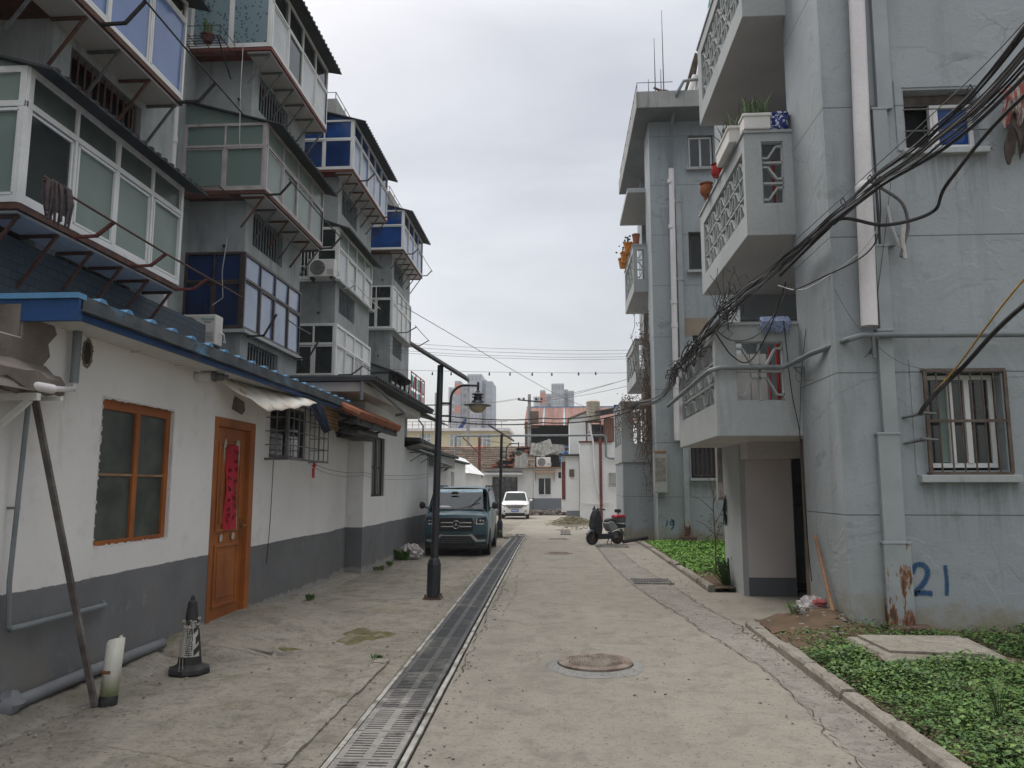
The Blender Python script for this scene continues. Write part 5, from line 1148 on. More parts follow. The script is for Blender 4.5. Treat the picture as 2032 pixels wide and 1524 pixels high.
def glazed():
    t_ = NT('blue_white_glaze'); return t_.fin(t_.mix(t_.mask(t_.noise(24, 2, .5), .53, .56), (.01, .03, .20), (.55, .58, .65)), .2)
m.build('body', glazed(), t, smooth=True); MB().lathe([(.12, 0), (0, .01)], (2.93, 9.87, 6.45), 18).build('earth', M['soil'], t)
m = MB(); m.lathe([(.04, 0), (.045, .1), (.04, .1)], (2.83, 9.9, 6.26), 14); tag(m.build('cup', M['pvc'], None, smooth=True), 'small white cup between the foam box and the glazed pot', 'cup')
for i, (x, y, r, mt, lab) in enumerate(((2.42, 11.35, .085, 'red', 'red clay jug on the middle balcony rail'), (2.40, 12.1, .10, 'terra', 'orange clay pot farthest along the middle balcony rail'), (2.47, 12.35, .07, 'terra', 'small clay pot behind the orange one on the middle rail'))):
    m = MB(); m.lathe([(r*.7, 0), (r*1.05, .05), (r, .15), (r*.75, .17), (r*1.1, .2), (r*1.0, .2)], (x, y, 6.26), 18); tag(m.build('clay_pot', M[mt], None, smooth=True), lab, 'pot', 'clay pots on the middle balcony rail')
q = random.Random(6); m = MB()
for k in range(10):
    m.tube([(2.75+q.uniform(-.1, .1), 9.9+q.uniform(0, .3), 6.75), (2.74, 10.0, 6.6), (2.72+q.uniform(-.1, .1), 10.0, 6.3+q.uniform(-.1, .1))], .03, 6)
t = thing('hanging_cloth', (2.6, 11.0, 6.3), 'dark red cloth hanging under the upper balcony', 'cloth')
m = MB(); V_ = []
for i in range(8):
    for j in range(6): m.v.append((2.52+.03*math.sin(i*1.7+j), 10.9+.07*j, 6.95-.08*i*(1-.04*j)))
for i in range(7):
    for j in range(5): o_ = i*6+j; m.f.append((o_, o_+1, o_+7, o_+6))
m.build('fabric', pm('dark_red_cloth', (.13, .025, .035), (.07, .02, .025), 14), t, smooth=True)
t = thing('potted_plant', (2.35, 24.5, 9.12), 'orange pots of flowers on the top balcony of the farther block', 'plant')
for (x, y, r, mt) in ((2.3, 24.6, .16, 'orangeplastic'), (2.28, 25.6, .17, 'orangeplastic'), (2.25, 26.3, .16, 'orangeplastic'), (2.45, 23.7, .12, 'terra')):
    m = MB(); m.lathe([(r*.75, 0), (r, .3), (r*1.1, .3), (r*1.1, .34), (r, .34)], (x, y, 9.16), 16); m.build('pot', M[mt], t, smooth=True)
q = random.Random(4); m = MB()
for k in range(40): x, y, z = 2.28+q.gauss(0, .1), q.uniform(24.4, 26.4), 9.5+q.random()*.3; m.blob((x, y, z), .035, 5, 4, k, .4)
m.build('foliage', M['blade'], t)
# mop on lower balcony rail
q = random.Random(9); m = MB()
for k in range(90):
    x = 2.60+k*.36/90; y = 9.90; l = q.uniform(.08, .2); m.tube([(x, 9.98, 3.72), (x+q.uniform(-.01, .01), 9.94, 3.755+q.uniform(0, .02)), (x+q.uniform(-.02, .02), 9.88, 3.70), (x+q.uniform(-.03, .03), 9.875, 3.74-l)], .009, 5)
tag(m.build('mop', pm('blue_white_mop', (.32, .36, .46), (.10, .14, .27), 40, 1, fine=.0), None), 'blue and white rag mop draped over the lowest balcony rail', 'mop')
# clothing at the far right edge
t = thing('torn_cloth', (5.0, 8.2, 5.3), 'torn faded red and white striped cloth bunched on the wall at the right edge', 'cloth')
def drape(x0, x1, zt, y, h, mat, nm, seed, amp=.028):
    q = random.Random(seed); m = MB(); n, k = 40, 24; low = [h*(1+.18*math.sin(i*.7)+q.uniform(-.12, .12)) for i in range(n+1)]
    for i in range(n+1):
        for j in range(k+1):
            u, v = i/n, j/k; m.v.append((x0+(x1-x0)*u+.03*math.sin(v*6+i*.3), y-amp*(.4+v)*math.sin(i*.9+v*2.1)-.05*math.sin(v*3.1), zt-.25*(1-u)**2-low[i]*v+.03*math.sin(i*.5)))
    for i in range(n):
        for j in range(k): o = i*(k+1)+j; m.f.append((o, o+1, o+k+2, o+k+1))
    o = m.build(nm, mat, t, smooth=True); o.modifiers.new('s', 'SOLIDIFY').thickness = .006
def stripes():
    t_ = NT('faded_striped_cloth'); c = t_.mix(t_.mask(t_.noise(1, 4, .6, t_.vec((30, 1, 5))), .46, .54), (.27, .07, .06), (.40, .36, .33)); return t_.fin(t_.mix(t_.mask(t_.noise(9, 6, .7), .5, .7), c, (.10, .07, .06)), .95)
drape(4.93, 5.6, 6.22, 8.42, .42, stripes(), 'fabric', 3); drape(4.97, 5.6, 5.97, 8.48, .50, pm('dark_lining', (.05, .04, .035), (.09, .07, .06), 12, 1), 'lining', 5, .018)  # darker inner layer behind the striped cloth
# ---- pipe across the near wall ----
m = MB(); m.tube([(6.5, WY-.12, 3.22), (3.32, WY-.12, 3.24), (3.18, WY-.13, 3.20), (2.98, 9.2, 3.16), (2.92, 9.75, 3.13), (2.83, 9.86, 3.10), (2.05, 9.86, 3.10), (1.94, 9.95, 3.08), (1.9, 10.4, 3.05), (1.9, 13.6, 3.0)], .032, 12)
tag(m.build('overhead_pipe', M['gpipe'], None, smooth=True), 'grey steam pipe running along the near wall and around the lowest balcony', 'pipe')
def bracket3(p, lab, s=.14):
    m = MB(); x, y, z = p; m.bar((x, y, z), (x+s, y, z), .03, .02); m.bar((x+s, y, z), (x+s, y, z-s), .02, .03, (0, 1, 0)); m.bar((x+.02, y, z-.01), (x+s, y, z-s+.01), .02, .02); tag(m.build('pipe_bracket', M['gpipe'], None), lab, 'bracket')
bracket3((2.93, 9.75, 3.08), 'grey triangular bracket under the pipe beside the lowest balcony'); 
m = MB(); m.bar((3.42, WY-.14, 3.22), (3.42, WY-.14, 2.98), .035, .02, (0, 1, 0)); m.bar((3.42, WY-.02, 3.05), (3.46, WY-.16, 3.2), .02, .02); tag(m.build('pipe_bracket', M['steel'], None), 'small steel pipe clamp on the near wall beside the flat duct', 'bracket')
for (x, z, lab) in ((3.73, 2.38, 'upper insulator arm beside the barred window'), (3.73, 2.1, 'lower insulator arm beside the barred window')):
    m = MB(); m.tube([(x, WY, z-.04), (x+.16, WY-.12, z), (x+.30, WY-.14, z-.01)], [.014, .02, .012], 8); m.blob((x+.15, WY-.12, z), .028, 8, 6, 1, .1); tag(m.build('insulator_arm', M['steel'], None, smooth=True), lab, 'bracket')
# stick and rubbish bag
m = MB(); m.tube([(3.03, 9.55, 1.02), (2.98, 8.82, .10)], [.02, .024], 8); tag(m.build('wooden_stick', M['palewood'], None), 'wooden stick leaning on the wall corner beside the rubbish bag', 'stick')
def bag(x, y, z, r, mt, mt2, lab, sx=1, sy=1, sz=.7, seed=1):
    t = thing('rubbish_bag', (x, y, z), lab, 'bag'); q = random.Random(seed); m = MB(); n, k = 26, 16
    for i in range(1, k):
        for j in range(n):
            a = math.pi*i/k; t_ = 2*math.pi*j/n; rr = r*(1+.13*math.sin(t_*5+i*.8)+.08*math.sin(t_*9-i*1.7)+q.uniform(-.05, .05)); m.v.append((x+rr*sx*math.sin(a)*math.cos(t_), y+rr*sy*math.sin(a)*math.sin(t_), z+max(-.0, r*sz*.8+rr*sz*math.cos(a))))
    for i in range(k-2):
        for j in range(n): m.f.append((i*n+j, (i+1)*n+j, (i+1)*n+(j+1) % n, i*n+(j+1) % n))
    m.f.append(tuple(range(n))); m.build('film', mt, t, smooth=False)
    if mt2: m = MB(); m.blob((x+r*.35*sx, y-r*.3, z+r*sz*1.35), r*.5, 10, 7, 3, .2, 1.2, .9, .55); m.build('red_film', mt2, t, smooth=False)
    return t
filmw = pm('white_film', (.46, .43, .41), (.34, .31, .30), 6, .35, .4, 20)
bag(2.84, 9.22, .12, .17, filmw, pm('red_film', (.40, .06, .06), (.30, .12, .12), 9, .4), 'crumpled white and red rubbish bag at the wall corner', 1.0, .7, .75, 1)
bag(-3.33, 17.3, .0, .22, filmw, None, 'white plastic rubbish bag on the ground beside the van', 1.1, .9, .8, 2)
m = MB(); q = random.Random(5)
for k in range(6): m.blob((-1.75+k*.09, 25.3+q.uniform(-.3, .3), gz(25)+.03), .11, 8, 5, k, .35, 1.2, 1, .45)
tag(m.build('rag_pile', M['stone'], None), 'grey rags piled beside the drain at the second lamp post', 'rags')
# small plants by the rubbish
def leafy(x, y, z, n, h, r, seed, lab, mat='leaf', ls=.03, grp=None, name='small_plant'):
    q = random.Random(seed); t = thing(name, (x, y, z), lab, 'plant', grp); st = MB(); lf = MB()
    for _ in range(n):
        a = q.uniform(0, 6.28); rr = r*q.uniform(.3, 1); hh = h*q.uniform(.5, 1); p0 = V((x, y, z)); p2 = V((x+rr*math.cos(a), y+rr*math.sin(a), z+hh)); p1 = (p0+p2)/2+V((0, 0, hh*.15)); st.tube([p0, p1, p2], .003, 4)
        for k in range(6):
            c = p1.lerp(p2, k/5)+V((q.gauss(0, .012), q.gauss(0, .012), q.gauss(0, .01))); d = V((q.gauss(0, 1), q.gauss(0, 1), q.uniform(-.2, .6))).normalized()*ls*q.uniform(.6, 1.3); s_ = d.cross(V((0, 0, 1))).normalized()*ls*.42
            b = len(lf.v); lf.v += [tuple(c), tuple(c+d*.5+s_), tuple(c+d), tuple(c+d*.5-s_)]; lf.f.append((b, b+1, b+2, b+3))
    st.build('stem', M['blade'], t); lf.build('leaves', M[mat], t); return t
leafy(2.62, 9.1, .06, 9, .26, .14, 3, 'upright leafy weed in front of the rubbish bag', ls=.045)
leafy(2.78, 9.15, .08, 10, .16, .14, 4, 'pale leafy weed at the foot of the rubbish bag', ls=.05)
leafy(2.66, 9.0, .04, 26, .07, .12, 5, 'low green tuft at the kerb end', ls=.03)
leafy(4.75, 8.5, .08, 10, .16, .12, 8, 'small weed at the foot of the wall right of the painted number', ls=.04)
# ---- ground cover ----
import array
def cover(name, n, reg, zf, ls, hmax, mat, seed, lab, kind='stuff', dens=None):
    q = random.Random(seed); vs = []; fs = []
    for _ in range(n):
        for _t in range(8):
            x, y = q.uniform(reg[0], reg[1]), reg[2]+(reg[3]-reg[2])*q.random()
            if dens is None or q.random() < dens(x, y): break
        else: continue
        h = q.random(); z = gz(y)+zf(x, y)+hmax*(.15+.85*h)*(.65+.35*math.sin(x*5+1.3*math.sin(y*3.1))*math.cos(y*4)); a = q.uniform(0, 6.28); tl = q.gauss(0, .35); l = ls*q.uniform(.55, 1.3); wd = l*q.uniform(.3, .45)
        d = (math.cos(a)*l, math.sin(a)*l, l*tl); s_ = (-math.sin(a)*wd, math.cos(a)*wd, q.gauss(0, .2)*wd); b = len(vs)
        vs += [(x, y, z), (x+d[0]*.5+s_[0], y+d[1]*.5+s_[1], z+d[2]*.5+s_[2]+l*.1), (x+d[0], y+d[1], z+d[2]-l*.08), (x+d[0]*.5-s_[0], y+d[1]*.5-s_[1], z+d[2]*.5-s_[2]+l*.1)]
        fs += [(b, b+1, b+2), (b, b+2, b+3)]
    m = MB(); m.v = vs; m.f = fs; return tag(m.build(name, M[mat], None, org=(reg[0], reg[2], 0)), lab, 'ground cover', kind=kind)
def dn(x, y):
    d = 1.0
    if y > 7.2: d *= max(.25, 1-(y-7.2)/1.6)*.95
    if x < 3.1 and y > 8.0: d *= .55
    if 2.75 < x < 4.0 and 7.1 < y < 8.05: d = 0
    if y > 7.95: d *= .85
    return min(1, d)*(.5+.5*min(1, (x-2.25)/.25))*(1 if math.sin(x*3.1+y*1.7)*math.sin(x*1.3-y*2.9) > -.75 else .3)
cover('ground_cover', 105000, (2.24, 6.2, 3.6, 8.55), bed, .029, .12, 'leaf', 1, 'dense dark green leafy ground cover in the near planting bed', dens=dn)
cover('ground_cover', 6500, (2.22, 5.5, 3.9, 8.5), bed, .052, .15, 'leaf', 2, 'larger leaves standing out of the near ground cover', dens=lambda x, y: dn(x, y)*(1 if math.sin(x*2.1)*math.cos(y*2.3) > .1 else .15))
cover('ground_cover', 26000, (2.38, 5.0, 13.5, 22.3), lambda x, y: .03, .055, .15, 'clover', 3, 'bright green clover patch below the farther block', dens=lambda x, y: 1 if y > 14.4 or (x > 2.6+(14.4-y)*.6) else .1)
q = random.Random(2)
for k in range(9):
    x, y = q.uniform(2.7, 4.6), q.uniform(5.2, 7.3); leafy(x, y, bed(x, y), 8, .30, .10, 20+k, 'tall stalk standing out of the ground cover, %s' % ('nearest the block', 'by the kerb', 'at the front', 'beside the slab', 'in the middle', 'towards the right', 'behind', 'in the corner', 'small')[k], ls=.045, grp='tall stalks in the near planting bed')
for k, o in enumerate([o for o in COL.objects if o.get('group') == 'tall stalks in the near planting bed']): o['label'] = 'tall leafy stalk standing out of the near ground cover'
cover('ground_cover', 14000, (2.24, 6.2, 3.6, 8.55), bed, .032, .14, 'leaf2', 6, 'lighter young leaves scattered through the near ground cover', dens=lambda x, y: dn(x, y)*(1 if math.sin(x*3.3+1)*math.cos(y*2.9) > -.1 else .2))
cover('leaf_litter', 500, (2.24, 6.2, 3.6, 8.6), bed, .03, .12, 'vleaf', 7, 'dead brown leaves lying in the near planting bed')
# lily clump and bare shrub in far bed
q = random.Random(7); m = MB()
for k in range(110):
    a = q.uniform(0, 6.28); r = q.uniform(.02, .42); h = q.uniform(.2, .55); w_ = .014; x, y = 2.72+.14*math.cos(a), 12.75+.1*math.sin(a); s_ = (-math.sin(a)*w_, math.cos(a)*w_); b = len(m.v)
    for u in (0, .5, .8, 1): 
        xx, yy, zz = x+r*u*math.cos(a), y+r*u*math.sin(a), .03+h*(2.0*u-1.15*u*u); ww = 1 if u < .9 else .1; m.v += [(xx-s_[0]*ww, yy-s_[1]*ww, zz), (xx+s_[0]*ww, yy+s_[1]*ww, zz)]
    for i in range(3): m.f.append((b+2*i, b+2*i+1, b+2*i+3, b+2*i+2))
tag(m.build('lily_clump', M['blade'], None), 'dark strappy clump of lily leaves beside the entrance porch', 'plant')
q = random.Random(17); m = MB()
m.tube([(2.75, 14.2, 0), (2.76, 14.2, .6), (2.74, 14.2, 1.2), (2.78, 14.2, 1.75)], [.016, .013, .01, .005], 6)
for (z, dx, dz) in ((.75, -.35, .25), (.9, .28, .4), (1.15, -.45, .3), (1.3, .2, .4), (.6, .15, .35), (1.45, -.15, .4)): m.tube([(2.75, 14.2, z), (2.75+dx*.5, 14.15, z+dz*.7), (2.75+dx, 14.1, z+dz)], [.009, .006, .003], 5)
t = thing('bare_sapling', (2.75, 14.2, 0), 'thin bare sapling in the clover bed with few leaves', 'tree'); m.build('trunk', M['twig'], t)
m = MB(); 
for k in range(60):
    x, y, z = 2.75+q.gauss(0, .14), 14.2+q.gauss(0, .1), q.uniform(.3, 1.1); m.add([(x, y, z), (x+.03, y, z+.012), (x+.05, y+.01, z), (x+.03, y, z-.012)], [(0, 1, 2, 3)])
m.build('crown', M['leaf'], t)
# dried vines on block 19
q = random.Random(21); m = MB(); lf = MB()
for k in range(30):
    x, y = q.gauss(2.62, .13), 23.50+q.uniform(-.08, .02); z = q.choice((6.9, 6.2, 4.9, 4.2, 3.4)); pts = []
    for i in range(7): pts.append((x, y, z)); x += q.gauss(0, .07); z -= q.uniform(.2, .45)
    m.tube(pts, .008, 4)
    for p in pts:
        for _ in range(4):
            a, b, c = p[0]+q.gauss(0, .06), p[1]-q.random()*.05, p[2]+q.gauss(0, .08); d = q.uniform(.02, .045); lf.add([(a, b, c), (a+d, b-.01, c+d*.4), (a+d*.9, b, c-d*.5), (a, b-.01, c-d*.8)], [(0, 1, 2, 3)])
for k in range(30):
    x, y, z = q.uniform(1.9, 2.7), 23.45, q.uniform(3.9, 4.4); pts = [(x, y, z)]
    for i in range(5): x += q.gauss(0, .12); z -= q.uniform(-.05, .35); pts.append((x, y+q.uniform(-.1, 0), z))
    m.tube(pts, .007, 4)
    for p in pts:
        for _ in range(4): a, b, c = p[0]+q.gauss(0, .06), p[1]-q.random()*.05, p[2]+q.gauss(0, .07); lf.add([(a, b, c), (a+.03, b-.01, c+.012), (a+.027, b, c-.016), (a, b-.01, c-.026)], [(0, 1, 2, 3)])
vt = thing('dried_vine', (2.6, 23.5, 2.2), 'brown dried creeper hanging over the balconies of the farther block', 'vine'); m.build('stem', M['twig'], vt); lf.build('leaves', M['vleaf'], vt)
m = MB(); m.tube([(1.75, 22.2, .05), (2.05, 22.4, .09), (2.5, 22.9, .12)], .05, 8); tag(m.build('hose', M['rubber'], None, smooth=True), 'black hose on the ground behind the scooter', 'hose')
# ================= STREET OBJECTS =================
def lamp(x, y, label, rz=0, hide=False):
    t = thing('street_lamp', (x, y, gz(y)), label, 'street lamp', 'black solar street lamps', 0, True); t.rotation_euler = (0, R(1.1), rz)
    m = MB(); m.box(-.13, .13, -.13, .13, 0, .015)
    for a in (-.1, .1):
        for b in (-.1, .1): m.tube([(a, b, .01), (a, b, .06)], .012, 6)
    m.build('base_plate', pm('rusty_plate', (.12, .06, .035), (.07, .04, .03), 20), t)
    m = MB(); m.lathe([(.10, .015), (.10, .48), (.075, .55), (.058, .57)], (0, 0, 0), 8); m.lathe([(.058, .57), (.046, 3.4)], (0, 0, 0), 8); m.build('pole', M['lamp'], t, bevel=.003)
    m = MB(); m.prism([(-.44, -.17, .30), (.42, -.17, -.22), (.42, -.17, -.18), (-.44, -.17, .34)], (0, .34, 0)); m.v = [(a, b, c+3.40) for a, b, c in m.v]; o = m.build('solar_panel', pm('panel_underside', (.22, .215, .225), (.16, .155, .16), 3, .5), t, bevel=.004)
    m = MB(); m.prism([(-.44, -.175, .281), (.42, -.175, -.239), (.42, -.175, -.222), (-.44, -.175, .298)], (0, .35, 0)); m.v = [(a, b, c+3.40) for a, b, c in m.v]; m.build('panel_frame', M['dark'], o)
    m = MB(); pts = [(.17, 0, 2.54), (.17, 0, 2.86)]+[(.17+.21*(1-math.cos(k*math.pi/16)), 0, 2.88+.22*math.sin(k*math.pi/16)) for k in range(1, 9)]+[(.585, 0, 3.10)]
    m.tube(pts, .018, 10); m.tube([(0, 0, 2.83), (.17, 0, 2.83)], .016, 8); m.tube([(0, 0, 2.64), (.17, 0, 2.64)], .016, 8); m.tube([(.575, 0, 3.15), (.575, 0, 3.02)], .018, 8); m.build('arm', M['lamp'], t, smooth=True)
    m = MB(); m.lathe([(.03, .215), (.035, .20), (.085, .175), (.09, .16), (.055, .155), (.055, .135), (.085, .13), (.085, .118), (.06, .112), (.06, .09), (.09, .06), (.10, .04), (.20, .01), (.205, 0), (.15, .004)], (.575, 0, 2.80), 24); h = m.build('lamp_shade', pm('lamp_shade_grey', (.045, .052, .062), (.03, .035, .04), 5, .35), t, smooth=True)
    m = MB(); m.lathe([(.13, .004), (.125, -.04), (.095, -.08), (.05, -.105), (0, -.112)], (.575, 0, 2.80), 24); m.build('globe', pm('frosted_globe', (.42, .36, .25), (.34, .29, .21), 3, .35), h, smooth=True)
    return t
L1 = lamp(-1.845, 11.31, 'nearest black solar street lamp, standing in front of the teal van')
dup(L1, (-2.02, 25.75, gz(25.75)), 'second black solar street lamp, standing behind the van')
dup(L1, (-5.25, 45.0, gz(45)-.3), 'small farthest solar street lamp behind the low white houses')
# ---- cars ----
def car(name, loc, rz, W_, L_, secs, paint, label, van, skip=None):
    t = thing(name, loc, label, 'van' if van else 'car', None, rz, True); hw = W_/2
    m = MB(); S = []
    for (y, zb, zm, zt, wb, wm, wt) in secs:
        half = [(0, zb), (wb*.85, zb), (wb, zb+.06), (wm, (zb+zm)*.5), (wm, zm), (wm-.02, zm+.03), (wt+.02, zt-.05), (wt-.03, zt-.01), (wt*.6, zt+.012), (0, zt+.02)]
        S.append([(a*hw, y, z) for a, z in half]+[(-a*hw, y, z) for a, z in half[-2:0:-1]])
    k = len(S[0])
    for r in S: m.v += r
    for i in range(len(S)-1):
        for j in range(k):
            if skip and skip(i, j, k): continue
            m.f.append((i*k+j, (i+1)*k+j, (i+1)*k+(j+1) % k, i*k+(j+1) % k))
    m.f.append(tuple(range(k))); m.f.append(tuple((len(S)-1)*k+j for j in range(k))[::-1])
    m.build('body', paint, t, smooth=True, bevel=.012)
    return t
teal = pm('teal_car_paint', (.032, .088, .112), (.028, .076, .10), 1, .28, spec=.6, dirt=(.10, .13, .135), dsc=2, damt=(.5, .8), fine=.06)
vanS = [(0, .30, .74, .80, .90, .93, .90), (.05, .22, .80, .93, .95, .98, .92), (.22, .20, .84, .97, .97, 1, .92), (.46, .20, .94, 1.02, .97, 1, .90), (.98, .20, .98, 1.545, .97, 1, .84), (1.2, .20, .98, 1.585, .97, 1, .85), (3.4, .20, .98, 1.585, .97, 1, .85), (3.8, .24, .98, 1.50, .95, .97, .84), (3.86, .35, .95, 1.40, .9, .93, .8)]
van = car('van', (-2.42, 18.0, 0), R(1.6), 1.50, 3.86, vanS, teal, 'teal minivan with a chrome star grille parked by the white wall', True, lambda i, j, k: (i == 3 and j in (6, 7, 8, 9, 10, 11)) or (i == 5 and j in (5, 12)))
gl_ = M['gdark']
def clear_glass(name, tint, mixf):
    t_ = NT(name); t_.t.nodes.remove(t_.b); tr = t_.n('ShaderNodeBsdfTransparent'); tr.inputs[0].default_value = tint+(1,); g_ = t_.n('ShaderNodeBsdfGlossy'); g_.inputs['Roughness'].default_value = .03; g_.inputs[0].default_value = (.9, .95, 1, 1)
    fr_ = t_.n('ShaderNodeFresnel'); fr_.inputs[0].default_value = 1.5; mx_ = t_.n('ShaderNodeMixShader'); t_.l(t_.math('MAXIMUM', t_.math('MULTIPLY', fr_.outputs[0], 1.0), mixf), mx_.inputs[0]); t_.l(tr.outputs[0], mx_.inputs[1]); t_.l(g_.outputs[0], mx_.inputs[2]); t_.l(mx_.outputs[0], t_.o.inputs['Surface']); return t_.m
wsg = clear_glass('windscreen_glass', (.62, .70, .70), .05); sdg = clear_glass('side_glass', (.35, .40, .40), .10)
m = MB(); m.box(-.66, .66, .50, .80, .80, 1.02); m.prism([(-.64, .50, 1.02), (-.64, .62, 1.06), (-.64, .85, 1.06), (-.64, .85, .9)], (1.28, 0, 0)); m.build('dashboard', M['rubber'], van, bevel=.02)
for s in (-1, 1):
    m = MB(); m.box(s*.34-.22, s*.34+.22, 1.35, 1.50, .5, 1.15); m.box(s*.34-.22, s*.34+.22, 1.0, 1.4, .5, .64); m.box(s*.34-.12, s*.34+.12, 1.40, 1.48, 1.19, 1.36); m.build('front_seat', pm('grey_seat', (.16, .165, .17), (.12, .125, .13), 5), van, bevel=.04)
m = MB(); m.tube([(.34+.16*math.cos(a*math.pi/12), .92, 1.04+.15*math.sin(a*math.pi/12)) for a in range(25)], .014, 6, False); m.bar((.2, .92, 1.04), (.48, .92, 1.04), .03, .02); m.build('steering_wheel', pm('grey_wheel', (.30, .31, .32), (.25, .26, .27)), van)
m = MB(); m.box(-.72, .72, 3.35, 3.40, .4, 1.2); m.box(-.62, .62, 2.4, 2.5, .5, 1.2); m.build('rear_seat', bpy.data.materials['grey_seat'], van, bevel=.03)
m = MB(); m.blob((-.12, .78, 1.44), .05, 10, 6, 1, .0, 2, .4, .7); m.blob((-.34, .62, 1.10), .09, 10, 6, 4, .3, 1.4, .8, .5); m.build('dash_clutter', M['rubber'], van)
for s in (-1, 1):
    for ya, yb in ((1.2, 1.22), (1.44, 1.56), (2.59, 2.71), (3.28, 3.4)): MB().prism([(s*.742, ya, .98), (s*.742, yb, .98), (s*.655, yb, 1.54), (s*.655, ya, 1.54)], (-s*.02, 0, 0)).build('pillar', teal, van)
def plate(par, name, pts, mat, dy=(0, -.02, 0), **kw): return MB().prism(pts, dy).build(name, mat, par, **kw)
fy = -.005
plate(van, 'windscreen', [(-.60, .475, 1.055), (.60, .475, 1.055), (.545, .985, 1.525), (-.545, .985, 1.525)], wsg, (0, -.012, .012), bevel=.004)
plate(van, 'windscreen_seal', [(-.64, .452, 1.035), (.64, .452, 1.035), (.60, .476, 1.057), (-.60, .476, 1.057)], M['rubber'], (0, -.016, .012))
for s in (-1, 1):
    o = MB().prism([(s*.752, .66, 1.03), (s*.752, 1.45, 1.03), (s*.675, 1.45, 1.47), (s*.675, 1.04, 1.47)], (s*.006, 0, 0)).build('side_window', gl_, van)
    MB().prism([(s*.738, 1.55, 1.0), (s*.738, 2.6, 1.0), (s*.662, 2.6, 1.52), (s*.662, 1.55, 1.52)], (s*.006, 0, 0)).build('side_window', sdg, van)
    MB().prism([(s*.738, 2.7, 1.0), (s*.738, 3.3, 1.0), (s*.662, 3.3, 1.52), (s*.662, 2.7, 1.52)], (s*.006, 0, 0)).build('side_window', sdg, van)
    m = MB(); m.blob((s*.87, .50, 1.15), .085, 12, 8, 1, .05, .9, .7, 1.0); m.bar((s*.74, .56, 1.08), (s*.86, .52, 1.12), .05, .03); m.build('wing_mirror', M['rubber'], van, smooth=True)
    m = MB(); m.box(s*.62-.015, s*.62+.015, 1.15, 3.4, 1.605, 1.625); 
    for y in (1.15, 2.2, 3.35): m.box(s*.62-.02, s*.62+.02, y-.05, y+.05, 1.58, 1.61)
    m.build('roof_rail', M['rubber'], van)
    for y in (.62, 3.05):
        m = MB(); m.lathe([(.20, -.09), (.28, -.085), (.285, 0), (.28, .085), (.20, .09)], (s*.665, y, .285), 28, (1, 0, 0)); w_ = m.build('wheel', M['rubber'], van, smooth=True)
        m = MB(); m.lathe([(.19, 0), (.18, .02), (.04, .0), (.03, .02)], (s*.665+s*.075, y, .285), 20, (s, 0, 0)); m.build('rim', M['steel'], w_, smooth=True)
        m = MB(); m.lathe([(.30, 0), (.33, 0), (.33, .015), (.30, .015)], (s*.745, y, .285), 28, (s, 0, 0)); m.build('wheel_arch', M['rubber'], van)
    # headlights
    h = plate(van, 'headlight', [(s*.43, -.012, .705), (s*.69, .03, .715), (s*.70, .04, .865), (s*.66, .0, .885), (s*.47, -.012, .87)], pm('lamp_housing', (.05, .055, .06), (.03, .03, .035), 5, .2), (0, -.012, 0), bevel=.004)
    m = MB(); m.box(s*.46, s*.65, -.032, -.024, .725, .748); m.prism([(s*.455, -.026, .748), (s*.475, -.026, .748), (s*.50, -.026, .855), (s*.48, -.026, .855)], (0, -.006, 0)); m.build('light_strip', pm('clear_lens', (.70, .68, .60), (.6, .58, .5), 8, .2), h)
    m = MB(); m.lathe([(.032, 0), (.028, .01), (.0, .016)], (s*.56, -.024, .81), 14, (0, -1, 0)); m.lathe([(.026, 0), (.022, .01), (.0, .014)], (s*.625, -.022, .81), 14, (0, -1, 0)); m.build('lens', M['chrome'], h, smooth=True)
    # bumper corner: dark intake and chrome wing
    plate(van, 'intake', [(s*.46, -.012, .40), (s*.70, .01, .42), (s*.70, .01, .49), (s*.44, -.012, .50)], M['rubber'], (0, -.01, 0))
    plate(van, 'chrome_trim', [(s*.46, -.02, .33), (s*.68, .0, .34), (s*.69, .0, .385), (s*.50, -.02, .38), (s*.37, -.02, .50), (s*.31, -.02, .50)], M['chrome'], (0, -.014, 0))
    plate(van, 'door_line', [(s*.752, 1.5, .35), (s*.752, 1.515, .35), (s*.752, 1.515, .98), (s*.752, 1.5, .98)], M['rubber'], (s*.002, 0, 0))
g = plate(van, 'grille', [(-.385, -.012, .57), (.385, -.012, .57), (.395, -.012, .78), (.37, -.012, .875), (-.37, -.012, .875), (-.395, -.012, .78)], pm('grille_black', (.02, .022, .025), (.012, .013, .015), 5, .3), (0, -.012, 0), bevel=.004)
m = MB()
for z in (.675, .765):
    m.box(-.36, -.09, -.04, -.024, z-.013, z+.013); m.box(.09, .36, -.04, -.024, z-.013, z+.013)
    for k in range(5): 
        for s in (-1, 1): m.box(s*(.12+k*.053)-.012, s*(.12+k*.053)+.012, -.043, -.04, z-.006, z+.006)
m.build('grille_bar', M['chrome'], g, bevel=.003)
m = MB(); m.tube([(.088*math.cos(a*math.pi/16), -.038, .72+.088*math.sin(a*math.pi/16)) for a in range(33)], .009, 8, False)
for k in range(3): a = math.pi/2+k*2*math.pi/3; c_, s_ = math.cos(a), math.sin(a); m.prism([(0+.016*s_, -.034, .72-.016*c_), (.082*c_, -.034, .72+.082*s_), (0-.016*s_, -.034, .72+.016*c_)], (0, -.01, 0))
m.build('star_emblem', M['chrome'], g)
plate(van, 'lower_intake', [(-.42, -.006, .27), (.42, -.006, .27), (.34, -.006, .455), (-.34, -.006, .455)], M['rubber'], (0, -.012, 0))
m = MB(); m.box(-.34, .34, -.03, -.018, .462, .482); 
m.build('chrome_trim', M['chrome'], van)
m = MB()
for z in (.31, .35, .39, .43): m.box(-.37+.1*(z-.3), .37-.1*(z-.3), -.024, -.018, z, z+.008)
m.build('intake_slat', M['steel'], van)
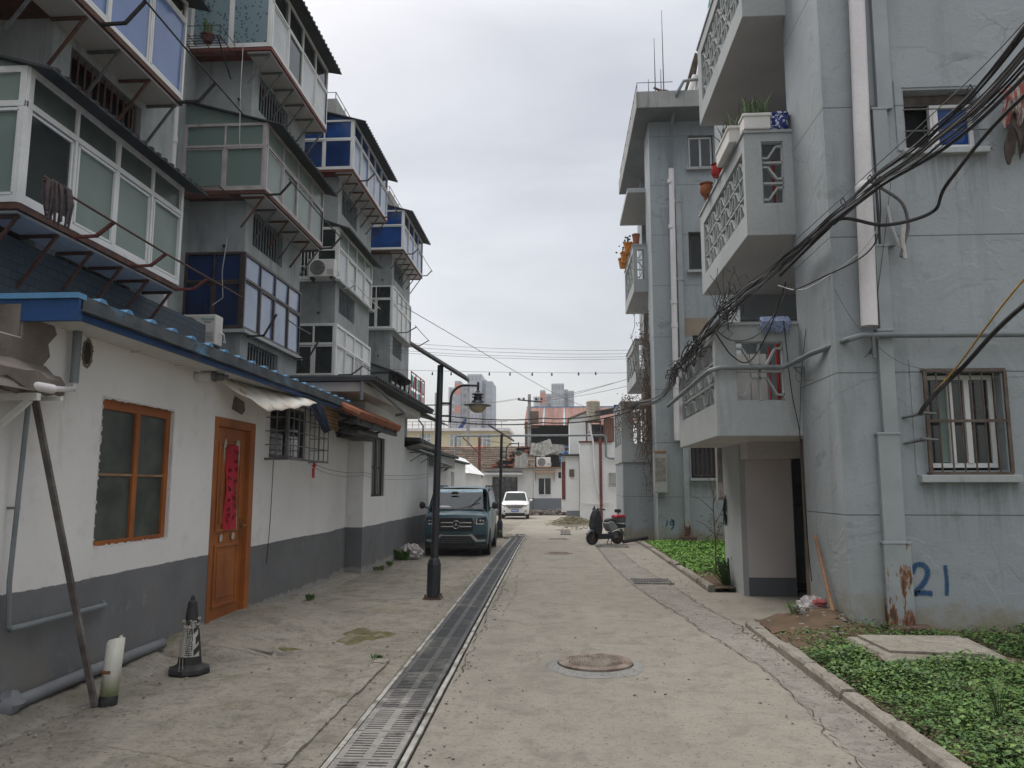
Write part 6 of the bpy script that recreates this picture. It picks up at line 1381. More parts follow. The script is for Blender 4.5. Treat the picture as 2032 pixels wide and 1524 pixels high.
MB().box(-.70, .70, .02, 3.7, .16, .30).build('underbody', M['rubber'], van)
m = MB(); m.box(-.72, .72, -.004, .2, .19, .275); m.build('lower_bumper', M['rubber'], van, bevel=.01)
m = MB(); m.bar((.05, .47, 1.075), (.50, .60, 1.20), .012, .012); m.bar((.25, .455, 1.09), (.52, .74, 1.36), .016, .012); m.build('wiper', M['rubber'], van)
# dashboard clutter seen through glass: seats as real shapes cannot show behind opaque glass, build flat dash papers on the screen base
m = MB(); m.prism([(-.50, .50, 1.09), (-.15, .50, 1.09), (-.25, .525, 1.125), (-.42, .53, 1.13)], (0, -.018, .012)); m.build('dash_paper', M['pvc'], van)
wp = pm('white_car_paint', (.72, .72, .70), (.64, .64, .62), 1, .25, spec=.6, fine=.04)
suvS = [(0, .36, .62, .70, .86, .90, .86), (.08, .24, .74, .86, .94, .97, .90), (.5, .22, .86, .98, .96, 1, .90), (1.0, .20, .94, 1.05, .97, 1, .86), (1.75, .20, .96, 1.54, .97, 1, .74), (2.2, .20, .98, 1.61, .97, 1, .74), (3.4, .22, .98, 1.57, .97, 1, .72), (4.1, .26, .98, 1.25, .94, .97, .70), (4.3, .36, .92, 1.05, .88, .92, .75)]
suv = car('car', (-2.72, 46.5, gz(46.5)), R(2), 1.70, 4.3, suvS, wp, 'white family car with a blue number plate parked in front of the tiled houses', False)
plate(suv, 'windscreen', [(-.68, 1.02, 1.09), (.68, 1.02, 1.09), (.56, 1.72, 1.53), (-.56, 1.72, 1.53)], glass('suv_windscreen', (.035, .045, .045), .2, (.03, .035, .035), .08, 1.3), (0, -.014, .014), bevel=.004)
g = plate(suv, 'grille', [(-.36, -.005, .64), (.36, -.005, .64), (.62, .03, .84), (-.62, .03, .84)], M['steel'], (0, -.02, 0))
m = MB()
for k in range(4): z = .66+k*.045; m.box(-.38-.06*k, .38+.06*k, -.04, -.02, z, z+.016)
m.build('grille_bar', M['chrome'], g)
p = plate(suv, 'number_plate', [(-.22, -.03, .44), (.22, -.03, .44), (.22, -.03, .58), (-.22, -.03, .58)], pm('plate_blue', (.01, .06, .45), (.01, .05, .38)), (0, -.012, 0))
m = MB()
for k in range(6): m.box(-.18+k*.062, -.145+k*.062, -.046, -.042, .475, .545)
m.build('characters', M['white'], p)
for s in (-1, 1):
    plate(suv, 'headlight', [(s*.58, .01, .72), (s*.80, .10, .78), (s*.82, .14, .87), (s*.64, .02, .83)], M['steel'], (0, -.02, 0)); plate(suv, 'fog_lamp', [(s*.58, -.0, .42), (s*.78, .04, .46), (s*.78, .04, .56), (s*.60, .0, .50)], M['rubber'], (0, -.02, 0))
    m = MB(); m.blob((s*.95, 1.2, 1.10), .10, 10, 7, 1, .05, 1.1, .7, .8); m.build('wing_mirror', wp, suv, smooth=True)
    MB().prism([(s*.845, 1.3, 1.02), (s*.845, 3.3, 1.02), (s*.66, 3.2, 1.48), (s*.66, 1.85, 1.48)], (s*.008, 0, 0)).build('side_window', gl_, suv)
    for y in (.8, 3.4):
        m = MB(); m.lathe([(.22, -.1), (.31, -.09), (.315, 0), (.31, .09), (.22, .1)], (s*.74, y, .315), 24, (1, 0, 0)); w_ = m.build('wheel', M['rubber'], suv, smooth=True)
        m = MB(); m.lathe([(.2, 0), (.19, .02), (.03, .02)], (s*.74+s*.09, y, .315), 16, (s, 0, 0)); m.build('rim', M['steel'], w_)
    m = MB(); m.box(s*.58-.015, s*.58+.015, 1.9, 3.4, 1.62, 1.645); m.build('roof_rail', M['steel'], suv)
plate(suv, 'lower_intake', [(-.55, -.0, .27), (.55, -.0, .27), (.62, .0, .37), (-.62, .0, .37)], M['rubber'], (0, -.014, 0)); MB().box(-.74, .74, .06, 4.1, .17, .3).build('underbody', M['rubber'], suv)
# ---- scooter ----  (x = forward)
sc = thing('motor_scooter', (1.25, 22.25, gz(22.25)), 'black electric scooter with a red-lidded top box parked by the grey wall', 'scooter', None, R(180+28), True)
sb = pm('scooter_black', (.018, .02, .026), (.012, .013, .016), 5, .35); sg = pm('scooter_silver', (.20, .205, .22), (.16, .165, .18), 5, .35)
for x in (.42, -.40):
    m = MB(); m.lathe([(.13, -.04), (.175, -.04), (.19, -.02), (.19, .02), (.175, .04), (.13, .04), (.13, -.04)], (x, 0, .19), 26, (0, 1, 0)); w_ = m.build('wheel', M['rubber'], sc, smooth=True)
    m = MB(); m.lathe([(.135, -.012), (.135, .012), (.12, .012), (.12, -.012)], (x, 0, .19), 24, (0, 1, 0)); m.lathe([(.03, -.05), (.03, .05)], (x, 0, .19), 12, (0, 1, 0))
    for k in range(3 if x > 0 else 6): a = k*2*math.pi/(3 if x > 0 else 6)+.4; m.bar((x, 0, .19), (x+.125*math.cos(a), 0, .19+.125*math.sin(a)), .03, .02)
    m.build('rim', pm('bronze_rim', (.16, .10, .07), (.11, .07, .05), 5, .4), w_)
def yprism(par, name, pts, w_, mat, **kw): return MB().prism([(x, -w_/2, z) for x, z in pts], (0, w_, 0)).build(name, mat, par, **kw)
yprism(sc, 'leg_shield', [(.20, .28), (.36, .30), (.44, .52), (.40, .78), (.31, .96), (.26, .98), (.24, .90), (.18, .72), (.16, .45)], .34, sb, bevel=.03)
yprism(sc, 'front_mudguard', [(.24, .33), (.34, .42), (.50, .42), (.60, .32), (.60, .28), (.48, .37), (.35, .36), (.28, .28)], .12, sg, bevel=.012)
m = MB(); m.tube([(.32, .0, .86), (.42, 0, .20)], .022, 8); m.tube([(.42, -.06, .20), (.38, -.06, .5)], .014, 6); m.tube([(.42, .06, .20), (.38, .06, .5)], .014, 6); m.build('fork', M['steel'], sc)
hb = MB(); hb.tube([(.20, -.32, .98), (.24, -.2, 1.0), (.28, 0, .97), (.24, .2, 1.0), (.20, .32, .98)], .014, 8); hb.tube([(.20, -.34, .98), (.215, -.22, .995)], .02, 8); hb.tube([(.20, .34, .98), (.215, .22, .995)], .02, 8); hb.build('handlebar', M['rubber'], sc, smooth=True)
m = MB(); m.prism([(.30, -.13, .95), (.22, -.13, .94), (.27, -.15, 1.08)], (0, .05, 0)); m.prism([(.32, .05, .95), (.23, .05, .94), (.28, .08, 1.03)], (0, .05, 0)); m.build('wind_shield', sb, sc)
yprism(sc, 'floor_board', [(-.22, .16), (.30, .16), (.30, .30), (-.22, .30)], .30, sb, bevel=.015)
yprism(sc, 'side_panel', [(-.12, .34), (-.02, .48), (.0, .60), (-.08, .66), (-.20, .65), (-.32, .52), (-.36, .44)], .32, sg, bevel=.04)
yprism(sc, 'tail', [(-.16, .36), (-.30, .44), (-.62, .46), (-.62, .55), (-.30, .60), (-.10, .60)], .26, sb, bevel=.02)
yprism(sc, 'seat', [(-.02, .62), (-.04, .69), (-.14, .73), (-.26, .72), (-.34, .66), (-.34, .60), (-.1, .60)], .26, M['rubber'], bevel=.03)
tb = yprism(sc, 'top_box', [(-.32, .60), (-.30, .74), (-.62, .74), (-.60, .60)], .32, pm('box_grey', (.08, .085, .085), (.06, .065, .065)), bevel=.03)
yprism(sc, 'box_lid', [(-.29, .742), (-.33, .83), (-.58, .83), (-.63, .742)], .34, pm('lid_red', (.42, .03, .06), (.32, .02, .05), 6, .3), bevel=.03) .parent = sc
m = MB(); m.box(-.50, -.38, -.10, .08, .88, .98); m.bar((-.45, 0, .82), (-.45, 0, .89), .03, .03); m.build('backrest', sb, sc, bevel=.015)
m = MB(); m.box(-.34, -.14, -.09, .09, .17, .34); m.tube([(-.4, -.09, .19), (-.12, -.1, .22)], .03, 8); m.build('motor', M['steel'], sc, bevel=.01)
m = MB(); m.prism([(-.60, -.09, .34), (-.60, .09, .34), (-.57, .09, .22), (-.57, -.09, .22)], (-.008, 0, 0)); m.build('number_plate', pm('plate_green', (.02, .22, .20), (.3, .4, .36), 30), sc)
m = MB(); m.tube([(-.16, .10, .2), (-.10, .16, .0)], .012, 6); m.tube([(-.2, -.1, .2), (-.14, -.14, .0), (-.24, -.14, .0)], .012, 6); m.build('stand', M['dark'], sc)
m = MB(); m.prism([(-.52, -.07, .40), (-.66, -.07, .22), (-.64, .07, .22), (-.52, .07, .40)], (0, 0, .02)); m.build('rear_mudguard', sb, sc)
# ---- cone, cut pipe post ----
cn = thing('traffic_cone', (-3.225, 6.75, 0), 'black and white no-parking cone with torn lettered sleeve by the orange door', 'traffic cone', None, R(6), True)
m = MB(); m.lathe([(.175, .0), (.18, .012), (.172, .045), (.13, .06), (.105, .075), (.10, .13), (.094, .14)], (0, 0, 0), 8); m.build('base', M['rubber'], cn, bevel=.006)
m = MB(); m.lathe([(.094, .13), (.040, .58), (.035, .60), (.018, .61)], (0, 0, 0), 20); m.lathe([(.018, .60), (.02, .63), (.012, .65), (.003, .655)], (0, 0, 0), 10); m.build('cone', M['rubber'], cn, smooth=True)
def rc(z): return .094+(.040-.094)*(z-.13)/.45+.0035
m = MB(); q = random.Random(4); N_ = 36
for i in range(13):
    z = .145+.27*i/12
    for j in range(N_+1): a = -2.6+2.5*j/N_; zz = z+(q.uniform(-.03, .02) if i == 12 else 0); rr = rc(zz)+(q.uniform(0, .012) if i > 10 else 0); m.v.append((rr*math.cos(a), rr*math.sin(a), zz))
for i in range(12):
    for j in range(N_): o = i*(N_+1)+j; m.f.append((o, o+1, o+N_+2, o+N_+1))
sl_ = m.build('sleeve', pm('cone_sleeve_white', (.44, .43, .39), (.34, .33, .30), 9, .5, dirt=(.2, .18, .15), damt=(.6, .75)), cn, smooth=True)
m = MB()
for (a0, a1, z0, z1) in ((-.95, -.35, .15, .20), (-.75, -.2, .24, .30), (-.95, -.4, .33, .39), (-.35, -.1, .146, .40)):
    k = 8
    for i in range(k):
        A0, A1 = a0+(a1-a0)*i/k, a0+(a1-a0)*(i+1)/k; za, zb = (z0, z1); d = (.0 if a0 < -.5 else 0)
        m.quad(((rc(za)+.002)*math.cos(A0), (rc(za)+.002)*math.sin(A0), za+.05*(i/k)*(a0 < -.5)), ((rc(za)+.002)*math.cos(A1), (rc(za)+.002)*math.sin(A1), za+.05*((i+1)/k)*(a0 < -.5)), ((rc(zb)+.002)*math.cos(A1), (rc(zb)+.002)*math.sin(A1), zb+.05*((i+1)/k)*(a0 < -.5)), ((rc(zb)+.002)*math.cos(A0), (rc(zb)+.002)*math.sin(A0), zb+.05*(i/k)*(a0 < -.5)))
m.build('black_chevron', M['rubber'], cn)
for ch, z, s_ in (('®', .392, .055), ('请', .328, .066), ('勿', .270, .066), ('泊', .212, .068), ('车', .152, .068)):
    a = -1.38; r_ = rc(z+.02)+.005; textobj(ch, s_, 'lettering', 'ink', cn, (r_*math.cos(a), r_*math.sin(a), z), (R(83), 0, a+math.pi/2), .0008)
m = MB()
for k in range(14): a = -2.6+k*.2; z_ = .42+.035*math.sin(k*1.3)*math.sin(k*.4); m.blob((rc(z_)*math.cos(a)*1.08, rc(z_)*math.sin(a)*1.08, z_), .011+.006*math.sin(k*2.1), 6, 4, k, .5, 1.3, 1.3, 1.6*(.6+.4*math.sin(k)))
m.tube([(-.02, -.11, .14), (-.015, -.12, .08), (.0, -.15, .03)], .004, 5); m.tube([(-.06, -.09, .3), (-.045, -.11, .15), (-.03, -.16, .04)], .003, 4)
m.build('torn_film', M['stone'], cn)
ps_ = thing('pipe_post', (-3.36, 5.76, 0), 'cut white plastic pipe post with a rust mark and black foot by the wall', 'post', None, 0, True); ps_.rotation_euler = (R(-2), R(3), 0)
m = MB(); q = random.Random(2); N_ = 22
for z in (0.05, .25, .45): 
    for j in range(N_): a = 2*math.pi*j/N_; zz = z+(.035*(math.cos(a*1+.6))+(.05 if j in (5, 6) else 0)+q.uniform(-.004, .004) if z > .4 else 0); m.v.append((.062*math.cos(a), .062*math.sin(a), zz))
for i in range(2):
    for j in range(N_): m.f.append((i*N_+j, i*N_+(j+1) % N_, (i+1)*N_+(j+1) % N_, (i+1)*N_+j))
def postm():
    t_ = NT('algae_stained_pvc'); z = t_.xyz()[2]; c = t_.mix(t_.mask(t_.noise(5, 6, .6, t_.vec((3, 3, .6))), .4, .7), (.56, .55, .50), (.42, .41, .35)); c = t_.mix(t_.mask(t_.math('ADD', z, t_.math('MULTIPLY', t_.noise(9, 5), .2)), .32, .18), c, (.28, .31, .16))
    return t_.fin(c, .5)
o = m.build('tube', postm(), ps_, smooth=True); s_ = o.modifiers.new('s', 'SOLIDIFY'); s_.thickness = .006
m = MB(); m.lathe([(.066, -.01), (.066, .06), (.064, .065)], (0, 0, 0), 22); m.build('foot', M['rubber'], ps_, smooth=True)
m = MB(); m.blob((-.005, -.063, .235), .032, 10, 6, 2, .4, 1.2, .08, .35); m.build('rust_mark', pm('rust_mark', (.22, .09, .04), (.14, .06, .03), 20), ps_)
# hollow at plank foot
# ---- gas pipe with red posts ----
t = thing('overhead_gas_pipe', (-1.5, 41, 0), 'thin grey pipe carried across the lane end on two red posts', 'pipe')
g0 = gz(41); m = MB(); m.tube([(-5.6, 41.1, 3.0), (-5.6, 41.05, 4.2), (-5.5, 41, 4.28), (2.3, 41, 4.28), (2.42, 41, 4.2), (2.42, 40.9, 3.15), (2.6, 40.9, 3.05), (3.2, 40.9, 3.05), (3.2, 40.9, 3.2)], .055, 8); m.build('pipe', M['gpipe'], t, smooth=True)
for x in (-4.3, 2.13): m = MB(); m.tube([(x, 41, g0), (x, 41, 4.2)], .075, 8); o = m.build('red_post', M['redrust'], t)
m = MB(); m.bar((-5.2, 41, 4.2), (-4.3, 41, 3.3), .06, .06); m.build('brace', M['redrust'], t)
# ---- far houses at the end ----
def tiles(t, x0, x1, y0, z0, y1, z1, mat, name='roof', nr=12):
    m = MB(); m.prism([(x0, y0, z0-.06), (x0, y1, z1-.06), (x0, y1, z1), (x0, y0, z0)], (x1-x0, 0, 0)); o = m.build(name, M[mat], t); q = random.Random(3)
    m = MB()
    for r in range(nr):
        u = r/nr; y, z = y0+(y1-y0)*u, z0+(z1-z0)*u; x = x0
        while x < x1: w_ = min(q.uniform(.5, 1.6), x1-x); o_z = q.uniform(-.02, .03); m.bar((x, y, z+.04+o_z), (x+w_-.02, y, z+.04+o_z+q.uniform(-.01, .01)), .11, .07); x += w_
    m.build('tile_rows', M[mat], o); return o
h1 = thing('tiled_house', (-7, 60, gz(60)), 'long white house with an old brown tiled roof at the lane end', 'house')
m = MB(); wallY(m, 58, -12, -2.02, -.6, 2.95, .25, [(-5.1, -3.2, -.5, 2.3), (-7.6, -7.1, .9, 2.2)]); m.box(-12, -2.02, 58.25, 62, -.6, 2.9); 
def farwall():
    t_ = NT('far_wall_two_tone'); z = t_.xyz()[2]; up = t_.mix(t_.mask(t_.noise(.5, 6, .6), .4, .65), (.70, .70, .69), (.60, .60, .59)); return t_.fin(t_.mix(t_.mask(z, .70, .74), (.15, .165, .18), up), .9)
M['farwall'] = farwall()
m.build('wall', M['farwall'], h1)
tiles(h1, -12, -1.9, 57.6, 2.95, 60.6, 4.75, 'oldtile'); 
m = MB(); m.box(-5.05, -3.25, 58.12, 58.18, -.5, 2.28); o = m.build('doorway', M['gdark'], h1); m = MB()
for k in range(5): m.box(-5.05+k*.45-.03, -5.05+k*.45+.03, 58.08, 58.12, -.5, 2.28)
m.box(-5.05, -3.25, 58.08, 58.12, 1.5, 1.58); m.build('frame', M['browna'], o)
m = MB(); m.prism([(-5.7, 57.2, 2.42), (-5.7, 58, 2.66), (-5.7, 58, 2.72), (-5.7, 57.2, 2.48)], (2.9, 0, 0)); m.build('porch_roof', M['conc2'], h1)
q = random.Random(3)
m = MB()
for k in range(70): u = int(q.uniform(0, 12))/12; a = -4.9+2.0*u+q.uniform(-.4, 1.2); y, z = 57.6+3*u, 2.95+1.8*u; m.bar((a, y-.03, z+.07), (a+q.uniform(.3, .9), y-.03, z+.07), .14, .09)
m.build('new_tiles', pm('orange_tile', (.42, .14, .06), (.34, .11, .05), 5), h1)
h2 = thing('flat_house', (-1, 60, gz(60)), 'small white flat-roofed house with one barred window and junk on its roof', 'house')
m = MB(); wallY(m, 57.9, -2.0, .75, -.6, 2.92, .25, [(-1.62, -.72, 1.0, 2.2), (-.15, .35, 2.2, 2.65)]); m.box(-2, .75, 58.16, 64, -.6, 2.9); m.build('wall', M['farwall'], h2)
m = MB(); m.box(-2.1, .9, 57.6, 64, 2.93, 3.0); m.build('roof', M['palewood'], h2)
m = MB(); m.box(-1.6, -.74, 58.02, 58.06, 1.02, 2.18); o = m.build('window', M['gdark'], h2); m = MB(); m.box(-1.2, -1.14, 57.98, 58.02, 1.02, 2.18); m.box(-1.62, -.72, 57.85, 57.9, .95, 1.0); m.build('frame', M['white'], o)
m = MB(); m.box(-.14, .34, 58.02, 58.06, 2.2, 2.64); m.build('vent', dk, h2)
m = MB(); m.prism([(-1.95, 57.3, 2.6), (-1.95, 57.9, 2.7), (-1.95, 57.9, 2.74), (-1.95, 57.3, 2.64)], (1.6, 0, 0)); 
for x in (-1.85, -.45): m.bar((x, 57.88, 2.2), (x, 57.4, 2.62), .04, .04); m.bar((x, 57.88, 2.0), (x, 57.88, 2.65), .04, .04)
m.build('window_canopy', M['palewood'], h2)
def scrap(x, y, z, w_, h, rz, tilt, lab, mat, k):
    m = MB(); n = int(w_/.07)
    for i in range(n+1):
        for j in range(2): m.v.append((-w_/2+w_*i/n, .03*math.sin(i*1.57), h*j))
    for i in range(n): m.f.append((2*i, 2*i+2, 2*i+3, 2*i+1))
    mt = Matrix.Translation((x, y, z)) @ Matrix.Rotation(rz, 4, 'Y') @ Matrix.Rotation(tilt, 4, 'X'); m.v = [tuple(mt @ V(p)) for p in m.v]
    o = m.build('corrugated_sheet', M[mat] if isinstance(mat, str) else mat, None); o.modifiers.new('s', 'SOLIDIFY').thickness = .02; tag(o, lab, 'sheet', 'grey corrugated sheets on the far roofs')
asb = bpy.data.materials['asbestos_sheet']
scrap(-2.9, 57.5, 2.95, 1.0, 1.3, 0, R(-30), 'grey corrugated sheet over the eave between the tiled and flat houses', asb, 0)
scrap(-1.75, 59.0, 3.9, 1.2, 1.3, R(8), R(-40), 'leftmost grey corrugated sheet on the flat roof', asb, 1)
scrap(-.95, 59.1, 4.0, 1.2, 1.5, R(-20), R(-40), 'tilted grey corrugated sheet on the middle of the flat roof', asb, 2)
scrap(-.2, 59.4, 4.0, 1.0, 1.1, R(5), R(-40), 'rightmost grey corrugated sheet on the flat roof', asb, 3)
m = MB(); m.box(-2.1, .9, 60, 60.2, 3.0, 4.0); o = m.build('shed', dk, None); tag(o, 'dark open lean-to shelter on the flat roof', 'shed')
ac(-1.25, 58.2, 3.05, 'air conditioner on the flat roof of the far white house', 0, False, 1.3)
m = MB(); q = random.Random(8)
for k in range(9): m.blob((.35+q.uniform(-.3, .35), 58.4, 3.2+k*.12), .18, 8, 5, k, .4, 1.2, 1, .6)
tag(m.build('blue_tarp', pm('blue_tarp', (.03, .12, .25), (.05, .15, .3), 8), None), 'crumpled blue tarp hanging at the right end of the flat roof', 'tarp')
rb = thing('workshop', (-.5, 66, gz(66)), 'tall open workshop with a rusty corrugated roof behind the flat-roofed house', 'building')
m = MB(); m.box(-2.9, 5, 67.5, 68, -.6, 7.0); m.box(-2.9, -2.6, 63.5, 67.5, -.6, 6.9); m.build('wall', M['wood'], rb)
m = MB(); m.box(-2.6, 4, 67.3, 67.49, 5.2, 6.9); m.build('storey_shade', dk, rb)  # near-black sheet stands in for the shaded open storey
def rustroof():
    t_ = NT('rusty_corrugated_roof'); o_ = t_.xyz(); w_ = t_.n('ShaderNodeTexWave'); w_.inputs['Scale'].default_value = 3; t_.l(t_.vec((1, 0, 0)), w_.inputs['Vector'])
    c = t_.mix(t_.mask(t_.noise(1.6, 5, .6, t_.vec((2.2, .12, .12))), .38, .62), (.15, .055, .04), (.25, .12, .085)); c = t_.mix(t_.mask(t_.noise(.9, 2, .5, t_.vec((1.6, .02, .02))), .60, .63), c, (.34, .50, .58))
    t_.bump(w_.outputs['Fac'], .8, .05); return t_.fin(c, .7)
m = MB(); m.prism([(-2.95, 63.2, 6.55), (-2.95, 69, 8.6), (-2.95, 69, 8.66), (-2.95, 63.2, 6.61)], (9.5, 0, 0)); m.build('roof', rustroof(), rb)
m = MB(); m.box(-2.97, 6.6, 68.9, 69.1, 8.62, 8.72); m.build('ridge_trim', M['ltblue'], rb)
m = MB(); m.box(-2.6, 1.6, 63.4, 63.5, 4.75, 4.85); m.build('blue_beam', M['ltblue'], rb)
m = MB(); m.box(-2.6, 2.0, 65, 65.1, 2.9, 4.7); m.build('lower_wall', M['brick'], rb)
# utility pole
t = thing('utility_pole', (-2.45, 62, gz(62)), 'concrete utility pole with a crossarm and insulators at the lane end', 'utility pole')
m = MB(); m.tube([(-2.5, 62, -.6), (-2.45, 62, 9.0)], [.19, .13], 10); m.build('pole', M['conc2'], t, smooth=True)
m = MB(); m.bar((-3.4, 61.85, 8.55), (-1.4, 61.85, 8.35), .1, .1); 
m.build('crossarm', M['dark'], t)
for x in (-3.3, -2.9, -1.9, -1.45): m = MB(); m.lathe([(.08, 0), (.10, .08), (.06, .1), (.09, .18), (.03, .22)], (x, 61.85, 8.5), 8); m.build('insulator', M['rubber'], t)
m = MB(); m.box(-2.4, -1.7, 61.7, 61.9, 6.6, 7.6); m.bar((-2.9, 61.8, 6.3), (-1.7, 61.8, 6.3), .08, .08); m.build('switchgear', M['wood'], t)
t = thing('utility_pole', (-6.9, 85, gz(85)), 'pair of thin concrete poles in front of the yellow building', 'utility pole'); m = MB(); m.tube([(-13.8, 85, -1), (-13.8, 85, 12)], .18, 8); m.build('pole', M['conc2'], t); m = MB(); m.tube([(-10.2, 85, -1), (-10.2, 85, 12.6)], .18, 8); m.build('pole', M['conc2'], t)
m = MB(); m.bar((-15.3, 84.8, 10.6), (-12, 84.8, 10.6), .12, .12); m.build('crossarm', M['dark'], t)
# white house on the right
wh = thing('white_house', (2.3, 43, gz(41)), 'white two-part house right of the lane end with a water tank on top', 'house')
m = MB(); m.box(1.02, 3.7, 41.05, 46, -.4, 3.92); m.box(3.2, 3.7, 38, 41.04, -.4, 3.5) if False else None
m.add([(.52, 42.5, -.4), (1.75, 42.5, -.4), (1.75, 46, -.4), (.52, 46, -.4), (.52, 42.5, 5.25), (1.75, 42.5, 5.75), (1.75, 46, 5.75), (.52, 46, 5.25)], [(0, 1, 2, 3), (7, 6, 5, 4), (0, 4, 5, 1), (1, 5, 6, 2), (2, 6, 7, 3), (3, 7, 4, 0)])
m.build('wall', M['bwall'], wh)
m = MB(); m.box(.98, 2.75, 40.98, 41.1, 3.9, 3.98); m.build('roof_edge', M['redrust'], wh)
m = MB(); m.prism([(.42, 42.4, 5.25), (1.85, 42.4, 5.84), (1.85, 42.4, 5.92), (.42, 42.4, 5.33)], (0, 4, 0)); m.build('roof', M['oldtile'], wh)
m = MB(); m.box(.30, 1.0, 41.3, 43, .25, 3.2); m.box(.05, .30, 41.6, 43, .25, 3.3); m.build('annex', M['bwall'], wh)
m = MB(); m.box(.33, 1.015, 41.2, 43, -.4, .32); m.build('grey_base', M['bgrey'], wh)
m = MB(); m.box(-.1, 1.3, 41.1, 43, 3.22, 3.3); m.build('annex_roof', M['darksheet'], wh)
m = MB(); m.box(.08, .26, 41.57, 41.61, .9, 2.9); o = m.build('window', M['redrust'], wh); 
m = MB(); m.box(.48, .74, 41.22, 41.3, 2.1, 2.5); m.build('vent_box', M['wood'], wh)
m = MB(); m.tube([(1.1, 40.98, 2.8), (1.1, 40.98, .8), (1.4, 40.98, .7), (2.6, 40.98, .72)], .02, 5); m.tube([(1.55, 40.95, 4.9), (1.75, 40.95, 3.9), (1.8, 40.95, 2.5), (2.0, 40.95, 1.2)], .055, 6); m.build('wall_pipe', M['pvc'], wh)
m = MB(); m.box(2.55, 2.95, 40.98, 41.04, 1.7, 2.3); m.bar((2.5, 40.9, 1.6), (3.1, 40.9, 1.6), .06, .06); m.build('electric_box', M['conc2'], wh)
t = thing('water_tank', (1.8, 41.8, 3.95), 'ribbed beige water tank on a steel frame on the white house', 'water tank')
m = MB(); pr = []
for k in range(13): pr += [(.36, k*.085), (.385, k*.085+.04)]
pr = [(.36, 0)]+pr+[(.30, 1.12), (.1, 1.18)]; m.lathe(pr, (1.82, 42.1, 5.12), 22); m.build('tank', pm('beige_plastic', (.42, .37, .29), (.33, .28, .22), 4, .6), t, smooth=True)
m = MB()
for x in (1.45, 2.2):
    for y in (41.7, 42.5): m.bar((x, y, 3.93), (x, y, 5.12), .05, .05)
m.box(1.4, 2.25, 41.65, 42.55, 5.07, 5.12); m.bar((1.45, 41.7, 4.5), (2.2, 41.7, 4.5), .04, .04); m.build('frame', M['rust'], t)
m = MB(); m.box(1.45, 2.2, 42.6, 42.7, 3.93, 5.0); m.build('back_panel', M['gdark'], t)
t = thing('rooftop_shed', (2.8, 42, 3.95), 'small rusty tin shed under a dark canopy on the white house roof', 'shed')
m = MB(); m.box(2.45, 3.1, 42.0, 43.5, 3.93, 5.3); m.build('tin_wall', rustroof(), t); m = MB(); m.prism([(1.9, 41.5, 5.55), (3.6, 41.5, 5.85), (3.6, 41.5, 5.92), (1.9, 41.5, 5.62)], (0, 3, 0)); m.build('roof', M['darksheet'], t); m = MB(); m.box(2.9, 3.9, 41.4, 41.45, 5.7, 5.95); m.build('blue_edge', M['bluefas'], t)
# parasol and cart beyond the van
t = thing('parasol', (-5.05, 45, gz(45)), 'small folded purple parasol on a cart past the van', 'parasol'); m = MB(); m.lathe([(.42, 0), (.30, .12), (.12, .28), (0, .36)], (-4.25, 45, 1.18), 10); m.build('canopy', pm('purple_cloth', (.30, .06, .38), (.22, .04, .28)), t); m = MB(); m.tube([(-4.25, 45, -.35), (-4.25, 45, 1.2)], .025, 6); m.bar((-4.6, 45, .0), (-3.95, 45, .0), .05, .05); m.bar((-4.45, 45, .0), (-4.3, 45, .9), .04, .04); m.build('stand', M['steel'], t)
q = random.Random(31); m = MB()
for k in range(150): x = q.uniform(-2.2, .9); m.blob((x, 56.2+q.uniform(-.3, .3), gz(56)+q.uniform(0, .3)), q.uniform(.08, .18), 6, 4, k, .4)
for k in range(60): x = q.uniform(-6, -3.8); m.blob((x, 56.2+q.uniform(-.3, .3), gz(56)+q.uniform(0, .3)), q.uniform(.08, .18), 6, 4, k, .4)
tag(m.build('rubble', M['brownconc'], None), 'low bank of rubble in front of the far houses', 'rubble', kind='stuff')
q = random.Random(33); m = MB()
for k in range(260): a = q.uniform(0, 6.28); r = abs(q.gauss(0, .55)); x, y = .55+.8*r*math.cos(a), 37.8+r*1.2*math.sin(a); h = max(0, .36-.5*r); m.tube([(x, y, gz(y)+h), (x+q.gauss(0, .25), y+q.gauss(0, .2), gz(y)+h+q.uniform(0, .08)), (x+q.gauss(0, .4), y, gz(y)+h*.6)], .012, 4)
m.blob((.55, 37.8, gz(38)), .4, 12, 8, 2, .2, 1.1, 1.2, .7); tag(m.build('brush_pile', pm('straw_brush', (.28, .25, .16), (.2, .18, .12), 9, 1), None), 'heap of dry brush and rubble beside the white house', 'pile')
# yellow apartment building
yb = thing('apartment_building', (-14, 97, gz(95)), 'pale yellow low apartment building far behind the tiled roofs', 'building')
m = MB(); m.box(-24, -6.6, 95, 105, -2, 8.4); m.build('wall', M['cream'], yb); m = MB(); m.box(-24.3, -6.2, 94.6, 105, 8.4, 8.75); m.build('cornice', M['pvc'], yb)
for (x, z) in ((-16.8, 6.4), (-12.9, 6.4), (-20.6, 6.4), (-9.3, 6.4), (-16.8, 3.2), (-12.9, 3.2), (-9.3, 3.2)):
    m = MB(); m.box(x-.75, x+.75, 94.93, 95.02, z, z+1.6); o = m.build('window', M['gpale'], yb); m = MB()
    for k in range(4): m.box(x-.75+k*.5-.04, x-.75+k*.5+.04, 94.87, 94.93, z, z+1.6)
    m.box(x-.75, x+.75, 94.87, 94.93, z+1.0, z+1.1); m.build('frame', M['white'], o)
m = MB(); x = -24
while x < -6.4: m.tube([(x, 95, 8.75), (x, 95, 9.6)], .03, 4); x += .8
m.tube([(-24, 95, 9.6), (-6.5, 95, 9.6)], .03, 4); m.tube([(-24, 95, 9.2), (-6.5, 95, 9.2)], .025, 4); m.build('roof_rail', M['rust'], yb)
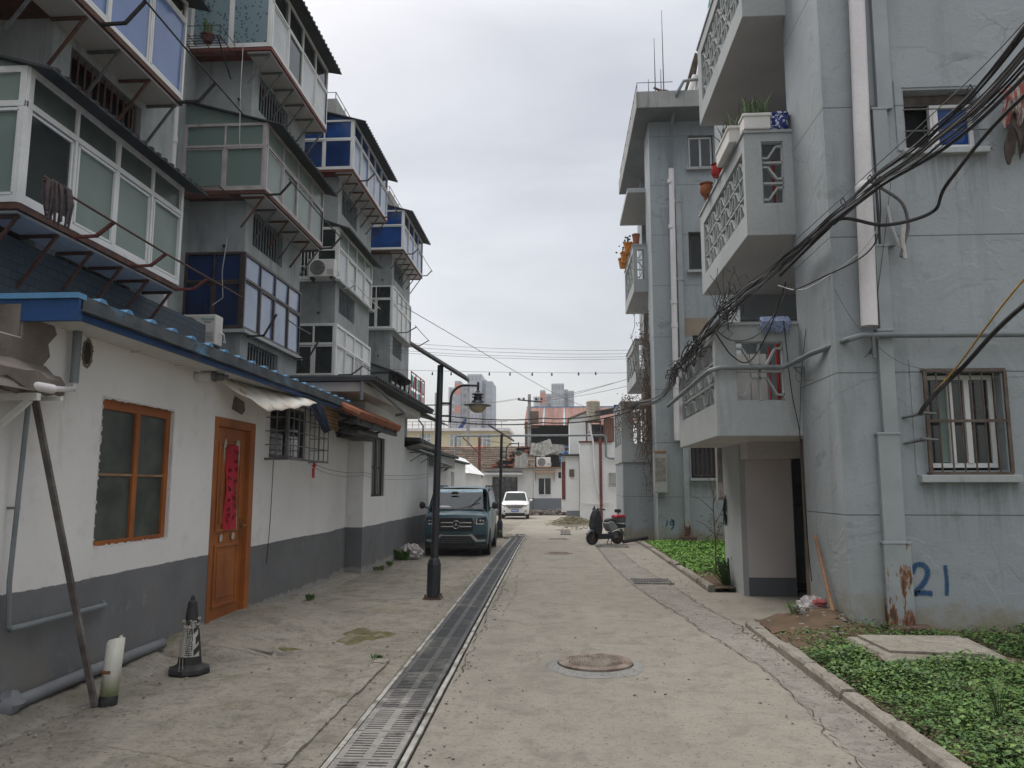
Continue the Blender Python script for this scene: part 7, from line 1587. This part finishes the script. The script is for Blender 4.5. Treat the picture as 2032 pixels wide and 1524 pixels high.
m = MB(); m.bar((-12.7, 97, 8.8), (-11.6, 97, 10.2), .6, .5); tag(m.build('rooftop_heater', M['gblue'], None), 'blue rooftop panel on the yellow building', 'solar panel')
# towers
def tower(x0, x1, y, z1, seed, label, orange=True):
    t = thing('tower_block', ((x0+x1)/2, y, 0), label, 'tower block', 'high-rise towers on the horizon'); w_ = x1-x0
    cw = pm('tower_white', (.58, .58, .60), (.50, .50, .52), .05, .9); cg_ = pm('tower_grey', (.42, .44, .47), (.37, .39, .42), .05, .9); cd = pm('tower_windows', (.24, .26, .29), (.30, .32, .35), .3, .3); cw2 = pm('tower_bluegrey', (.36, .39, .44), (.32, .35, .4), .05, .9)
    def blk(nm, a, b, yy, z, mt, win=3, dx=.0):
        m = MB(); m.box(x0+w_*a, x0+w_*b, yy, y+16, -5, z); o = m.build(nm, mt, t); k = z-2.4; w0 = None; ww = w_*(b-a)/win*.28
        while k > 21:
            for i in range(win):
                cx_ = x0+w_*(a+(b-a)*(i+.5)/win)
                if w0 is None: m = MB(); m.box(-ww, ww, -.15, -.02, 0, 1.7); w0 = c = m.build('window', cd, o, local=True); c.data.transform(Matrix.Translation(V(ORG[o.name])))
                else: c = w0.copy(); COL.objects.link(c); c.parent = o
                c.location = V((cx_, yy, k))-V(ORG[o.name])
            k -= 3
        return o
    blk('wing', 0, .17, y+4, z1-3, cw, 1); blk('wing', .17, .30, y, z1-1, cw2, 2); blk('wing', .30, .48, y+3, z1-2, cw, 1); blk('wing', .45, .76, y-1, z1+1.5, cg_ if orange else cw, 4); blk('wing', .76, .86, y+2, z1-.5, cw2, 1); blk('wing', .86, 1, y-2, z1-1.5, cw2 if orange else cw, 2)
    if orange is not None:
        m = MB(); m.box(x0+w_*.17, x0+w_*.30, y-.3, y-.16, z1-6.5, z1-2); m.build('orange_panel', pm('tower_orange', (.55, .20, .12), (.48, .17, .10), .1), t); m = MB(); m.box(x0+w_*.17, x0+w_*.30, y-.3, y-.16, z1-14, z1-11); m.build('orange_panel', pm('tower_orange', (.55, .20, .12), (.48, .17, .10), .1), t)
        m = MB(); m.box(x0+w_*.14, x0+w_*.32, y-2.2, y-.4, z1-20, z1-17); m.box(x0+w_*.14, x0+w_*.32, y-2.2, y-.4, z1-29, z1-26); m.build('balcony', cw2, t)
tower(-44.5, -26.3, 300, 44.0, 1, 'left high-rise tower with grey wings behind the lamp post')
tower(-10.4, 5.6, 300, 40.0, 2, 'right, paler high-rise tower above the rusty roof', True)
# ================= CABLES =================
def wire(pts, r, mat, lab, sag=0, n=10, grp=None, nm='cable'):
    P = []; pts = [V(p) for p in pts]
    for i in range(len(pts)-1):
        p0, p1, p2, p3 = pts[max(i-1, 0)], pts[i], pts[i+1], pts[min(i+2, len(pts)-1)]
        for k in range(n):
            u = k/n; p = .5*((2*p1)+(-p0+p2)*u+(2*p0-5*p1+4*p2-p3)*u*u+(-p0+3*p1-3*p2+p3)*u**3); p.z -= sag*4*u*(1-u); P.append(p)
    P.append(pts[-1]); m = MB(); m.tube(P, r, 6); o = m.build(nm, M[mat], None, smooth=True); return tag(o, lab, 'cable', grp)
q = random.Random(44)
base = [(3.2, 2.5, 5.05), (3.44, 5.5, 4.80), (3.52, 7.0, 4.82), (3.43, 8.15, 4.86), (2.95, 8.3, 4.47), (2.80, 9.45, 4.38), (2.32, 9.5, 3.98), (2.05, 9.7, 3.72)]
front = [(1.93, 10.2, 3.60), (1.90, 11.2, 3.50), (1.88, 12.4, 3.47), (1.93, 13.3, 3.36), (2.2, 17.5, 3.55), (2.3, 22.4, 4.0), (2.15, 23.3, 3.95)]
cmats = ['cable']*9+['gcable']*3
for k in range(16):
    ox, oz = q.gauss(0, .035), q.uniform(-.12, .12); pts = []
    for i, p in enumerate(base+(front if k % 3 else front[:4])):
        f = (1.5, 1.25, 1.0, .75, .5, .5, .8, 1)[i] if i < 8 else .7; pts.append((p[0]+ox*f*.7+q.gauss(0, .012), p[1]+q.gauss(0, .03)-abs(ox)*.4, p[2]+oz*f+q.gauss(0, .02)))
    wire(pts, q.choice((.0045, .006, .006, .008, .010)), cmats[k % 12], 'one cable of the thick black bundle sweeping from the upper right past the balconies', q.uniform(0, .03), 8, 'cables of the thick bundle')
wire([(3.2, 2.5, 4.7), (3.46, 5.5, 4.62), (3.6, 7.0, 4.72), (3.44, 8.1, 4.78), (2.98, 8.25, 4.42)], .017, 'cable', 'thickest black cable in the middle of the upper bundle')
wire([(3.35, 2.5, 5.2), (3.45, 5.5, 5.0), (3.5, 7, 5.05), (3.4, 8.1, 5.0), (2.9, 8.35, 4.55), (2.7, 9.4, 4.42)], .005, 'gcable', 'thin messenger wire along the top of the bundle')
m = MB()
for (x, y, z) in ((3.52, 6.4, 5.0), (3.52, 7.2, 5.02), (3.35, 8.12, 4.92), (3.1, 8.25, 4.72)): m.tube([(x, y, z), (x+.03, y, z-.07), (x-.01, y, z-.10), (x-.03, y, z-.04), (x, y, z)], .006, 5)
tag(m.build('cable_hooks', M['dark'], None), 'little hooks tying the cable bundle to its messenger wire', 'hooks')
wire([(4.9, 5.4, 5.6), (4.32, 7.0, 5.19), (3.95, 7.7, 4.66), (4.01, 8.2, 4.52), (3.53, 8.25, 4.40), (3.11, 8.3, 4.50), (2.95, 8.5, 4.40), (2.75, 9.5, 4.2)], .019, 'cable', 'heavy sagging black cable across the near wall')
wire([(4.9, 6.0, 3.9), (4.17, 7.0, 3.22), (4.15, 8.1, 2.82), (3.98, 8.3, 2.60), (3.86, 8.35, 2.45), (3.82, 8.4, 2.36)], .022, 'cable', 'heavy black cable ending at the barred window')
wire([(4.7, 6.0, 4.3), (4.17, 7.0, 3.44), (4.12, 8.1, 2.86), (3.95, 8.33, 2.58)], .010, 'yellow', 'yellow cable running beside the heavy black one to the barred window')
wire([(3.42, 8.35, 4.95), (3.6, 8.4, 4.86), (3.8, 8.42, 4.70), (3.86, 8.45, 4.45), (3.80, 8.45, 4.25), (3.76, 8.45, 4.1)], .018, 'gcable', 'cut grey hose curling over the near wall')
wire([(3.66, 8.48, 4.70), (3.70, 8.48, 4.45), (3.77, 8.48, 4.22)], .016, 'wcable', 'short white hose end hanging beside the flat duct')
wire([(3.82, 8.45, 4.5), (3.79, 8.45, 4.3), (3.80, 8.45, 4.08)], .024, 'wcable', 'torn white hose tail hanging on the near wall')
wire([(3.50, 8.25, 4.95), (3.42, 8.3, 4.2), (2.9, 8.6, 3.9), (2.75, 9.5, 3.95)], .008, 'cable', 'loose black cable dropping past the thick downpipe', 0)
wire([(2.75, 9.6, 4.1), (2.9, 9.0, 3.9), (3.25, 8.4, 4.1), (3.45, 8.3, 4.35)], .007, 'wcable', 'pale wire looping from the wall corner')
wire([(1.98, 9.8, 3.6), (2.2, 9.82, 3.45), (2.5, 9.83, 3.5), (2.75, 9.75, 3.8), (2.9, 9.6, 4.15)], .01, 'gcable', 'grey cable looping across the lowest balcony screen')
wire([(2.0, 9.83, 3.55), (2.2, 9.83, 3.25), (2.42, 9.83, 3.18), (2.68, 9.8, 3.6), (2.85, 9.6, 4.15)], .009, 'cable', 'black cable looping lower across the lowest balcony screen')
wire([(3.73, 8.5, 5.0), (3.62, 8.52, 4.3), (3.5, 8.54, 3.6), (3.43, 8.5, 3.25)], .003, 'cable', 'thin string from the wall to the pipe clamp')
wire([(3.05, 8.5, 3.75), (3.4, 8.5, 3.2), (4.0, 8.52, 2.86), (5.2, 8.5, 2.78)], .003, 'gcable', 'thin wire crossing above the barred window', .03)
wire([(2.95, 9.7, 3.1), (3.0, 9.6, 2.9), (3.4, 8.55, 3.05)], .004, 'gcable', 'thin slack wire under the grey pipe', .05)
wire([(2.87, 9.85, 3.7), (2.92, 9.83, 2.8), (3.0, 9.83, 2.2), (3.02, 9.83, 1.2), (3.05, 9.83, .45)], .006, 'cable', 'dark cable running down the wall edge beside the entrance')
wire([(3.1, 9.6, 3.75), (3.0, 9.65, 3.0), (2.96, 9.7, 2.3)], .004, 'cable', 'second thin cable down the wall edge', 0)
wire([(2.95, 13, 2.3), (2.82, 12.9, 1.7), (2.68, 12.95, 1.2), (2.8, 13.0, .95)], .018, 'cable', 'coil of cables hanging beside the meter box')
m = MB(); q = random.Random(9)
for k in range(9):
    m.tube([(2.80+q.gauss(0, .04), 12.98, 1.6), (2.63+q.gauss(0, .02), 12.75, 1.3+q.gauss(0, .06)), (2.70+q.gauss(0, .03), 12.8, 1.0+q.gauss(0, .06)), (2.66, 12.9, 1.25)], .01, 5)
tag(m.build('cable_coil', M['cable'], None), 'tangle of black cables on the porch wall beside the meter box', 'cable')
# frayed cable tangle at the corner of the lowest balcony
m = MB(); q = random.Random(15)
for k in range(60):
    x, y, z = 1.9+q.gauss(0, .03), q.uniform(10.0, 13.0), 3.52+q.gauss(0, .05); pts = [(x, y, z)]
    for i in range(4): y += q.uniform(.05, .3); x += q.gauss(0, .025); z += q.gauss(-.02, .05); pts.append((x, y, z))
    m.tube(pts, q.choice((.005, .007, .01)), 5)
tag(m.build('cable_tangle', M['cable'], None, smooth=True), 'tangle of black cables along the front rail of the lowest balcony', 'cable')
m = MB()
for k in range(40):
    x, y, z = 2.1+q.gauss(0, .05), 9.75+q.gauss(0, .05), 3.8+q.gauss(0, .1); pts = [(x, y, z)]
    for i in range(4): x += q.gauss(.03, .06); z += q.gauss(.06, .08); y += q.gauss(0, .02); pts.append((x, y, z))
    m.tube(pts, q.choice((.004, .006)), 4)
tag(m.build('cable_tangle', M['dark'], None), 'knot of loose wires at the near corner of the lowest balcony', 'cable')
wire([(2.3, 22.4, 3.98), (-.5, 22.5, 3.58), (-4.9, 26.8, 4.22)], .018, 'cable', 'upper of two thick black cables crossing the lane', .10)
wire([(2.3, 22.4, 3.86), (-.5, 22.5, 3.45), (-4.9, 26.8, 4.02)], .018, 'cable', 'lower of two thick black cables crossing the lane', .10)
for k, (za, zb) in enumerate(((6.20, 6.60), (6.08, 6.46), (5.98, 6.32), (5.9, 6.24))): wire([(2.6, 26, za), (-1.5, 26, (za+zb)/2-.12), (-6, 26, zb)], .006, 'gcable', 'one of the thin parallel wires high across the lane', .02, 10, 'thin parallel wires high across the lane')
t = wire([(2.6, 26, 5.42), (-6, 26, 5.62)], .006, 'gcable', 'wire strung with small bulbs across the lane', .05)
for i, x in enumerate((-4.37, -3.72, -2.4, -1.69, -.93, -.26, .65, 1.23)):
    m = MB(); m.lathe([(.02, .08), (.022, .04), (.035, .0), (.02, -.03), (0, -.035)], (x, 26, 5.36+.015*abs(x)), 8); tag(m.build('string_bulb', M['steel'], None), 'small bulb hanging on the strung wire across the lane', 'bulb', 'small bulbs on the strung wire')
wire([(-5.3, 24.6, 7.6), (-.6, 40, 6.6), (1.5, 45, 6.2)], .012, 'gcable', 'long wire running diagonally from the left block down the lane')
wire([(-5.5, 9.5, 9.8), (-5.1, 10.4, 8.3), (-4.6, 14, 7.5)], .008, 'cable', 'thin dark wire running past the nearest upper balcony', 0) if False else None
for k, z in enumerate((5.0, 4.6, 4.2)): wire([(-6, 62, z+.3), (-2.4, 62, z)], .02, 'cable', 'one of the low dark wires left of the utility pole', .1, 8, 'low wires at the utility pole')
for k, (a, b) in enumerate((((-3.3, 61.8, 8.7), (-14, 85, 10.7)), ((-2.9, 61.8, 8.7), (-13, 85, 10.7)), ((-1.9, 61.8, 8.6), (6, 45, 8.5)), ((-1.45, 61.8, 8.5), (6, 45, 8.0)), ((-1.45, 61.8, 8.4), (8, 50, 9.8)))): wire([a, b], .015, 'gcable', 'line wire running from the crossarm of the utility pole', .25, 12, 'line wires at the utility pole')
wire([(-3.62, 10.9, 1.97), (-3.6, 14, 1.85), (-3.5, 20.8, 1.95)], .004, 'cable', 'thin slack wire along the white walls left of the van', .05)
wire([(-3.62, 10.9, 1.94), (-3.6, 14, 1.80), (-3.5, 20.8, 1.88)], .003, 'cable', 'second thin slack wire along the white walls', .08)
wire([(-3.84, 10.15, 1.98), (-3.84, 10.12, 1.2), (-3.84, 10.05, .6)], .004, 'cable', 'thin black wire hanging straight down the wall from the cage')

# ---------------- damp air ----------------
t_ = NT('damp_air'); pv = t_.n('ShaderNodeVolumePrincipled'); pv.inputs['Density'].default_value = .0007; pv.inputs['Color'].default_value = (.86, .88, .92, 1)
t_.t.nodes.remove(t_.b); t_.l(pv.outputs[0], t_.o.inputs['Volume'])
hz = MB().box(-120, 120, -20, 345, -6, 60).build('haze', t_.m); tag(hz, 'thin damp air over the lane and the far towers', None, kind='stuff')
